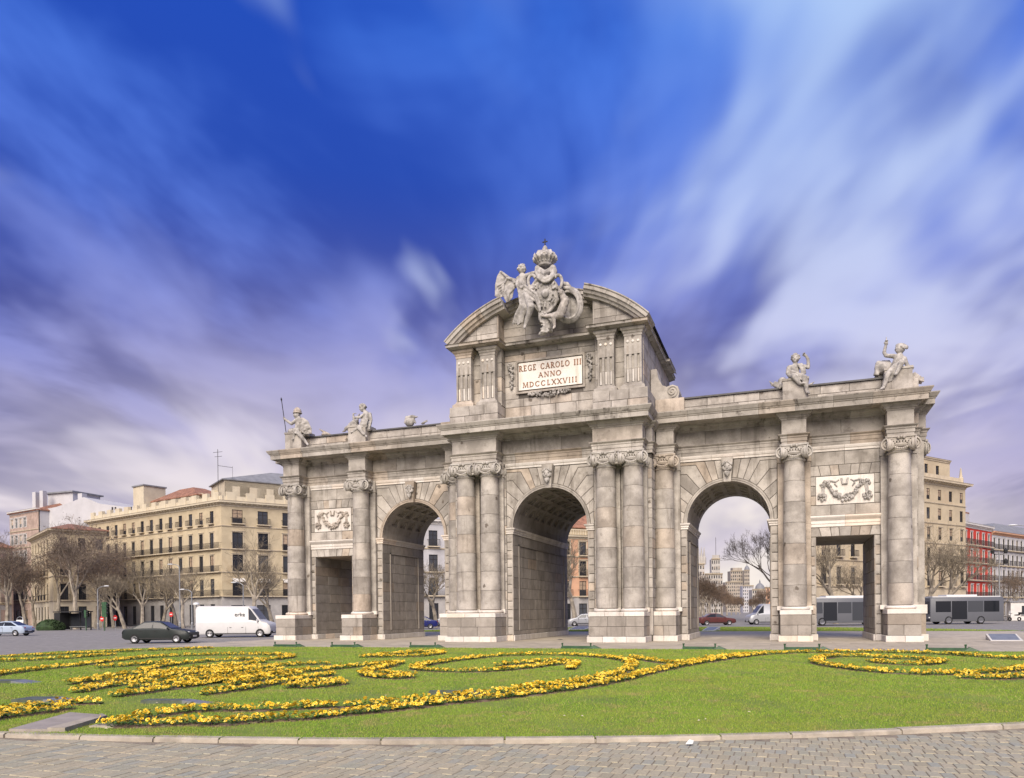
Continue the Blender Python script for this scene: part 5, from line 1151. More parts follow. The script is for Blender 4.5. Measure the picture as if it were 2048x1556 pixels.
def cornice_on(bl, path, z, mat, out=.7, h=.8, br=True):
    put('cornice', sweep(MB(), path, [(-.05, z), (.10, z), (.14, z+h*.3), (out*.7, z+h*.55), (out, z+h*.6), (out, z+h*.85), (out+.08, z+h), (-.3, z+h+.02)]), mat, bl)
    if br:
        b = MB()
        for a, c in zip(path[:-1], path[1:]):
            a, c = Vector(a), Vector(c); L = (c-a).length; d = (c-a)/L; n = Vector((d.y, -d.x)); k = int(L/.9)
            for i in range(k):
                q = a+d*(L*(i+.5)/k); u_ = d*.13; m = n*out*.75
                b.add([(*(q-u_), z+h*.15), (*(q+u_), z+h*.15), (*(q+u_+m), z+h*.4), (*(q-u_+m), z+h*.4), (*(q-u_), z+h*.56), (*(q+u_), z+h*.56), (*(q+u_+m), z+h*.56), (*(q-u_+m), z+h*.56)], [(0, 1, 2, 3), (4, 5, 6, 7), (0, 1, 5, 4), (1, 2, 6, 5), (2, 3, 7, 6), (3, 0, 4, 7)])
        tag(put('brackets', b, mat, bl), kind='stuff')
def prism_z(poly, z0, z1):
    n = len(poly); b = MB(); return b.add([(x, y, z0) for x, y in poly]+[(x, y, z1) for x, y in poly], [tuple(range(n))[::-1], tuple(range(n, 2*n))]+[(i, (i+1) % n, n+(i+1) % n, n+i) for i in range(n)])
def hip(poly, z0, z1, over=.6, mat='roof_tile', bl=None, top=.25):
    c = Vector((sum(p[0] for p in poly)/len(poly), sum(p[1] for p in poly)/len(poly))); n = len(poly); b = MB()
    lo = [tuple(c+(Vector(p)-c)*(1+over/max((Vector(p)-c).length, 1))) for p in poly]; hi = [tuple(c+(Vector(p)-c)*top) for p in poly]
    b.add([(*p, z0) for p in lo]+[(*p, z1) for p in hi]+[(*p, z0-.18) for p in lo], [(i, (i+1) % n, n+(i+1) % n, n+i) for i in range(n)]+[tuple(n+i for i in range(n))]+[(i, (i+1) % n, 2*n+(i+1) % n, 2*n+i) for i in range(n)]+[tuple(2*n+i for i in range(n))])
    return put('roof', b, mat, bl)
def xy(v): return (v.x, v.y)
def back(p0, p1, dep):                       # footprint: front edge plus depth behind it
    d = (Vector(p1)-Vector(p0)).normalized(); m = Vector((-d.y, d.x))*dep; return [p0, p1, tuple(Vector(p1)+m), tuple(Vector(p0)+m)]
# --- cream corner block, left
c0 = xy(atD(445, 130)); dl = Vector((-27, 7.3)).normalized(); dr = Vector((6.7, 9.4)).normalized(); cl_ = tuple(Vector(c0)+dl*46); cr_ = tuple(Vector(c0)+dr*34); cb = tuple(Vector(cl_)+dr*34)
B = thing('apartment_building', (*c0, 0), 'cream five-storey corner block with long balconies and a rooftop pavilion, left of the gate', 'building')
FLB = [fl(0, 5.1, 1.3, 3.6, .15, mat='wall_grey', blind=0), fl(5.1, 9.3, 1.15, 3.0, .05, balc='run', awn=False), fl(9.3, 13.3, 1.15, 2.9, .05, balc='run', sur=True), fl(13.3, 17.3, 1.15, 2.8, .05, balc='run', sur=True), fl(17.3, 20.9, 1.1, 2.2, .45, balc='each')]
facade(B, cl_, c0, FLB, [1.6+3.2*k for k in range(14)], 'wall_cream')
FLR = [fl(0, 5.1, 2.4, 3.4, .15, mat='wall_grey', blind=0), fl(5.1, 9.3, 1.9, 3.1, .05, balc='run', awn=True), fl(9.3, 13.3, 1.8, 3.0, .05, balc='each', sur=True), fl(13.3, 17.3, 1.8, 2.9, .05, balc='each', sur=True), fl(17.3, 20.9, 1.8, 2.4, .45, balc='each')]
facade(B, c0, cr_, FLR, [2.7+4.4*k for k in range(7)], 'wall_cream', blind=.5)
put('body', prism_z([tuple(Vector(c0)+dl*.4+dr*.4), tuple(Vector(cr_)+dl*.4), tuple(Vector(cr_)+dl*30), tuple(Vector(cl_)+dr*12), tuple(Vector(cl_)+dr*.4-dl*.4)], 0, 20.95), 'wall_cream', B)
cornice_on(B, [cl_, c0, cr_], 20.7, 'wall_cream_pale', .8, .9)
b = MB()
for p, q, dd, LL in ((cl_, c0, -dl, 46), (c0, cr_, dr, 34)):
    k = int(LL/3.2)
    for i in range(k):
        m = Vector(p)+dd*(LL*(i+.5)/k); nn_ = Vector((dd.y, -dd.x)); put('roof_pier', prism_z([tuple(m-dd*.75-nn_*.1), tuple(m+dd*.75-nn_*.1), tuple(m+dd*.75-nn_*.7), tuple(m-dd*.75-nn_*.7)], 21.6, 23.2), 'wall_cream_pale', B)
    nn_ = Vector((dd.y, -dd.x)); put('roof_wall', prism_z([tuple(Vector(p)-nn_*.2), tuple(Vector(q)-nn_*.2), tuple(Vector(q)-nn_*.6), tuple(Vector(p)-nn_*.6)], 21.5, 22.5), 'wall_cream_pale', B)
def obox(c, d, u0, u1, v0, v1): d = Vector(d); m = Vector((-d.y, d.x)); return [tuple(Vector(c)+d*u_+m*v_) for u_, v_ in ((u0, v0), (u1, v0), (u1, v1), (u0, v1))]
pv = obox(c0, dr, 1.5, 24, 3.5, 13); put('pavilion', prism_z(pv, 21.5, 26.0), 'wall_cream_pale', B); hip(pv, 26.0, 28.6, .5, 'roof_grey', B, .15)
facade(B, pv[0], pv[1], [fl(21.6, 25.9, 1.3, 2.0, 1.2)], [2+3*k for k in range(7)], 'wall_cream_pale')
tb = obox(c0, -dl, -31, -27.2, 1.5, 6); put('stair_tower', prism_z(tb, 21, 27.2), 'wall_cream_pale', B); put('tower_cap', prism_z(obox(c0, -dl, -31.2, -27.0, 1.3, 6.2), 27.2, 27.45), 'roof_grey', B)
rr_ = obox(c0, -dl, -27.2, -12, 3, 11); put('attic_storey', prism_z(rr_, 21, 24.2), 'wall_cream_pale', B); hip(rr_, 24.2, 26.4, .4, 'roof_tile', B, .3)
mst = Vector(c0)-dl*-6+dr*3; put('aerial', MB().tube([(mst.x, mst.y, 22), (mst.x, mst.y, 31.5)], .05, 5).tube([(mst.x-1, mst.y, 31), (mst.x+1, mst.y, 31)], .035, 4).tube([(mst.x-.7, mst.y, 30.2), (mst.x+.9, mst.y, 30.2)], .035, 4).tube([(mst.x, mst.y, 28.6), (mst.x+3.2, mst.y, 28.0)], .035, 4).tube([(mst.x+3.2, mst.y, 28.2), (mst.x+3.2, mst.y, 26)], .03, 4), 'frame_dark', B)
for k in range(4): q = Vector(c0)+dl*(4+5*k)+dr*4; put('chimney', prism_z([tuple(q), tuple(q+dr*.9), tuple(q+dr*.9+dl*.9), tuple(q+dl*.9)], 21, 24.6), 'wall_cream_pale', B)
# --- house with orange hip roof
h0, h1 = xy(atD(108, 128)), xy(atD(214, 133)); hl = xy(atD(64, 145))
B = thing('house', (*h0, 0), 'cream house with orange tiled hip roof behind bare trees, far left', 'building')
FH = [fl(0, 4.6, 1.3, 2.4, 1.2, mat='wall_cream_pale'), fl(4.6, 8.8, 1.2, 2.8, .1, balc='each', sur=True), fl(8.8, 12.9, 1.2, 2.7, .1, balc='each', sur=True), fl(12.9, 16.6, 1.1, 1.9, .6)]
facade(B, h0, h1, FH, [1.6+2.7*k for k in range(4)], 'wall_cream'); facade(B, hl, h0, FH, [2+3*k for k in range(6)], 'wall_cream')
poly = [h0, h1, tuple(Vector(h1)+(Vector(h1)-Vector((CAM.x, CAM.y))).normalized()*13+Vector((-2.5, 0))), tuple(Vector(hl)+Vector((2, 6))), hl]; put('body', prism_z(offset_poly(poly, .4), 0.1, 16.5), 'wall_cream', B); hip(poly, 16.9, 18.9, 1.1, 'roof_tile', B, .12)
cornice_on(B, [hl, h0, h1], 16.0, 'trim_stone', .8, .8)
# --- brick house with white bays and long white party wall
g0, g1 = xy(atD(22, 165)), xy(atD(80, 158)); B = thing('apartment_building', (*g0, 0), 'brick apartment house with white window bays and red roof, far left', 'building')
FG = [fl(0, 5, 1.4, 3, .3), fl(5, 9, 1.3, 2.4, .6, balc='each'), fl(9, 13, 1.3, 2.4, .6, balc='each'), fl(13, 16.8, 1.3, 2.2, .7, style='frame_white', sur=True, surmat='trim_white'), fl(16.8, 20.4, 1.2, 2.0, .7, style='frame_white', sur=True, surmat='trim_white'), fl(20.4, 24.2, 1.3, 2.0, .7, style='frame_white', sur=True, surmat='trim_white')]
facade(B, g0, g1, FG, [1.2+1.9*k for k in range(4)], 'wall_brick'); pb = back(g0, g1, 20); put('body', prism_z([tuple(Vector(p)+Vector((0.05, .3))) for p in pb], 0, 24.3), 'wall_white', B); hip(pb, 24.4, 27, .5, 'roof_tile', B, .3); cornice_on(B, [g0, g1], 24.0, 'trim_white', .6, .7, False)
for k in (.35, .6): q = Vector(g0).lerp(Vector(g1), k)+Vector((0, 3)); put('chimney', prism_z([(q.x, q.y), (q.x+1, q.y), (q.x+1, q.y+1), (q.x, q.y+1)], 25, 29.2), 'wall_white', B)
B = thing('apartment_building', (*xy(atD(80, 152)), 0), 'tall blank white gable wall rising behind the orange-roofed house', 'building')
pts = [(80, 1020), (112, 1014), (140, 1005), (167, 994), (182, 1000), (198, 1007), (240, 1012.6), (300, 1019)]; Yd = atD(180, 156).y
tp = [atY(x, y, Yd) for x, y in pts]; P2 = [(tp[0].x, 0)]+[(p.x, p.z) for p in tp]+[(tp[-1].x, 0)]; put('gable_wall', MB().prism(P2[::-1], Yd, Yd+14), 'wall_white', B)
a_, c_ = atY(104, 990, Yd+6), atY(154, 1008, Yd+6); put('penthouse', MB().box(a_.x, c_.x, Yd+5, Yd+12, 20, a_.z), 'wall_white', B); put('penthouse_roof', MB().box(a_.x-.5, c_.x+.5, Yd+4.5, Yd+12.5, a_.z, a_.z+.3), 'roof_grey', B)
ch = atY(168, 990, Yd+2); put('chimney', MB().box(ch.x-.6, ch.x+.6, Yd+1, Yd+2.2, 24, ch.z+.2), 'wall_white', B)
for x in (225, 231, 256, 262): p = atY(x, 1017, Yd); put('vent', MB().box(p.x-.22, p.x+.22, Yd-.03, Yd+.1, p.z-.3, p.z+.3), 'frame_dark', B)
f0, f1 = xy(atD(-60, 150)), xy(atD(24, 158)); B = thing('house', (*f0, 0), 'low brick house with red tiled roof at the left picture edge', 'building')
facade(B, f0, f1, [fl(0, 4.6, 1.3, 2.4, 1, mat='wall_grey')]+[fl(4.6+3.9*k, 8.5+3.9*k, 1.2, 2.5, .3, balc='each') for k in range(3)], [1.5+2.7*k for k in range(4)], 'wall_cream_pale'); pb = back(f0, f1, 14); put('body', prism_z([tuple(Vector(p)+Vector((0, .35))) for p in pb], 0, 16.2), 'wall_brick', B); hip(pb, 16.4, 19.2, .8, 'roof_tile', B, .3)
# --- white house seen through the left arch, peach house through the middle arch
w0, w1 = xy(atD(800, 112)), xy(atD(1035, 120)); B = thing('apartment_building', (*w0, 0), 'white apartment house with tall balcony windows behind the left arch', 'building')
facade(B, w0, w1, [fl(0, 4.4, 1.5, 3.2, .1, mat='wall_grey'), fl(4.4, 8.0, 1.4, 2.7, .05, balc='run'), fl(8.0, 11.6, 1.4, 2.6, .05, balc='each'), fl(11.6, 15.4, 1.4, 2.4, .3, balc='each')], [2.2+3.1*k for k in range(6)], 'wall_white', blind=.4)
put('body', prism_z([tuple(Vector(p)+Vector((0, .35))) for p in back(w0, w1, 14)], 0, 15.4), 'wall_white', B); cornice_on(B, [w0, w1], 15.2, 'trim_white', .6, .8)
v0, v1 = xy(atD(1080, 118)), xy(atD(1235, 124)); B = thing('apartment_building', (*v0, 0), 'peach apartment house with red tile roof and balustrade behind the middle arch', 'building')
facade(B, v0, v1, [fl(0, 4.2, 1.5, 2.9, .2, mat='wall_grey'), fl(4.2, 7.4, 1.3, 2.4, .1, balc='each'), fl(7.4, 10.6, 1.3, 2.4, .1, balc='each', sur=True), fl(10.6, 13.6, 1.3, 2.2, .2, balc='each', sur=True)], [1.8+3.0*k for k in range(4)], 'wall_peach', blind=.3)
put('body', prism_z([tuple(Vector(p)+Vector((0, .35))) for p in back(v0, v1, 13)], 0, 13.6), 'wall_cream', B); cornice_on(B, [v0, v1], 13.4, 'wall_cream_pale', .5, .6)
dv = (Vector(v1)-Vector(v0)).normalized(); bal = MB(); LL = (Vector(v1)-Vector(v0)).length
for k in range(int(LL/.45)): q = Vector(v0)+dv*(.2+.45*k)+Vector((0, .3)); bal.lathe([(.09, 14.05), (.14, 14.25), (.07, 14.6), (.1, 14.85)], (q.x, q.y, 0), 6)
put('balustrade', bal, 'trim_stone', B); q = Vector(v0)+Vector((0, .3)); q1 = Vector(v1)+Vector((0, .3)); put('handrail', prism_z([tuple(q), tuple(q1), tuple(q1+Vector((0, .35))), tuple(q+Vector((0, .35)))], 14.85, 15.05), 'trim_stone', B)
hip(back(tuple(Vector(v0)+Vector((0, 3))), tuple(Vector(v1)+Vector((0, 3))), 9), 15.6, 18.2, .6, 'roof_tile', B, .35); put('attic_storey', prism_z(back(tuple(Vector(v0)+Vector((0, 3.2))), tuple(Vector(v1)+Vector((0, 3.2))), 8.5), 13.6, 15.6), 'wall_cream', B)
# --- cream stone block right of the gate
dt = Vector((9.1, 11.8)).normalized(); t0 = Vector((34.2, 95.3)); s0, s1 = tuple(t0-dt*34.5), tuple(t0+dt*15.2); B = thing('apartment_building', (*s1, 0), 'tall cream stone block with attic storey and obelisk finials, right of the gate', 'building')
cc = [2.2+3.55*k for k in range(14)]
facade(B, s0, s1, [fl(0, 5.2, 1.4, 3.4, .2, mat='trim_stone', sur=True), fl(5.2, 9.2, 1.2, 2.6, .3, balc='each', sur=True), fl(9.2, 12.8, 1.15, 2.2, .5, balc='each', sur=True), fl(12.8, 16.2, 1.1, 2.0, .6, sur=True), fl(16.2, 19.6, 1.1, 1.9, .6), fl(19.6, 22.8, 1.1, 1.8, .5)], cc, 'wall_stone', blind=.5)
s2 = tuple(Vector(s1)+Vector((-dt.y, dt.x))*14); facade(B, s1, s2, [fl(5.2+3.5*k, 8.7+3.5*k, 1.1, 2, .6) for k in range(5)], [2+3.6*k for k in range(3)], 'wall_stone')
av = (Vector(s0)-Vector((CAM.x, CAM.y))).normalized(); av = Vector((av.x+.08, av.y)).normalized(); put('body', prism_z([tuple(Vector(s0)+dt*.5+Vector((-dt.y, dt.x))*.35), tuple(Vector(s1)+Vector((-dt.y, dt.x))*.4-dt*.35), tuple(Vector(s2)-dt*.35), tuple(Vector(s0)+av*30)], 0, 22.8), 'wall_stone', B); cornice_on(B, [s0, s1, s2], 22.6, 'trim_stone', .9, .9)
a0 = Vector(s0)+dt*2.5+Vector((-dt.y, dt.x))*1.0; a1 = Vector(s1)+Vector((-dt.y, dt.x))*1.0-dt*3.2; facade(B, tuple(a0), tuple(a1), [fl(23.4, 27.2, 1.1, 2.0, .9)], [1+3.55*k for k in range(14)], 'wall_stone', blind=0); put('attic_storey', prism_z([tuple(a0+Vector((-dt.y, dt.x))*.35+dt*.5), tuple(a1+Vector((-dt.y, dt.x))*.35), tuple(a1+Vector((-dt.y, dt.x))*10), tuple(a0+av*18)], 23, 27.2), 'wall_stone', B); cornice_on(B, [tuple(a0), tuple(a1)], 27.0, 'trim_stone', .3, .5, False)
put('parapet', prism_z(obox(s0, dt, .2, 49.4, .2, .6), 23.4, 24.5), 'trim_stone', B)
for u_ in (49.0,): q = Vector(s0)+dt*u_+Vector((-dt.y, dt.x))*.4; put('finial', MB().lathe([(.42, 23.5), (.42, 24.6), (.3, 24.7), (.28, 24.8), (.1, 26.3), (0, 26.5)], (q.x, q.y, 0), 8), 'trim_stone', B)
# --- red house and white house at the right edge
r0, r1 = xy(atD(1926, 137)), xy(atD(1984, 147)); B = thing('apartment_building', (*r0, 0), 'red apartment house with white framed windows and iron balconies', 'building')
L = (Vector(r1)-Vector(r0)).length
facade(B, r0, r1, [fl(0, 3.6, 1.2, 2.6, .2, mat='wall_grey')]+[fl(3.6+3.25*k, 6.85+3.25*k, .95, 2.35, .1, balc='run', sur=True, surmat='trim_white') for k in range(4)], [L*(k+.5)/5 for k in range(5)], 'wall_red', trim='trim_white', blind=.2)
put('body', prism_z([tuple(Vector(p)+Vector((-.25, .3))) for p in back(r0, r1, 14)], 0, 16.6), 'wall_red', B); cornice_on(B, [r0, r1], 16.5, 'trim_white', .6, .9)
q0, q1 = Vector(r0)+Vector((-1, 1.5)), Vector(r0).lerp(Vector(r1), .5)+Vector((-1, 1.5)); put('roof_room', prism_z(back(tuple(q0), tuple(q1), 6), 17, 19.6), 'wall_white', B); put('roof', prism_z(back(tuple(q0+Vector((-.3, -.3))), tuple(q1), 6.5), 19.6, 19.9), 'roof_tile', B)
y0_, y1_ = xy(atD(1984.5, 147.2)), xy(atD(2130, 172)); B = thing('apartment_building', (*y0_, 0), 'pale grey apartment row with rows of balcony windows at the right picture edge', 'building'); L = (Vector(y1_)-Vector(y0_)).length
facade(B, y0_, y1_, [fl(0, 3.8, 1.3, 2.8, .2, mat='wall_grey')]+[fl(3.8+3.1*k, 6.9+3.1*k, 1.0, 2.2, .1, balc='run' if k % 2 else 'each', sur=True, surmat='trim_white') for k in range(4)], [1.2+2.3*k for k in range(int(L/2.3))], 'wall_white', blind=.2)
put('body', prism_z([tuple(Vector(p)+Vector((-.25, .3))) for p in back(y0_, y1_, 14)], 0, 16.1), 'wall_white', B); cornice_on(B, [y0_, y1_], 16.0, 'wall_peach', .6, .7); hip(back(y0_, y1_, 13), 16.8, 19.0, .3, 'roof_grey', B, .6)
plain('wall_far', (.34, .30, .25), .9, .15, .3, dirt=(.27, .24, .21)); plain('wall_far_pale', (.40, .375, .34), .9, .12, .3)  # distance haze put into the colour: far walls muted and greyed
# --- far end of the avenue, seen through the right arch
def tower(name, label, x0, x1, ytop, dist, mat, rows, cols_, cat='building', extra=None):
    p0, p1 = xy(atD(x0, dist)), xy(atD(x1, dist)); zt = (1221-ytop)/FPX*dist+1.7; t = thing(name, (*p0, 0), label, cat); L = (Vector(p1)-Vector(p0)).length; fh = zt/rows
    facade(t, p0, p1, [fl(fh*k, fh*(k+1), L/cols_*.5, fh*.55, fh*.25, string=(k % 3 == 0)) for k in range(rows)], [L*(k+.5)/cols_ for k in range(cols_)], mat, blind=.2)
    put('body', prism_z([tuple(Vector(p)+Vector((-.1, .4))) for p in back(p0, p1, L*.8)], 0, zt), mat, t); cornice_on(t, [p0, p1], zt-.4, 'trim_stone', .8, 1.0, False)
    return t, p0, p1, zt
t, p0, p1, zt = tower('palace', 'pale stone palace wing with pinnacles far down the avenue', 1385, 1410, 1128, 420, 'wall_far_pale', 8, 5)
for k in range(4): q = Vector(p0).lerp(Vector(p1), .3+.22*k); put('pinnacle', MB().lathe([(1.1, zt), (1.1, zt+4), (.7, zt+4.4), (.15, zt+9.5), (0, zt+10)], (q.x, q.y+1, 0), 8), 'wall_far_pale', t)
t, p0, p1, zt = tower('palace', 'long pale palace block below the clock tower down the avenue', 1408, 1446, 1148, 440, 'wall_far_pale', 7, 8)
t, p0, p1, zt = tower('clock_tower', 'tall pale tower with arcaded top and antenna down the avenue', 1424, 1441, 1118, 445, 'wall_far_pale', 9, 4, 'tower')
q = (Vector(p0)+Vector(p1))/2; put('crown', MB().box(q.x-2, q.x+2, q.y, q.y+3, zt, zt+2.5), 'wall_far_pale', t); put('antenna', MB().tube([(q.x, q.y+1, zt), (q.x, q.y+1, zt+13)], .12, 5), 'frame_dark', t)
t, p0, p1, zt = tower('office_block', 'beige stepped office block at the far end of the avenue', 1462, 1489, 1142, 800, 'wall_far', 12, 7); put('roof_house', prism_z(back(tuple(Vector(p0).lerp(Vector(p1), .15)), tuple(Vector(p0).lerp(Vector(p1), .85)), 8), zt, zt+3.5), 'wall_far', t)
t, p0, p1, zt = tower('office_block', 'lower beige office wing in front of the stepped block, far away', 1452, 1486, 1164, 780, 'wall_far', 9, 9)
t, p0, p1, zt = tower('domed_tower', 'slender domed tower at the far end of the avenue', 1489, 1500, 1141, 790, 'wall_far', 11, 3, 'tower'); q = (Vector(p0)+Vector(p1))/2; put('dome', MB().lathe([(2.6, zt), (2.7, zt+1.5), (2.2, zt+3.2), (1.2, zt+4.6), (.4, zt+5.2), (.15, zt+8.5)], (q.x, q.y+2.5, 0), 12), 'roof_grey', t)
t, p0, p1, zt = tower('apartment_building', 'pale blue-grey house row far down the avenue', 1486, 1508, 1172, 640, 'wall_white', 8, 6)
t, p0, p1, zt = tower('bank_building', 'ornate pale corner house with dark dome down the avenue', 1505, 1532, 1180, 470, 'wall_far_pale', 5, 6); q = Vector(p0).lerp(Vector(p1), .55); put('dome', MB().lathe([(2.8, zt), (2.9, zt+1.0), (2.4, zt+2.6), (1.3, zt+3.8), (.5, zt+4.4), (.4, zt+5.4), (.08, zt+6.6)], (q.x, q.y+3, 0), 12), 'roof_grey', t)
t, p0, p1, zt = tower('apartment_building', 'pinkish house with tiled roof beside the domed corner house, far away', 1528, 1556, 1176, 500, 'wall_peach', 6, 5)
# ------------------------------------------------------------------ trees
plain('bark', (.27, .235, .185), .9, .35, 1.6, bump=.4, objvar=.25, dirt=(.15, .125, .095)); plain('twig', (.155, .122, .095), .9, .3, 2, objvar=.3); plain('twig_pale', (.21, .175, .125), .9, .3, 2, objvar=.2)
plain('dry_leaf', (.17, .115, .075), .9, .4, 2, objvar=.3); plain('hedge', (.03, .055, .018), .8, .5, 3)
def tree_meshes(seed, H, lean=0.0, fork=.30, nleaf=0, spread=.62, tw='twig', depth=5, nk=(3, 4)):
    q = random.Random(seed); tr = MB(); cr = MB(); tips = []
    def grow(p, d, L, r, lv):
        n = 5 if lv < 2 else 3; pts = [p]; rs = [r]; c = p.copy(); dd = d.copy()
        for i in range(n):
            dd = (dd+Vector((q.uniform(-1, 1), q.uniform(-1, 1), q.uniform(-.35, .75)))*(.13 if lv < 2 else .22)).normalized(); c = c+dd*L/n; pts.append(c.copy()); rs.append(max(r*(1-.42*(i+1)/n), .013))
        (tr if lv < 2 else cr).tube(pts, rs, 7 if lv < 2 else (4 if lv < 4 else 3), cap=False)
        if lv >= depth-1: tips.append(c.copy()); tips.append(pts[len(pts)//2])
        if lv >= depth: return
        k = q.randint(*nk) if lv else q.randint(3, 4); a0 = q.uniform(0, 6.28)
        for j in range(k):
            a = a0+2*PI*j/k+q.uniform(-.4, .4); t = q.uniform(.55, 1.0) if lv else q.uniform(.85, 1.0); i = min(n, int(t*n+.5)); b0 = pts[i]; ax = dd.orthogonal().normalized(); ax = Matrix.Rotation(a, 3, dd) @ ax
            an = q.uniform(.35, spread+.15); nd = (dd*cos(an)+ax*sin(an)+Vector((0, 0, .12))).normalized(); grow(b0, nd, L*q.uniform(.58, .80), rs[i]*q.uniform(.58, .78), lv+1)
    grow(Vector((0, 0, -.1)), Vector((lean, lean*.3, 1)).normalized(), H*fork, H*.021, 0)
    m1 = tr.mesh('trunk', True, False); m1.materials.append(M['bark_dark' if seed == 67 else 'bark']); m2 = cr.mesh('crown', False, False); m2.materials.append(M[tw])
    lf_ = None
    if nleaf:
        V = []; F = []
        for k in range(nleaf):
            c = q.choice(tips)+Vector((q.gauss(0, .28), q.gauss(0, .28), q.gauss(0, .28))); s_ = q.uniform(.05, .11); u_ = Vector((q.gauss(0, 1), q.gauss(0, 1), q.gauss(0, 1))).normalized(); w_ = u_.orthogonal().normalized()
            b_ = len(V); V += [tuple(c-u_*s_), tuple(c+w_*s_*.6), tuple(c+u_*s_), tuple(c-w_*s_*.6)]; F.append((b_, b_+1, b_+2, b_+3))
        lf_ = bpy.data.meshes.new('dry_leaves'); lf_.from_pydata(V, [], F); lf_.materials.append(M['dry_leaf'])
    return m1, m2, lf_
TV = [tree_meshes(31, 17, .05, .27, 2400, .70, 'twig', 6), tree_meshes(37, 18, -.12, .29, 1800, .74, 'twig', 6), tree_meshes(43, 17, .16, .25, 1500, .68, 'twig', 6)]
TB = [tree_meshes(51, 19, .10, .25, 0, .62, 'twig_pale', 5, (3, 5)), tree_meshes(57, 18, -.20, .23, 0, .7, 'twig_pale', 5, (3, 5))]
plain('bark_dark', (.06, .05, .045), .9, .3, 2)
TF = [tree_meshes(61, 16, .0, .22, 7000, .6, 'twig', 5), tree_meshes(67, 19, -.22, .34, 0, .42, 'bark_dark', 6)]
def tree(mm, p, rz, sc, label, group, name='plane_tree'):
    t = thing(name, (p.x, p.y, RZ), label, 'tree', group, rz); t.scale = (sc, sc, sc)
    put('trunk', mm[0], None, t, local=True); c = put('crown', mm[1], None, t, local=True)
    if mm[2]: tag(put('dry_leaves', mm[2], None, c, local=True), kind='stuff')
    return t
LT = [(-30, 128, 1.0), (15, 118, 1.0), (52, 124, 1.05), (110, 122, 1.15), (152, 112, 1.12), (192, 116, 1.0), (228, 124, .95), (250, 112, 1.0), (285, 114, 1.0), (322, 116, 1.0), (352, 122, .95), (366, 110, 1.08), (70, 135, 1.0), (205, 126, 1.1)]
LL_ = ['bare plane tree at the left picture edge', 'bare plane tree beside the ad panel, far left', 'bare plane tree behind the round hedge', 'bare plane tree in front of the orange-roofed house', 'thick-crowned plane tree with forked trunk by the black kiosk', 'plane tree leaning right beside the black kiosk', 'plane tree behind the green traffic light', 'plane tree just right of the green traffic light', 'leaning plane tree before the grey shopfronts', 'second plane tree right of the leaning one before the cream block', 'slim plane tree before the middle of the cream block', 'tall pale-limbed plane tree before the cream block near its corner', 'plane tree standing back behind the hedge, far left', 'rear plane tree between the orange-roofed house and the cream block']
for i, (x, d_, s_) in enumerate(LT): tree(TV[i % 3] if x < 235 else TB[i % 2], atD(x, d_), 1.1*i, s_*(1 if x < 235 else .86), LL_[i], 'plane trees along the left side of the square')
tree(TB[0], atD(507, 112), 2.2, 1.05, 'pale bare plane tree before the corner of the cream block, beside the gate', 'plane trees along the left side of the square'); tree(TB[1], atD(548, 118), .5, .95, 'pale bare plane tree half hidden by the left end of the gate', 'plane trees along the left side of the square')
tree(TB[1], atD(872, 96), 1.9, .85, 'bare forked tree seen through the left arch', None); tree(TB[0], atD(1150, 98), 4.2, .95, 'bare pale tree seen through the middle arch', None)
tree(TB[0], atD(1672, 92), 3.6, .95, 'bare plane tree seen through the right square opening', None); tree(TB[1], atD(1728, 98), 1.2, .8, 'slim bare tree at the edge of the right square opening', None)
tree(TB[1], atD(1882, 100), 2.9, 1.1, 'large spreading bare plane tree before the tall stone block', None); tree(TB[0], atD(1856, 104), 1.0, 1.0, 'bare plane tree close to the right end of the gate', None)
for i, (x, d_) in enumerate(((2006, 118), (2030, 122), (2060, 128))): tree(TV[i], atD(x, d_), 2.0*i+.4, .55, ('small brown tree beside the tall lamp post on the right', 'small brown tree behind the scooter on the right', 'small brown tree at the right picture edge')[i], None, 'street_tree')
tree(TF[1], atD(1574, 98), 1.0, .8, 'dark bare tree rising at the right side of the right arch', None, 'bare_tree')
q_ = random.Random(5)
AV = [(1398, 150), (1408, 165), (1420, 180), (1432, 200), (1444, 225), (1454, 255), (1463, 290), (1472, 330), (1480, 380), (1402, 210), (1416, 240), (1512, 330), (1522, 290), (1534, 250), (1505, 380)]
for i, (x, d_) in enumerate(AV): tree(TF[0], atD(x, d_), q_.uniform(0, 6), q_.uniform(.75, 1.0), 'brown avenue tree in the '+('left' if x < 1490 else 'right')+' row seen through the right arch', 'avenue trees, '+('left' if x < 1490 else 'right')+' row', 'avenue_tree')
# clipped hedge
p = atD(102, 104); hb = MB(); q_ = random.Random(8); V = []; F = []
for k in range(5200):
    a, e = q_.uniform(0, 6.28), math.asin(q_.uniform(0, 1)); rr = q_.uniform(.82, 1.05); c = Vector((2.05*cos(a)*cos(e)*rr, 1.4*sin(a)*cos(e)*rr, .10+1.35*sin(e)**.7*rr)); u_ = Vector((q_.gauss(0, 1), q_.gauss(0, 1), q_.gauss(0, 1))).normalized(); w_ = u_.orthogonal().normalized(); b_ = len(V); V += [tuple(c-u_*.1), tuple(c+w_*.06), tuple(c+u_*.1), tuple(c-w_*.06)]; F.append((b_, b_+1, b_+2, b_+3))
me = bpy.data.meshes.new('leaves'); me.from_pydata(V, [], F); me.materials.append(M['hedge']); H_ = thing('hedge', (p.x, p.y, RZ), 'rounded dark green bush on the far side of the road, left', 'bush'); tag(put('leaves', me, None, H_, local=True), kind='stuff'); put('stems', MB().lathe([(1.7, 0), (1.8, .5), (1.2, 1.1), (.3, 1.3)], n=12), 'hedge', H_, local=True)
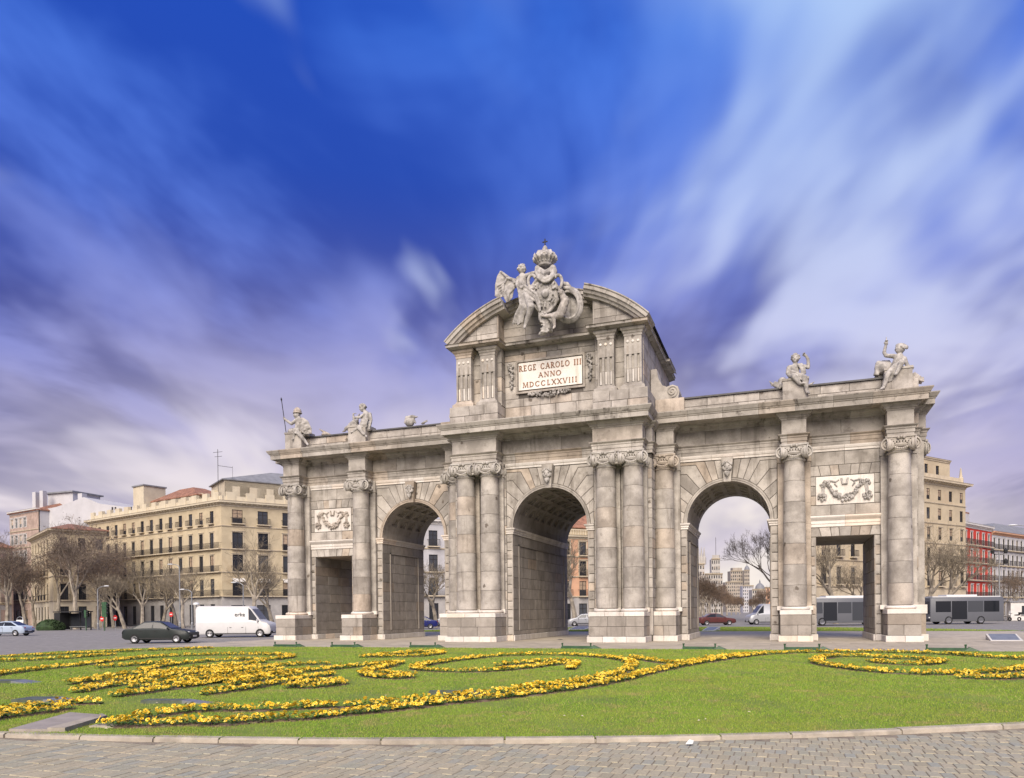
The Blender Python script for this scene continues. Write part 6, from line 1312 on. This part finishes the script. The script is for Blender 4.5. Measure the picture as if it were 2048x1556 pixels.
# ------------------------------------------------------------------ vehicles
def paint(name, col, metal=.0):
    t, p = newmat(name); v, oi = objvec(t); c = t.mix(t.rng(t.noise(v, 2, 4, .6), .35, .7, 0, .25), (*col, 1), (*[x*.7+.03 for x in col], 1)); t.set(p, 'Base Color', c); t.set(p, 'Roughness', .42); t.set(p, 'Metallic', metal); t.set(p, 'Specular IOR Level', .35)
paint('paint_blue', (.012, .018, .13)); paint('paint_silver', (.40, .41, .43), .3); paint('paint_white', (.60, .60, .60)); paint('paint_dark', (.022, .028, .026)); paint('paint_maroon', (.10, .028, .026)); paint('paint_ice', (.38, .45, .55)); paint('paint_grey', (.11, .115, .13))
plain('tyre', (.014, .014, .014), .85, .2, 8); plain('rim', (.35, .35, .36), .35, .1, 8, .7); plain('lamp_red', (.35, .01, .01), .3, .1, 5); plain('lamp_clear', (.7, .7, .66), .2, .1, 5); plain('black_trim', (.02, .02, .02), .6, .2, 6)
def wheel(par, x, y, r, w):
    t = MB(); t.lathe([(r*.62, -w/2), (r*.93, -w/2), (r, -w*.3), (r, w*.3), (r*.93, w/2), (r*.62, w/2)], n=20, cap=False); sg = 1 if y > 0 else -1
    m = Matrix.Translation((x, y, r)) @ Matrix.Rotation(PI/2, 4, 'X'); t.xf(m); o = put('wheel', t.mesh('wheel', True), 'tyre', par, local=True)
    q = MB(); q.lathe([(0, -.01), (r*.18, .0), (r*.2, -.03), (r*.6, -.01), (r*.64, .02), (r*.64, -.1), (0, -.1)], n=20, cap=False); q.xf(Matrix.Translation((x, y+sg*(w/2-.01), r)) @ Matrix.Rotation(-sg*PI/2, 4, 'X')); put('rim', q.mesh('rim', True), 'rim', o, local=True)
def car(p, rz, mat, label, kind='sedan', cat='car', name='car'):
    t = thing(name, (p.x, p.y, RZ), label, cat, None, rz)
    if kind == 'sedan': L, Wd = 4.4, 1.76; S = [(0, .38, .60, .60), (.04, .30, .70, .70), (.25, .24, .78, .80), (1.15, .22, .90, .93), (1.20, .22, .91, .95), (1.95, .22, .94, 1.40), (2.4, .22, .95, 1.45), (3.0, .22, .95, 1.42), (3.75, .22, .95, 1.02), (3.8, .22, .95, 1.0), (4.2, .26, .93, .95), (4.36, .32, .80, .80), (4.4, .40, .65, .65)]; cab = (4, 8)
    elif kind == 'hatch': L, Wd = 4.0, 1.74; S = [(0, .38, .60, .60), (.05, .30, .74, .74), (.3, .24, .84, .86), (.95, .22, .95, 1.0), (1.0, .22, .96, 1.02), (1.75, .22, .98, 1.50), (2.4, .22, .99, 1.55), (3.2, .22, 1.0, 1.50), (3.75, .24, 1.0, 1.05), (3.8, .24, 1.0, 1.02), (3.93, .28, .86, .86), (4.0, .38, .65, .65)]; cab = (4, 8)
    else: L, Wd = 6.0, 2.0; S = [(0, .40, .75, .75), (.04, .32, .95, .98), (.25, .28, 1.12, 1.18), (.75, .28, 1.22, 1.34), (.80, .28, 1.25, 1.38), (1.55, .28, 1.30, 2.35), (1.75, .28, 1.30, 2.52), (5.75, .28, 1.30, 2.56), (5.9, .30, 1.30, 2.50), (6.0, .34, 1.25, 2.30)]; cab = (4, 6)
    b = MB(); g = MB(); vs = []; gv = []
    for x, z0, zs, zr in S:
        top = zr-zs; wr = Wd/2-(.06+.22*min(1, top/.5) if kind != 'van' else .03+.08*min(1, top)); wb = Wd/2-(.10 if x < .1 or x > L-.1 else .02)
        vs += [(x, -wb+.08, z0), (x, -wb, z0+.16), (x, -wb, zs-.05), (x, -wb+.04, zs), (x, -wr, zr-.04*(top > .1)), (x, -wr+.10, zr), (x, wr-.10, zr), (x, wr, zr-.04*(top > .1)), (x, wb-.04, zs), (x, wb, zs-.05), (x, wb, z0+.16), (x, wb-.08, z0)]
    m = 12; nS = len(S); b.add(vs, [(i*m+k, i*m+(k+1) % m, (i+1)*m+(k+1) % m, (i+1)*m+k) for i in range(nS-1) for k in range(m)]+[tuple(range(m))[::-1], tuple((nS-1)*m+k for k in range(m))])
    for v in vs: pass
    b.v = [(x-L/2, y, z) for x, y, z in b.v]; put('body', b.mesh('body', True), mat, t, local=True)
    # glazing, a hair proud of the cabin sides
    def pane(nm, P): put(nm, MB().add([(x-L/2, y, z) for x, y, z in P], [tuple(range(len(P)))]), 'glass', t, local=True)
    def V(i, k): return Vector(vs[i*m+k])
    a, c = cab
    for sd, (lo, hi) in ((-1, (3, 4)), (1, (8, 7))):
        segs = [(a, a+1, a+2), (a+2, a+3, a+4)] if kind != 'van' else [(a, a+1, a+2)]
        for ss in segs:
            lo_ = [V(i, lo).lerp(V(i, hi), .10)+Vector((0, sd*.014, 0)) for i in ss]; hi_ = [V(i, hi).lerp(V(i, lo), .10)+Vector((0, sd*.014, 0)) for i in ss]
            if ss[0] == a: hi_ = hi_[1:] if (V(a, hi)-V(a, lo)).length < .15 else hi_
            if ss[-1] == c and kind != 'van': hi_ = hi_[:-1]
            lo_[0] = lo_[0].lerp(lo_[1], .08); lo_[-1] = lo_[-1].lerp(lo_[-2], .08); pane('side_window', [tuple(q) for q in lo_]+[tuple(q) for q in hi_[::-1]])
    for i0, i1, nm, dx in ((a, a+1, 'windscreen', -.016),)+(((c-1, c, 'rear_window', .016),) if kind != 'van' else ()):
        q = [V(i0, 5).lerp(V(i1, 5), .1), V(i0, 6).lerp(V(i1, 6), .1), V(i1, 6).lerp(V(i0, 6), .08), V(i1, 5).lerp(V(i0, 5), .08)]; pane(nm, [(v.x+dx, v.y, v.z+.012) for v in q])
    r = .31 if kind != 'van' else .35
    for x in (.82, L-.85 if kind != 'van' else L-1.15):
        for y in (-Wd/2+.09, Wd/2-.09): wheel(t, x-L/2, y, r, .2)
    for y in (-Wd/2+.28, Wd/2-.28):
        put('headlight', MB().ball((-L/2+.13, y, .68 if kind != 'van' else .9), .12, 8, 6, (.8, 1.4, .7)), 'lamp_clear', t, local=True); put('tail_light', MB().ball((L/2-.07, y, .78 if kind != 'van' else 1.2), .10, 8, 6, (.6, 1.2, .9 if kind != 'van' else 1.8)), 'lamp_red', t, local=True)
    for sd in (-1, 1):
        xm = (1.35 if kind != 'van' else 1.0)-L/2; put('mirror', MB().ball((xm, sd*(Wd/2+.06), .98 if kind != 'van' else 1.35), .10, 8, 6, (.6, 1, .7 if kind != 'van' else 1.5)), mat, t, local=True)
        sm_ = MB(); y0, y1 = sorted((sd*(Wd/2-.03), sd*(Wd/2-.012)))
        for xs2 in ((1.30, 2.32, 3.25) if kind != 'van' else (.95, 1.95, 3.4)): sm_.box(xs2-L/2, xs2-L/2+.014, y0, y1, .36, .86)
        sm_.box(.9-L/2, L-.9-L/2, y0, y1, .30, .36); put('door_seams', sm_, 'black_trim', t, local=True)
        for xs2 in (2.15, 3.1): put('door_handle', MB().box(xs2-L/2, xs2-L/2+.15, *sorted((sd*(Wd/2-.03), sd*(Wd/2+.015))), .80, .83), 'black_trim', t, local=True)
    put('number_plate', MB().box(-L/2-.045, -L/2-.03, -.26, .26, .40, .51), 'lamp_clear', t, local=True); put('number_plate', MB().box(L/2+.03, L/2+.045, -.26, .26, .46, .57), 'lamp_clear', t, local=True)
    put('bumper', MB().box(-L/2-.03, -L/2+.1, -Wd/2+.15, Wd/2-.15, .34, .50), 'black_trim', t, local=True); put('bumper', MB().box(L/2-.1, L/2+.03, -Wd/2+.15, Wd/2-.15, .36, .52), 'black_trim', t, local=True)
    return t
def bus(p, rz, L, mat, label, roof='paint_white'):
    t = thing('bus', (p.x, p.y, RZ), label, 'bus', None, rz); W2 = 1.25; b = MB(); pr = [(-W2+.05, .30), (-W2, .45), (-W2, 2.75), (-W2+.10, 2.98), (W2-.10, 2.98), (W2, 2.75), (W2, .45), (W2-.05, .30)]; st = [(-L/2, .93, .0), (-L/2+.12, 1, 0), (L/2-.12, 1, 0), (L/2, .95, 0)]; vs = []
    for x, k, _ in st: vs += [(x, y*k, .3+(z-.3)*(.5+.5*k)) for y, z in pr]
    m = 8; b.add(vs, [(i*m+k, i*m+(k+1) % m, (i+1)*m+(k+1) % m, (i+1)*m+k) for i in range(3) for k in range(m)]+[tuple(range(m))[::-1], tuple(3*m+k for k in range(m))]); put('body', b.mesh('body', True), mat, t, local=True)
    rf = MB().box(-L/2+.3, L/2-.3, -W2+.16, W2-.16, 2.96, 3.08).box(-L/4, L/6, -.8, .8, 3.08, 3.26); put('roof', rf, roof, t, local=True)
    n = int((L-1.0)/1.5)
    for sd in (-1, 1):
        for k in range(n):
            x0 = -L/2+.5+(L-1.0)*k/n+.05; x1 = -L/2+.5+(L-1.0)*(k+1)/n-.05; dr = k in (1, n-3) and sd < 0; y0, y1 = sorted((sd*(W2-.01), sd*(W2+.012))); put('door' if dr else 'side_window', MB().box(x0, x1, y0, y1, .55 if dr else 1.35, 2.55), 'glass', t, local=True)
    for sx, nm in ((-1, 'windscreen'), (1, 'rear_window')): x0, x1 = sorted((sx*(L/2-.0), sx*(L/2+.014))); put(nm, MB().box(x0, x1, -1.02, 1.02, 1.15 if sx < 0 else 1.5, 2.55), 'glass', t, local=True)
    for x in (-L/2+2.0, L/2-2.6):
        for y in (-W2+.14, W2-.14): wheel(t, x, y, .46, .28)
    for y in (-.95, .95): put('headlight', MB().ball((-L/2-.01, y, .75), .12, 8, 6, (.5, 1.4, .8)), 'lamp_clear', t, local=True); put('tail_light', MB().ball((L/2+.0, y, .9), .10, 8, 6, (.5, 1, 2)), 'lamp_red', t, local=True)
    for x0 in (-L/2-.06, L/2-.1): put('bumper', MB().box(x0, x0+.16, -1.15, 1.15, .32, .55), 'black_trim', t, local=True)
    return t
HZ = YAW                        # heading of a vehicle seen side-on
car(atD(838, 88), HZ+.05, 'paint_blue', 'dark blue saloon car seen through the left arch', 'sedan')
car(atD(893, 104), HZ, 'paint_silver', 'silver hatchback behind the blue car in the left arch', 'hatch')
car(atD(1166, 97), HZ, 'paint_silver', 'silver car passing behind the middle arch', 'hatch')
car(atD(1432, 92), HZ+PI, 'paint_maroon', 'dark red car at the left side of the right arch', 'sedan')
car(atD(1543, 93), HZ, 'paint_silver', 'light grey van half hidden at the right side of the right arch', 'van', 'van', 'van')
bus(atD(1693, 83), HZ+.03, 10.5, 'paint_grey', 'dark bus with white roof behind the right square opening')
bus(atD(1921, 84), HZ+.03, 8.2, 'paint_grey', 'dark bus with white roof right of the gate')
vn = car(atD(474, 61.5), HZ+PI, 'paint_white', 'white panel van driving past the left end of the gate', 'van', 'van', 'van')
tx = bpy.data.curves.new('lettering', 'FONT'); tx.body = 'erke'; tx.size = .46; tx.extrude = .004; txo = bpy.data.objects.new('tmp', tx); COL.objects.link(txo); dg = bpy.context.evaluated_depsgraph_get(); lm = bpy.data.meshes.new_from_object(txo.evaluated_get(dg)); bpy.data.objects.remove(txo); lm.materials.clear()
lo = put('lettering', lm, 'black_trim', vn, (-.15, .958, 1.70), local=True); lo.rotation_euler = (PI/2, 0, PI)
car(atD(322, 50), HZ+PI, 'paint_dark', 'dark saloon car in front of the white van, left', 'sedan')
car(atD(14, 74), HZ, 'paint_ice', 'pale blue car at the left picture edge', 'sedan')
# ------------------------------------------------------------------ street furniture
plain('green_metal', (.035, .085, .04), .5, .2, 4); plain('grey_metal', (.26, .27, .28), .45, .15, 4, .5); plain('red_sign', (.50, .03, .025), .5, .1, 4); plain('sign_white', (.7, .7, .68), .5, .08, 4); plain('lamp_glass', (.62, .63, .62), .3, .06, 4); plain('floodlight', (.085, .10, .075), .5, .25, 5)
def lamp_post(p, h, label, kind='arm', side=1):
    t = thing('street_lamp', (p.x, p.y, RZ), label, 'street lamp'); put('post', MB().lathe([(.16, 0), (.16, .8), (.10, .95), (.07, h)], n=10), 'grey_metal', t, local=True)
    if kind == 'arm': put('arm', MB().tube([(0, 0, h-.05), (side*.5, 0, h+.25), (side*1.3, 0, h+.35)], .05, 6), 'grey_metal', t, local=True); put('lamp_head', MB().ball((side*1.6, 0, h+.36), .36, 12, 8, (1.25, .6, .26)), 'lamp_glass', t, local=True)
    elif kind == 'dome': put('lamp_head', MB().lathe([(.05, h), (.38, h+.02), (.42, h+.12), (.3, h+.32), (.08, h+.38)], n=14), 'lamp_glass', t, local=True)
    else:
        for zz, rr in ((h, .75), (h-1.35, .75)):
            for s in (-1, 1): put('arm', MB().tube([(0, 0, zz-.4), (s*.4, 0, zz-.45), (s*rr, 0, zz-.2)], .045, 6), 'black_trim', t, local=True); put('lantern', MB().lathe([(.08, -.35), (.22, -.25), (.26, .1), (.2, .2), (.05, .38)], (s*rr, 0, zz), 8), 'black_trim', t, local=True)
    return t
lamp_post(atD(360, 104), 8.6, 'tall street lamp with flat oval head before the cream block', 'arm', -1); lamp_post(atD(393, 100), 3.2, 'low street lamp with round white dome behind the van', 'dome'); lamp_post(atD(384, 101), 5.0, 'slim street lamp with small head beside the domed lamp', 'arm', -1); lamp_post(atD(196, 103), 5.6, 'slim dark lamp post left of the green traffic light', 'arm', 1); lamp_post(atD(487, 104), 6.0, 'slim street lamp before the right front of the cream block', 'arm', -1)
lamp_post(atD(1999, 99), 9.2, 'tall lamp post with two tiers of black lanterns on the right', 'double'); lamp_post(atD(2062, 80), 10.2, 'street lamp leaning into the picture at the right edge', 'arm', -1)
def traffic_light(p, label, h=3.3, backs=True):
    t = thing('traffic_light', (p.x, p.y, RZ), label, 'traffic light'); put('post', MB().lathe([(.09, 0), (.06, .3), (.06, h)], n=8), 'green_metal', t, local=True); hd = put('signal_head', MB().box(-.38, .38, -.06, .10, h-1.55, h+.35) if backs else MB().box(-.17, .17, -.14, .14, h-.9, h+.1), 'green_metal', t, local=True)
    for k in range(3):
        put('visor', MB().lathe([(.13, 0), (.15, .3)], n=10, cap=False).xf(Matrix.Translation((.40 if backs else .16, 0, h-.05-.5*k if backs else h-.1-.28*k)) @ Matrix.Rotation(PI/2, 4, 'Y')), 'black_trim', hd, local=True)
    return t
traffic_light(atD(209, 96), 'green traffic light with large back plate by the roadside, left'); traffic_light(atD(172, 100), 'smaller green traffic light beside the black kiosk', 2.6, False)
def sign_post(p, label, h=2.5, mat='red_sign'):
    t = thing('road_sign', (p.x, p.y, RZ), label, 'sign'); put('post', MB().lathe([(.04, 0), (.04, h)], n=8), 'grey_metal', t, local=True); d = MB(); d.lathe([(0, 0), (.36, 0), (.36, .03), (0, .03)], n=20, cap=False); d.xf(Matrix.Translation((0, -.06, h-.36)) @ Matrix.Rotation(PI/2, 4, 'X')); s = put('disc', d, mat, t, local=True); put('bar', MB().box(-.22, .22, -.10, -.088, h-.42, h-.30), 'sign_white', s, local=True); return t
sign_post(atD(205, 97.5), 'red round road sign below the green traffic light', 1.9); sign_post(atD(231, 97), 'red round road sign on a white post right of the traffic light', 2.0); sign_post(atD(343, 108), 'small red round sign before the grey shopfronts', 2.4)
p = atD(140, 104); t = thing('kiosk', (p.x, p.y, RZ), 'black glazed bus shelter among the trees, left', 'bus shelter'); put('roof', MB().box(-2.1, 3.2, -.9, .9, 2.45, 2.6), 'black_trim', t, local=True); put('panel', MB().box(-2.0, -.9, -.8, .8, .1, 2.4), 'black_trim', t, local=True); put('glazing', MB().box(-.85, 3.0, .72, .76, .3, 2.3), 'glass', t, local=True)
for x in (-.8, 1.1, 3.0): put('post', MB().box(x-.05, x+.05, .66, .8, 0, 2.46), 'black_trim', t, local=True)
put('bench', MB().box(-.4, 2.6, .2, .6, .42, .5).box(-.3, -.2, .3, .5, 0, .42).box(2.4, 2.5, .3, .5, 0, .42), 'grey_metal', t, local=True)
p = atD(40, 100); t = thing('advertising_panel', (p.x, p.y, RZ), 'white advertising panel with red corner on a hoop stand, far left', 'sign'); put('panel', MB().box(-.62, .62, -.06, .06, .25, 1.5), 'sign_white', t, local=True); put('red_field', MB().add([(-.58, -.07, .3), (.5, -.07, .3), (-.58, -.07, .95)], [(0, 1, 2)]), 'red_sign', t, local=True); put('hoop', MB().tube([(-.66, 0, 0), (-.68, 0, 1.3), (-.45, 0, 1.78), (0, 0, 1.92), (.45, 0, 1.78), (.68, 0, 1.3), (.66, 0, 0)], .05, 6), 'grey_metal', t, local=True)
p = atD(2036, 104); t = thing('kiosk', (p.x, p.y, RZ), 'pale grey street kiosk at the right picture edge', 'kiosk'); put('cabin', MB().box(-1.1, 1.4, -1, 1, 0, 2.5), 'trim_white', t, local=True); put('roof', MB().box(-1.25, 1.55, -1.15, 1.15, 2.5, 2.66), 'roof_grey', t, local=True); put('hatch', MB().box(.2, 1.1, -1.02, -.98, .8, 2.0), 'glass', t, local=True); put('counter', MB().box(.1, 1.2, -1.2, -1.0, .72, .8), 'grey_metal', t, local=True)
# parked scooter and bicycle
p = atD(2029, 98); t = thing('scooter', (p.x, p.y, RZ), 'dark parked scooter with windscreen on the right pavement', 'scooter', None, HZ)
for x in (-.62, .62):
    w_ = MB(); w_.lathe([(.14, -.06), (.25, -.06), (.28, 0), (.25, .06), (.14, .06)], n=16, cap=False); w_.xf(Matrix.Translation((x, 0, .28)) @ Matrix.Rotation(PI/2, 4, 'X')); put('wheel', w_.mesh('wheel', True), 'tyre', t, local=True)
bd = MB(); limb(bd, [Vector((.62, 0, .45)), Vector((.25, 0, .58)), Vector((-.1, 0, .35)), Vector((-.45, 0, .45)), Vector((-.55, 0, .85))], [.16, .20, .14, .13, .09]); carve('body', bd, .04, t, 'paint_dark', 1); t.children[-1].location = (0, 0, 0)
put('seat', MB().ball((.35, 0, .80), .22, 10, 6, (1.9, .7, .4)), 'black_trim', t, local=True); put('handlebar', MB().tube([(-.52, -.34, 1.02), (-.58, 0, .98), (-.52, .34, 1.02)], .03, 6), 'black_trim', t, local=True); put('windscreen', MB().add([(-.66, -.2, .95), (-.66, .2, .95), (-.56, .17, 1.38), (-.56, -.17, 1.38)], [(0, 1, 2, 3)]), 'lamp_glass', t, local=True); put('headlight', MB().ball((-.66, 0, .84), .09, 8, 6), 'lamp_clear', t, local=True); put('top_case', MB().box(.62, .98, -.2, .2, .86, 1.16), 'black_trim', t, local=True)
p = atD(2003, 99); t = thing('bicycle', (p.x, p.y, RZ), 'parked bicycle at the foot of the tall lamp post, right', 'bicycle', None, HZ)
for x in (-.52, .52):
    put('wheel', MB().tube([(x+.33*cos(a), 0, .34+.33*sin(a)) for a in lin(0, 2*PI, 24)], .022, 5).tube([(x-.32, 0, .34), (x+.32, 0, .34)], .006, 3).tube([(x, 0, .02), (x, 0, .66)], .006, 3), 'tyre', t, local=True)
put('frame', MB().tube([(-.52, 0, .34), (-.36, 0, .92)], .022, 6).tube([(-.38, 0, .80), (.0, 0, .32), (.18, 0, .84)], .022, 6).tube([(-.38, 0, .80), (.16, 0, .78)], .022, 6).tube([(.52, 0, .34), (.0, 0, .32)], .018, 6).tube([(.52, 0, .34), (.16, 0, .80)], .016, 6), 'grey_metal', t, local=True); put('saddle', MB().ball((.20, 0, .90), .12, 8, 5, (1.3, .6, .4)), 'black_trim', t, local=True); put('handlebar', MB().tube([(-.30, -.26, .98), (-.38, 0, .96), (-.30, .26, .98)], .016, 5), 'black_trim', t, local=True)
# green floodlight rails along the lawn edge
RL = [(508, 'first floodlight rail from the left along the lawn edge'), (640, 'second floodlight rail from the left along the lawn edge, before the left square opening'), (818, 'floodlight rail on the lawn edge before the left arch'), (1148, 'floodlight rail on the lawn edge before the middle arch'), (1400, 'floodlight rail on the lawn edge before the right arch'), (1603, 'floodlight rail on the lawn edge before the right square opening'), (1877, 'rightmost floodlight rail on the lawn edge')]
for x, lb_ in RL:
    p = atZ(x, 1297.5, .03); t = thing('floodlight_rail', (p.x, YP-.05, .01), 'green '+lb_, 'floodlight', 'green floodlight rails along the lawn edge'); w_ = .72
    put('trough', MB().box(-w_, w_, -.10, .12, .02, .10).box(-w_+.02, w_-.02, -.02, .10, .10, .13), 'green_metal', t, local=True); put('hood', MB().add([(w_-.1, -.14, .02), (w_+.45, -.14, .02), (w_+.45, .14, .02), (w_-.1, .14, .02), (w_+.1, -.10, .17), (w_+.1, .10, .17)], [(0, 1, 4), (3, 5, 2), (1, 2, 5, 4), (0, 4, 5, 3)]), 'green_metal', t, local=True)
    for s in (-1, 1): put('post', MB().lathe([(.035, 0), (.035, .22), (.05, .23), (.05, .27)], (s*(w_-.04), 0, 0), 8), 'green_metal', t, local=True)
# flat floodlight boxes and covers in the grass
def flatbox(x0, x1, y, dpt, label, mat='floodlight', h=.07, name='ground_floodlight', cat='floodlight'):
    a, c = atZ(x0, y), atZ(x1, y); d = Vector((c.x-a.x, c.y-a.y)); L = d.length; rz = math.atan2(d.y, d.x); t = thing(name, (a.x, a.y, .01), label, cat, None, rz); put('housing', MB().box(0, L*.62, 0, dpt, 0, h), mat, t, local=True); put('sloped_glass', MB().add([(L*.62, 0, 0), (L, 0, 0), (L, dpt, 0), (L*.62, dpt, 0), (L*.62, 0, h), (L*.62, dpt, h)], [(0, 1, 4), (3, 5, 2), (1, 2, 5, 4), (0, 4, 5, 3)]), 'grey_metal' if mat == 'floodlight' else mat, t, local=True)
flatbox(22, 125, 1407, .55, 'flat grey floodlight box in the grass above the corner bed, left'); flatbox(281, 415, 1409, .30, 'flat grey floodlight box in the grass below the plume bed'); flatbox(857, 992, 1392, .22, 'dark flat floodlight box on the lawn behind the ribbon bed, centre', 'floodlight', .09); flatbox(-40, 60, 1368, .5, 'flat floodlight box in the grass at the left picture edge'); flatbox(178, 235, 1457, .25, 'small pale cover plate in the grass near the kerb', 'paving', .03, 'cover_plate', 'cover')
pts = [atZ(*q) for q in ((18, 1466), (95, 1466), (204, 1436), (140, 1431))]; t = thing('stone_slab', (pts[0].x, pts[0].y, .01), 'flat brown stone slab set in the lawn at the kerb, bottom left', 'slab'); put('slab', prism_z([(p.x-pts[0].x, p.y-pts[0].y) for p in pts], 0, .05), 'flagstone', t, local=True); pe = [atZ(*q) for q in ((95, 1466), (130, 1466), (214, 1440), (204, 1436))]; put('edge_strip', prism_z([(p.x-pts[0].x, p.y-pts[0].y) for p in pts[1:3]+[pe[2], pe[1]]], 0, .07), 'kerb_stone', t, local=True)
for x0, x1, y, lb_ in ((1137, 1166, 1259.5, 'slanted grey plaque on the back lawn seen through the middle arch'), (1406, 1426, 1262, 'slanted grey plaque on the back lawn seen through the right arch'), (1985, 2040, 1282, 'flat grey plaque on the pavement right of the gate')):
    a, c = atZ(x0, y), atZ(x1, y); t = thing('ground_plaque', (a.x, a.y, .01), lb_, 'plaque'); L = c.x-a.x; put('plate', MB().add([(0, 0, .03), (L, 0, .03), (L+.3, 2.2, .30), (.3, 2.2, .30)], [(0, 1, 2, 3)]), 'grey_metal', t, local=True); put('frame', MB().add([(-.1, -.1, 0), (L+.1, -.1, 0), (L+.4, 2.3, 0), (.2, 2.3, 0), (-.1, -.1, .02), (L+.1, -.1, .02), (L+.4, 2.3, .29), (.2, 2.3, .29)], [(0, 1, 5, 4), (1, 2, 6, 5), (2, 3, 7, 6), (3, 0, 4, 7), (4, 5, 6, 7)]), 'trim_white', t, local=True)
# bits of litter and fallen leaves on the grass
b = MB(); q_ = random.Random(12)
for k in range(46):
    p = atZ(q_.uniform(100, 2000), q_.uniform(1350, 1480), .05)
    if not inpoly(np.array([p.x]), np.array([p.y]), lf)[0]: continue
    a = q_.uniform(0, 6.28); s_ = q_.uniform(.015, .035); b.add([(p.x+s_*cos(a), p.y+s_*sin(a), .045), (p.x-s_*.5*sin(a), p.y+s_*.5*cos(a), .06), (p.x-s_*cos(a), p.y-s_*sin(a), .045), (p.x+s_*.5*sin(a), p.y-s_*.5*cos(a), .05)], [(0, 1, 2, 3)])
tag(put('fallen_leaves', b, 'wall_cream_pale'), 'pale fallen leaves scattered over the lawn', 'leaves', kind='stuff')
p = atZ(1371, 1493, RZ); t = put('litter', MB().add([(0, 0, .01), (.09, .01, .02), (.1, .07, .05), (.01, .06, .03), (.05, .03, .07)], [(0, 1, 4), (1, 2, 4), (2, 3, 4), (3, 0, 4), (0, 3, 2, 1)]), 'sign_white', None, (p.x, p.y, RZ+.02)); tag(t, 'crumpled white scrap of paper against the kerb', 'litter')
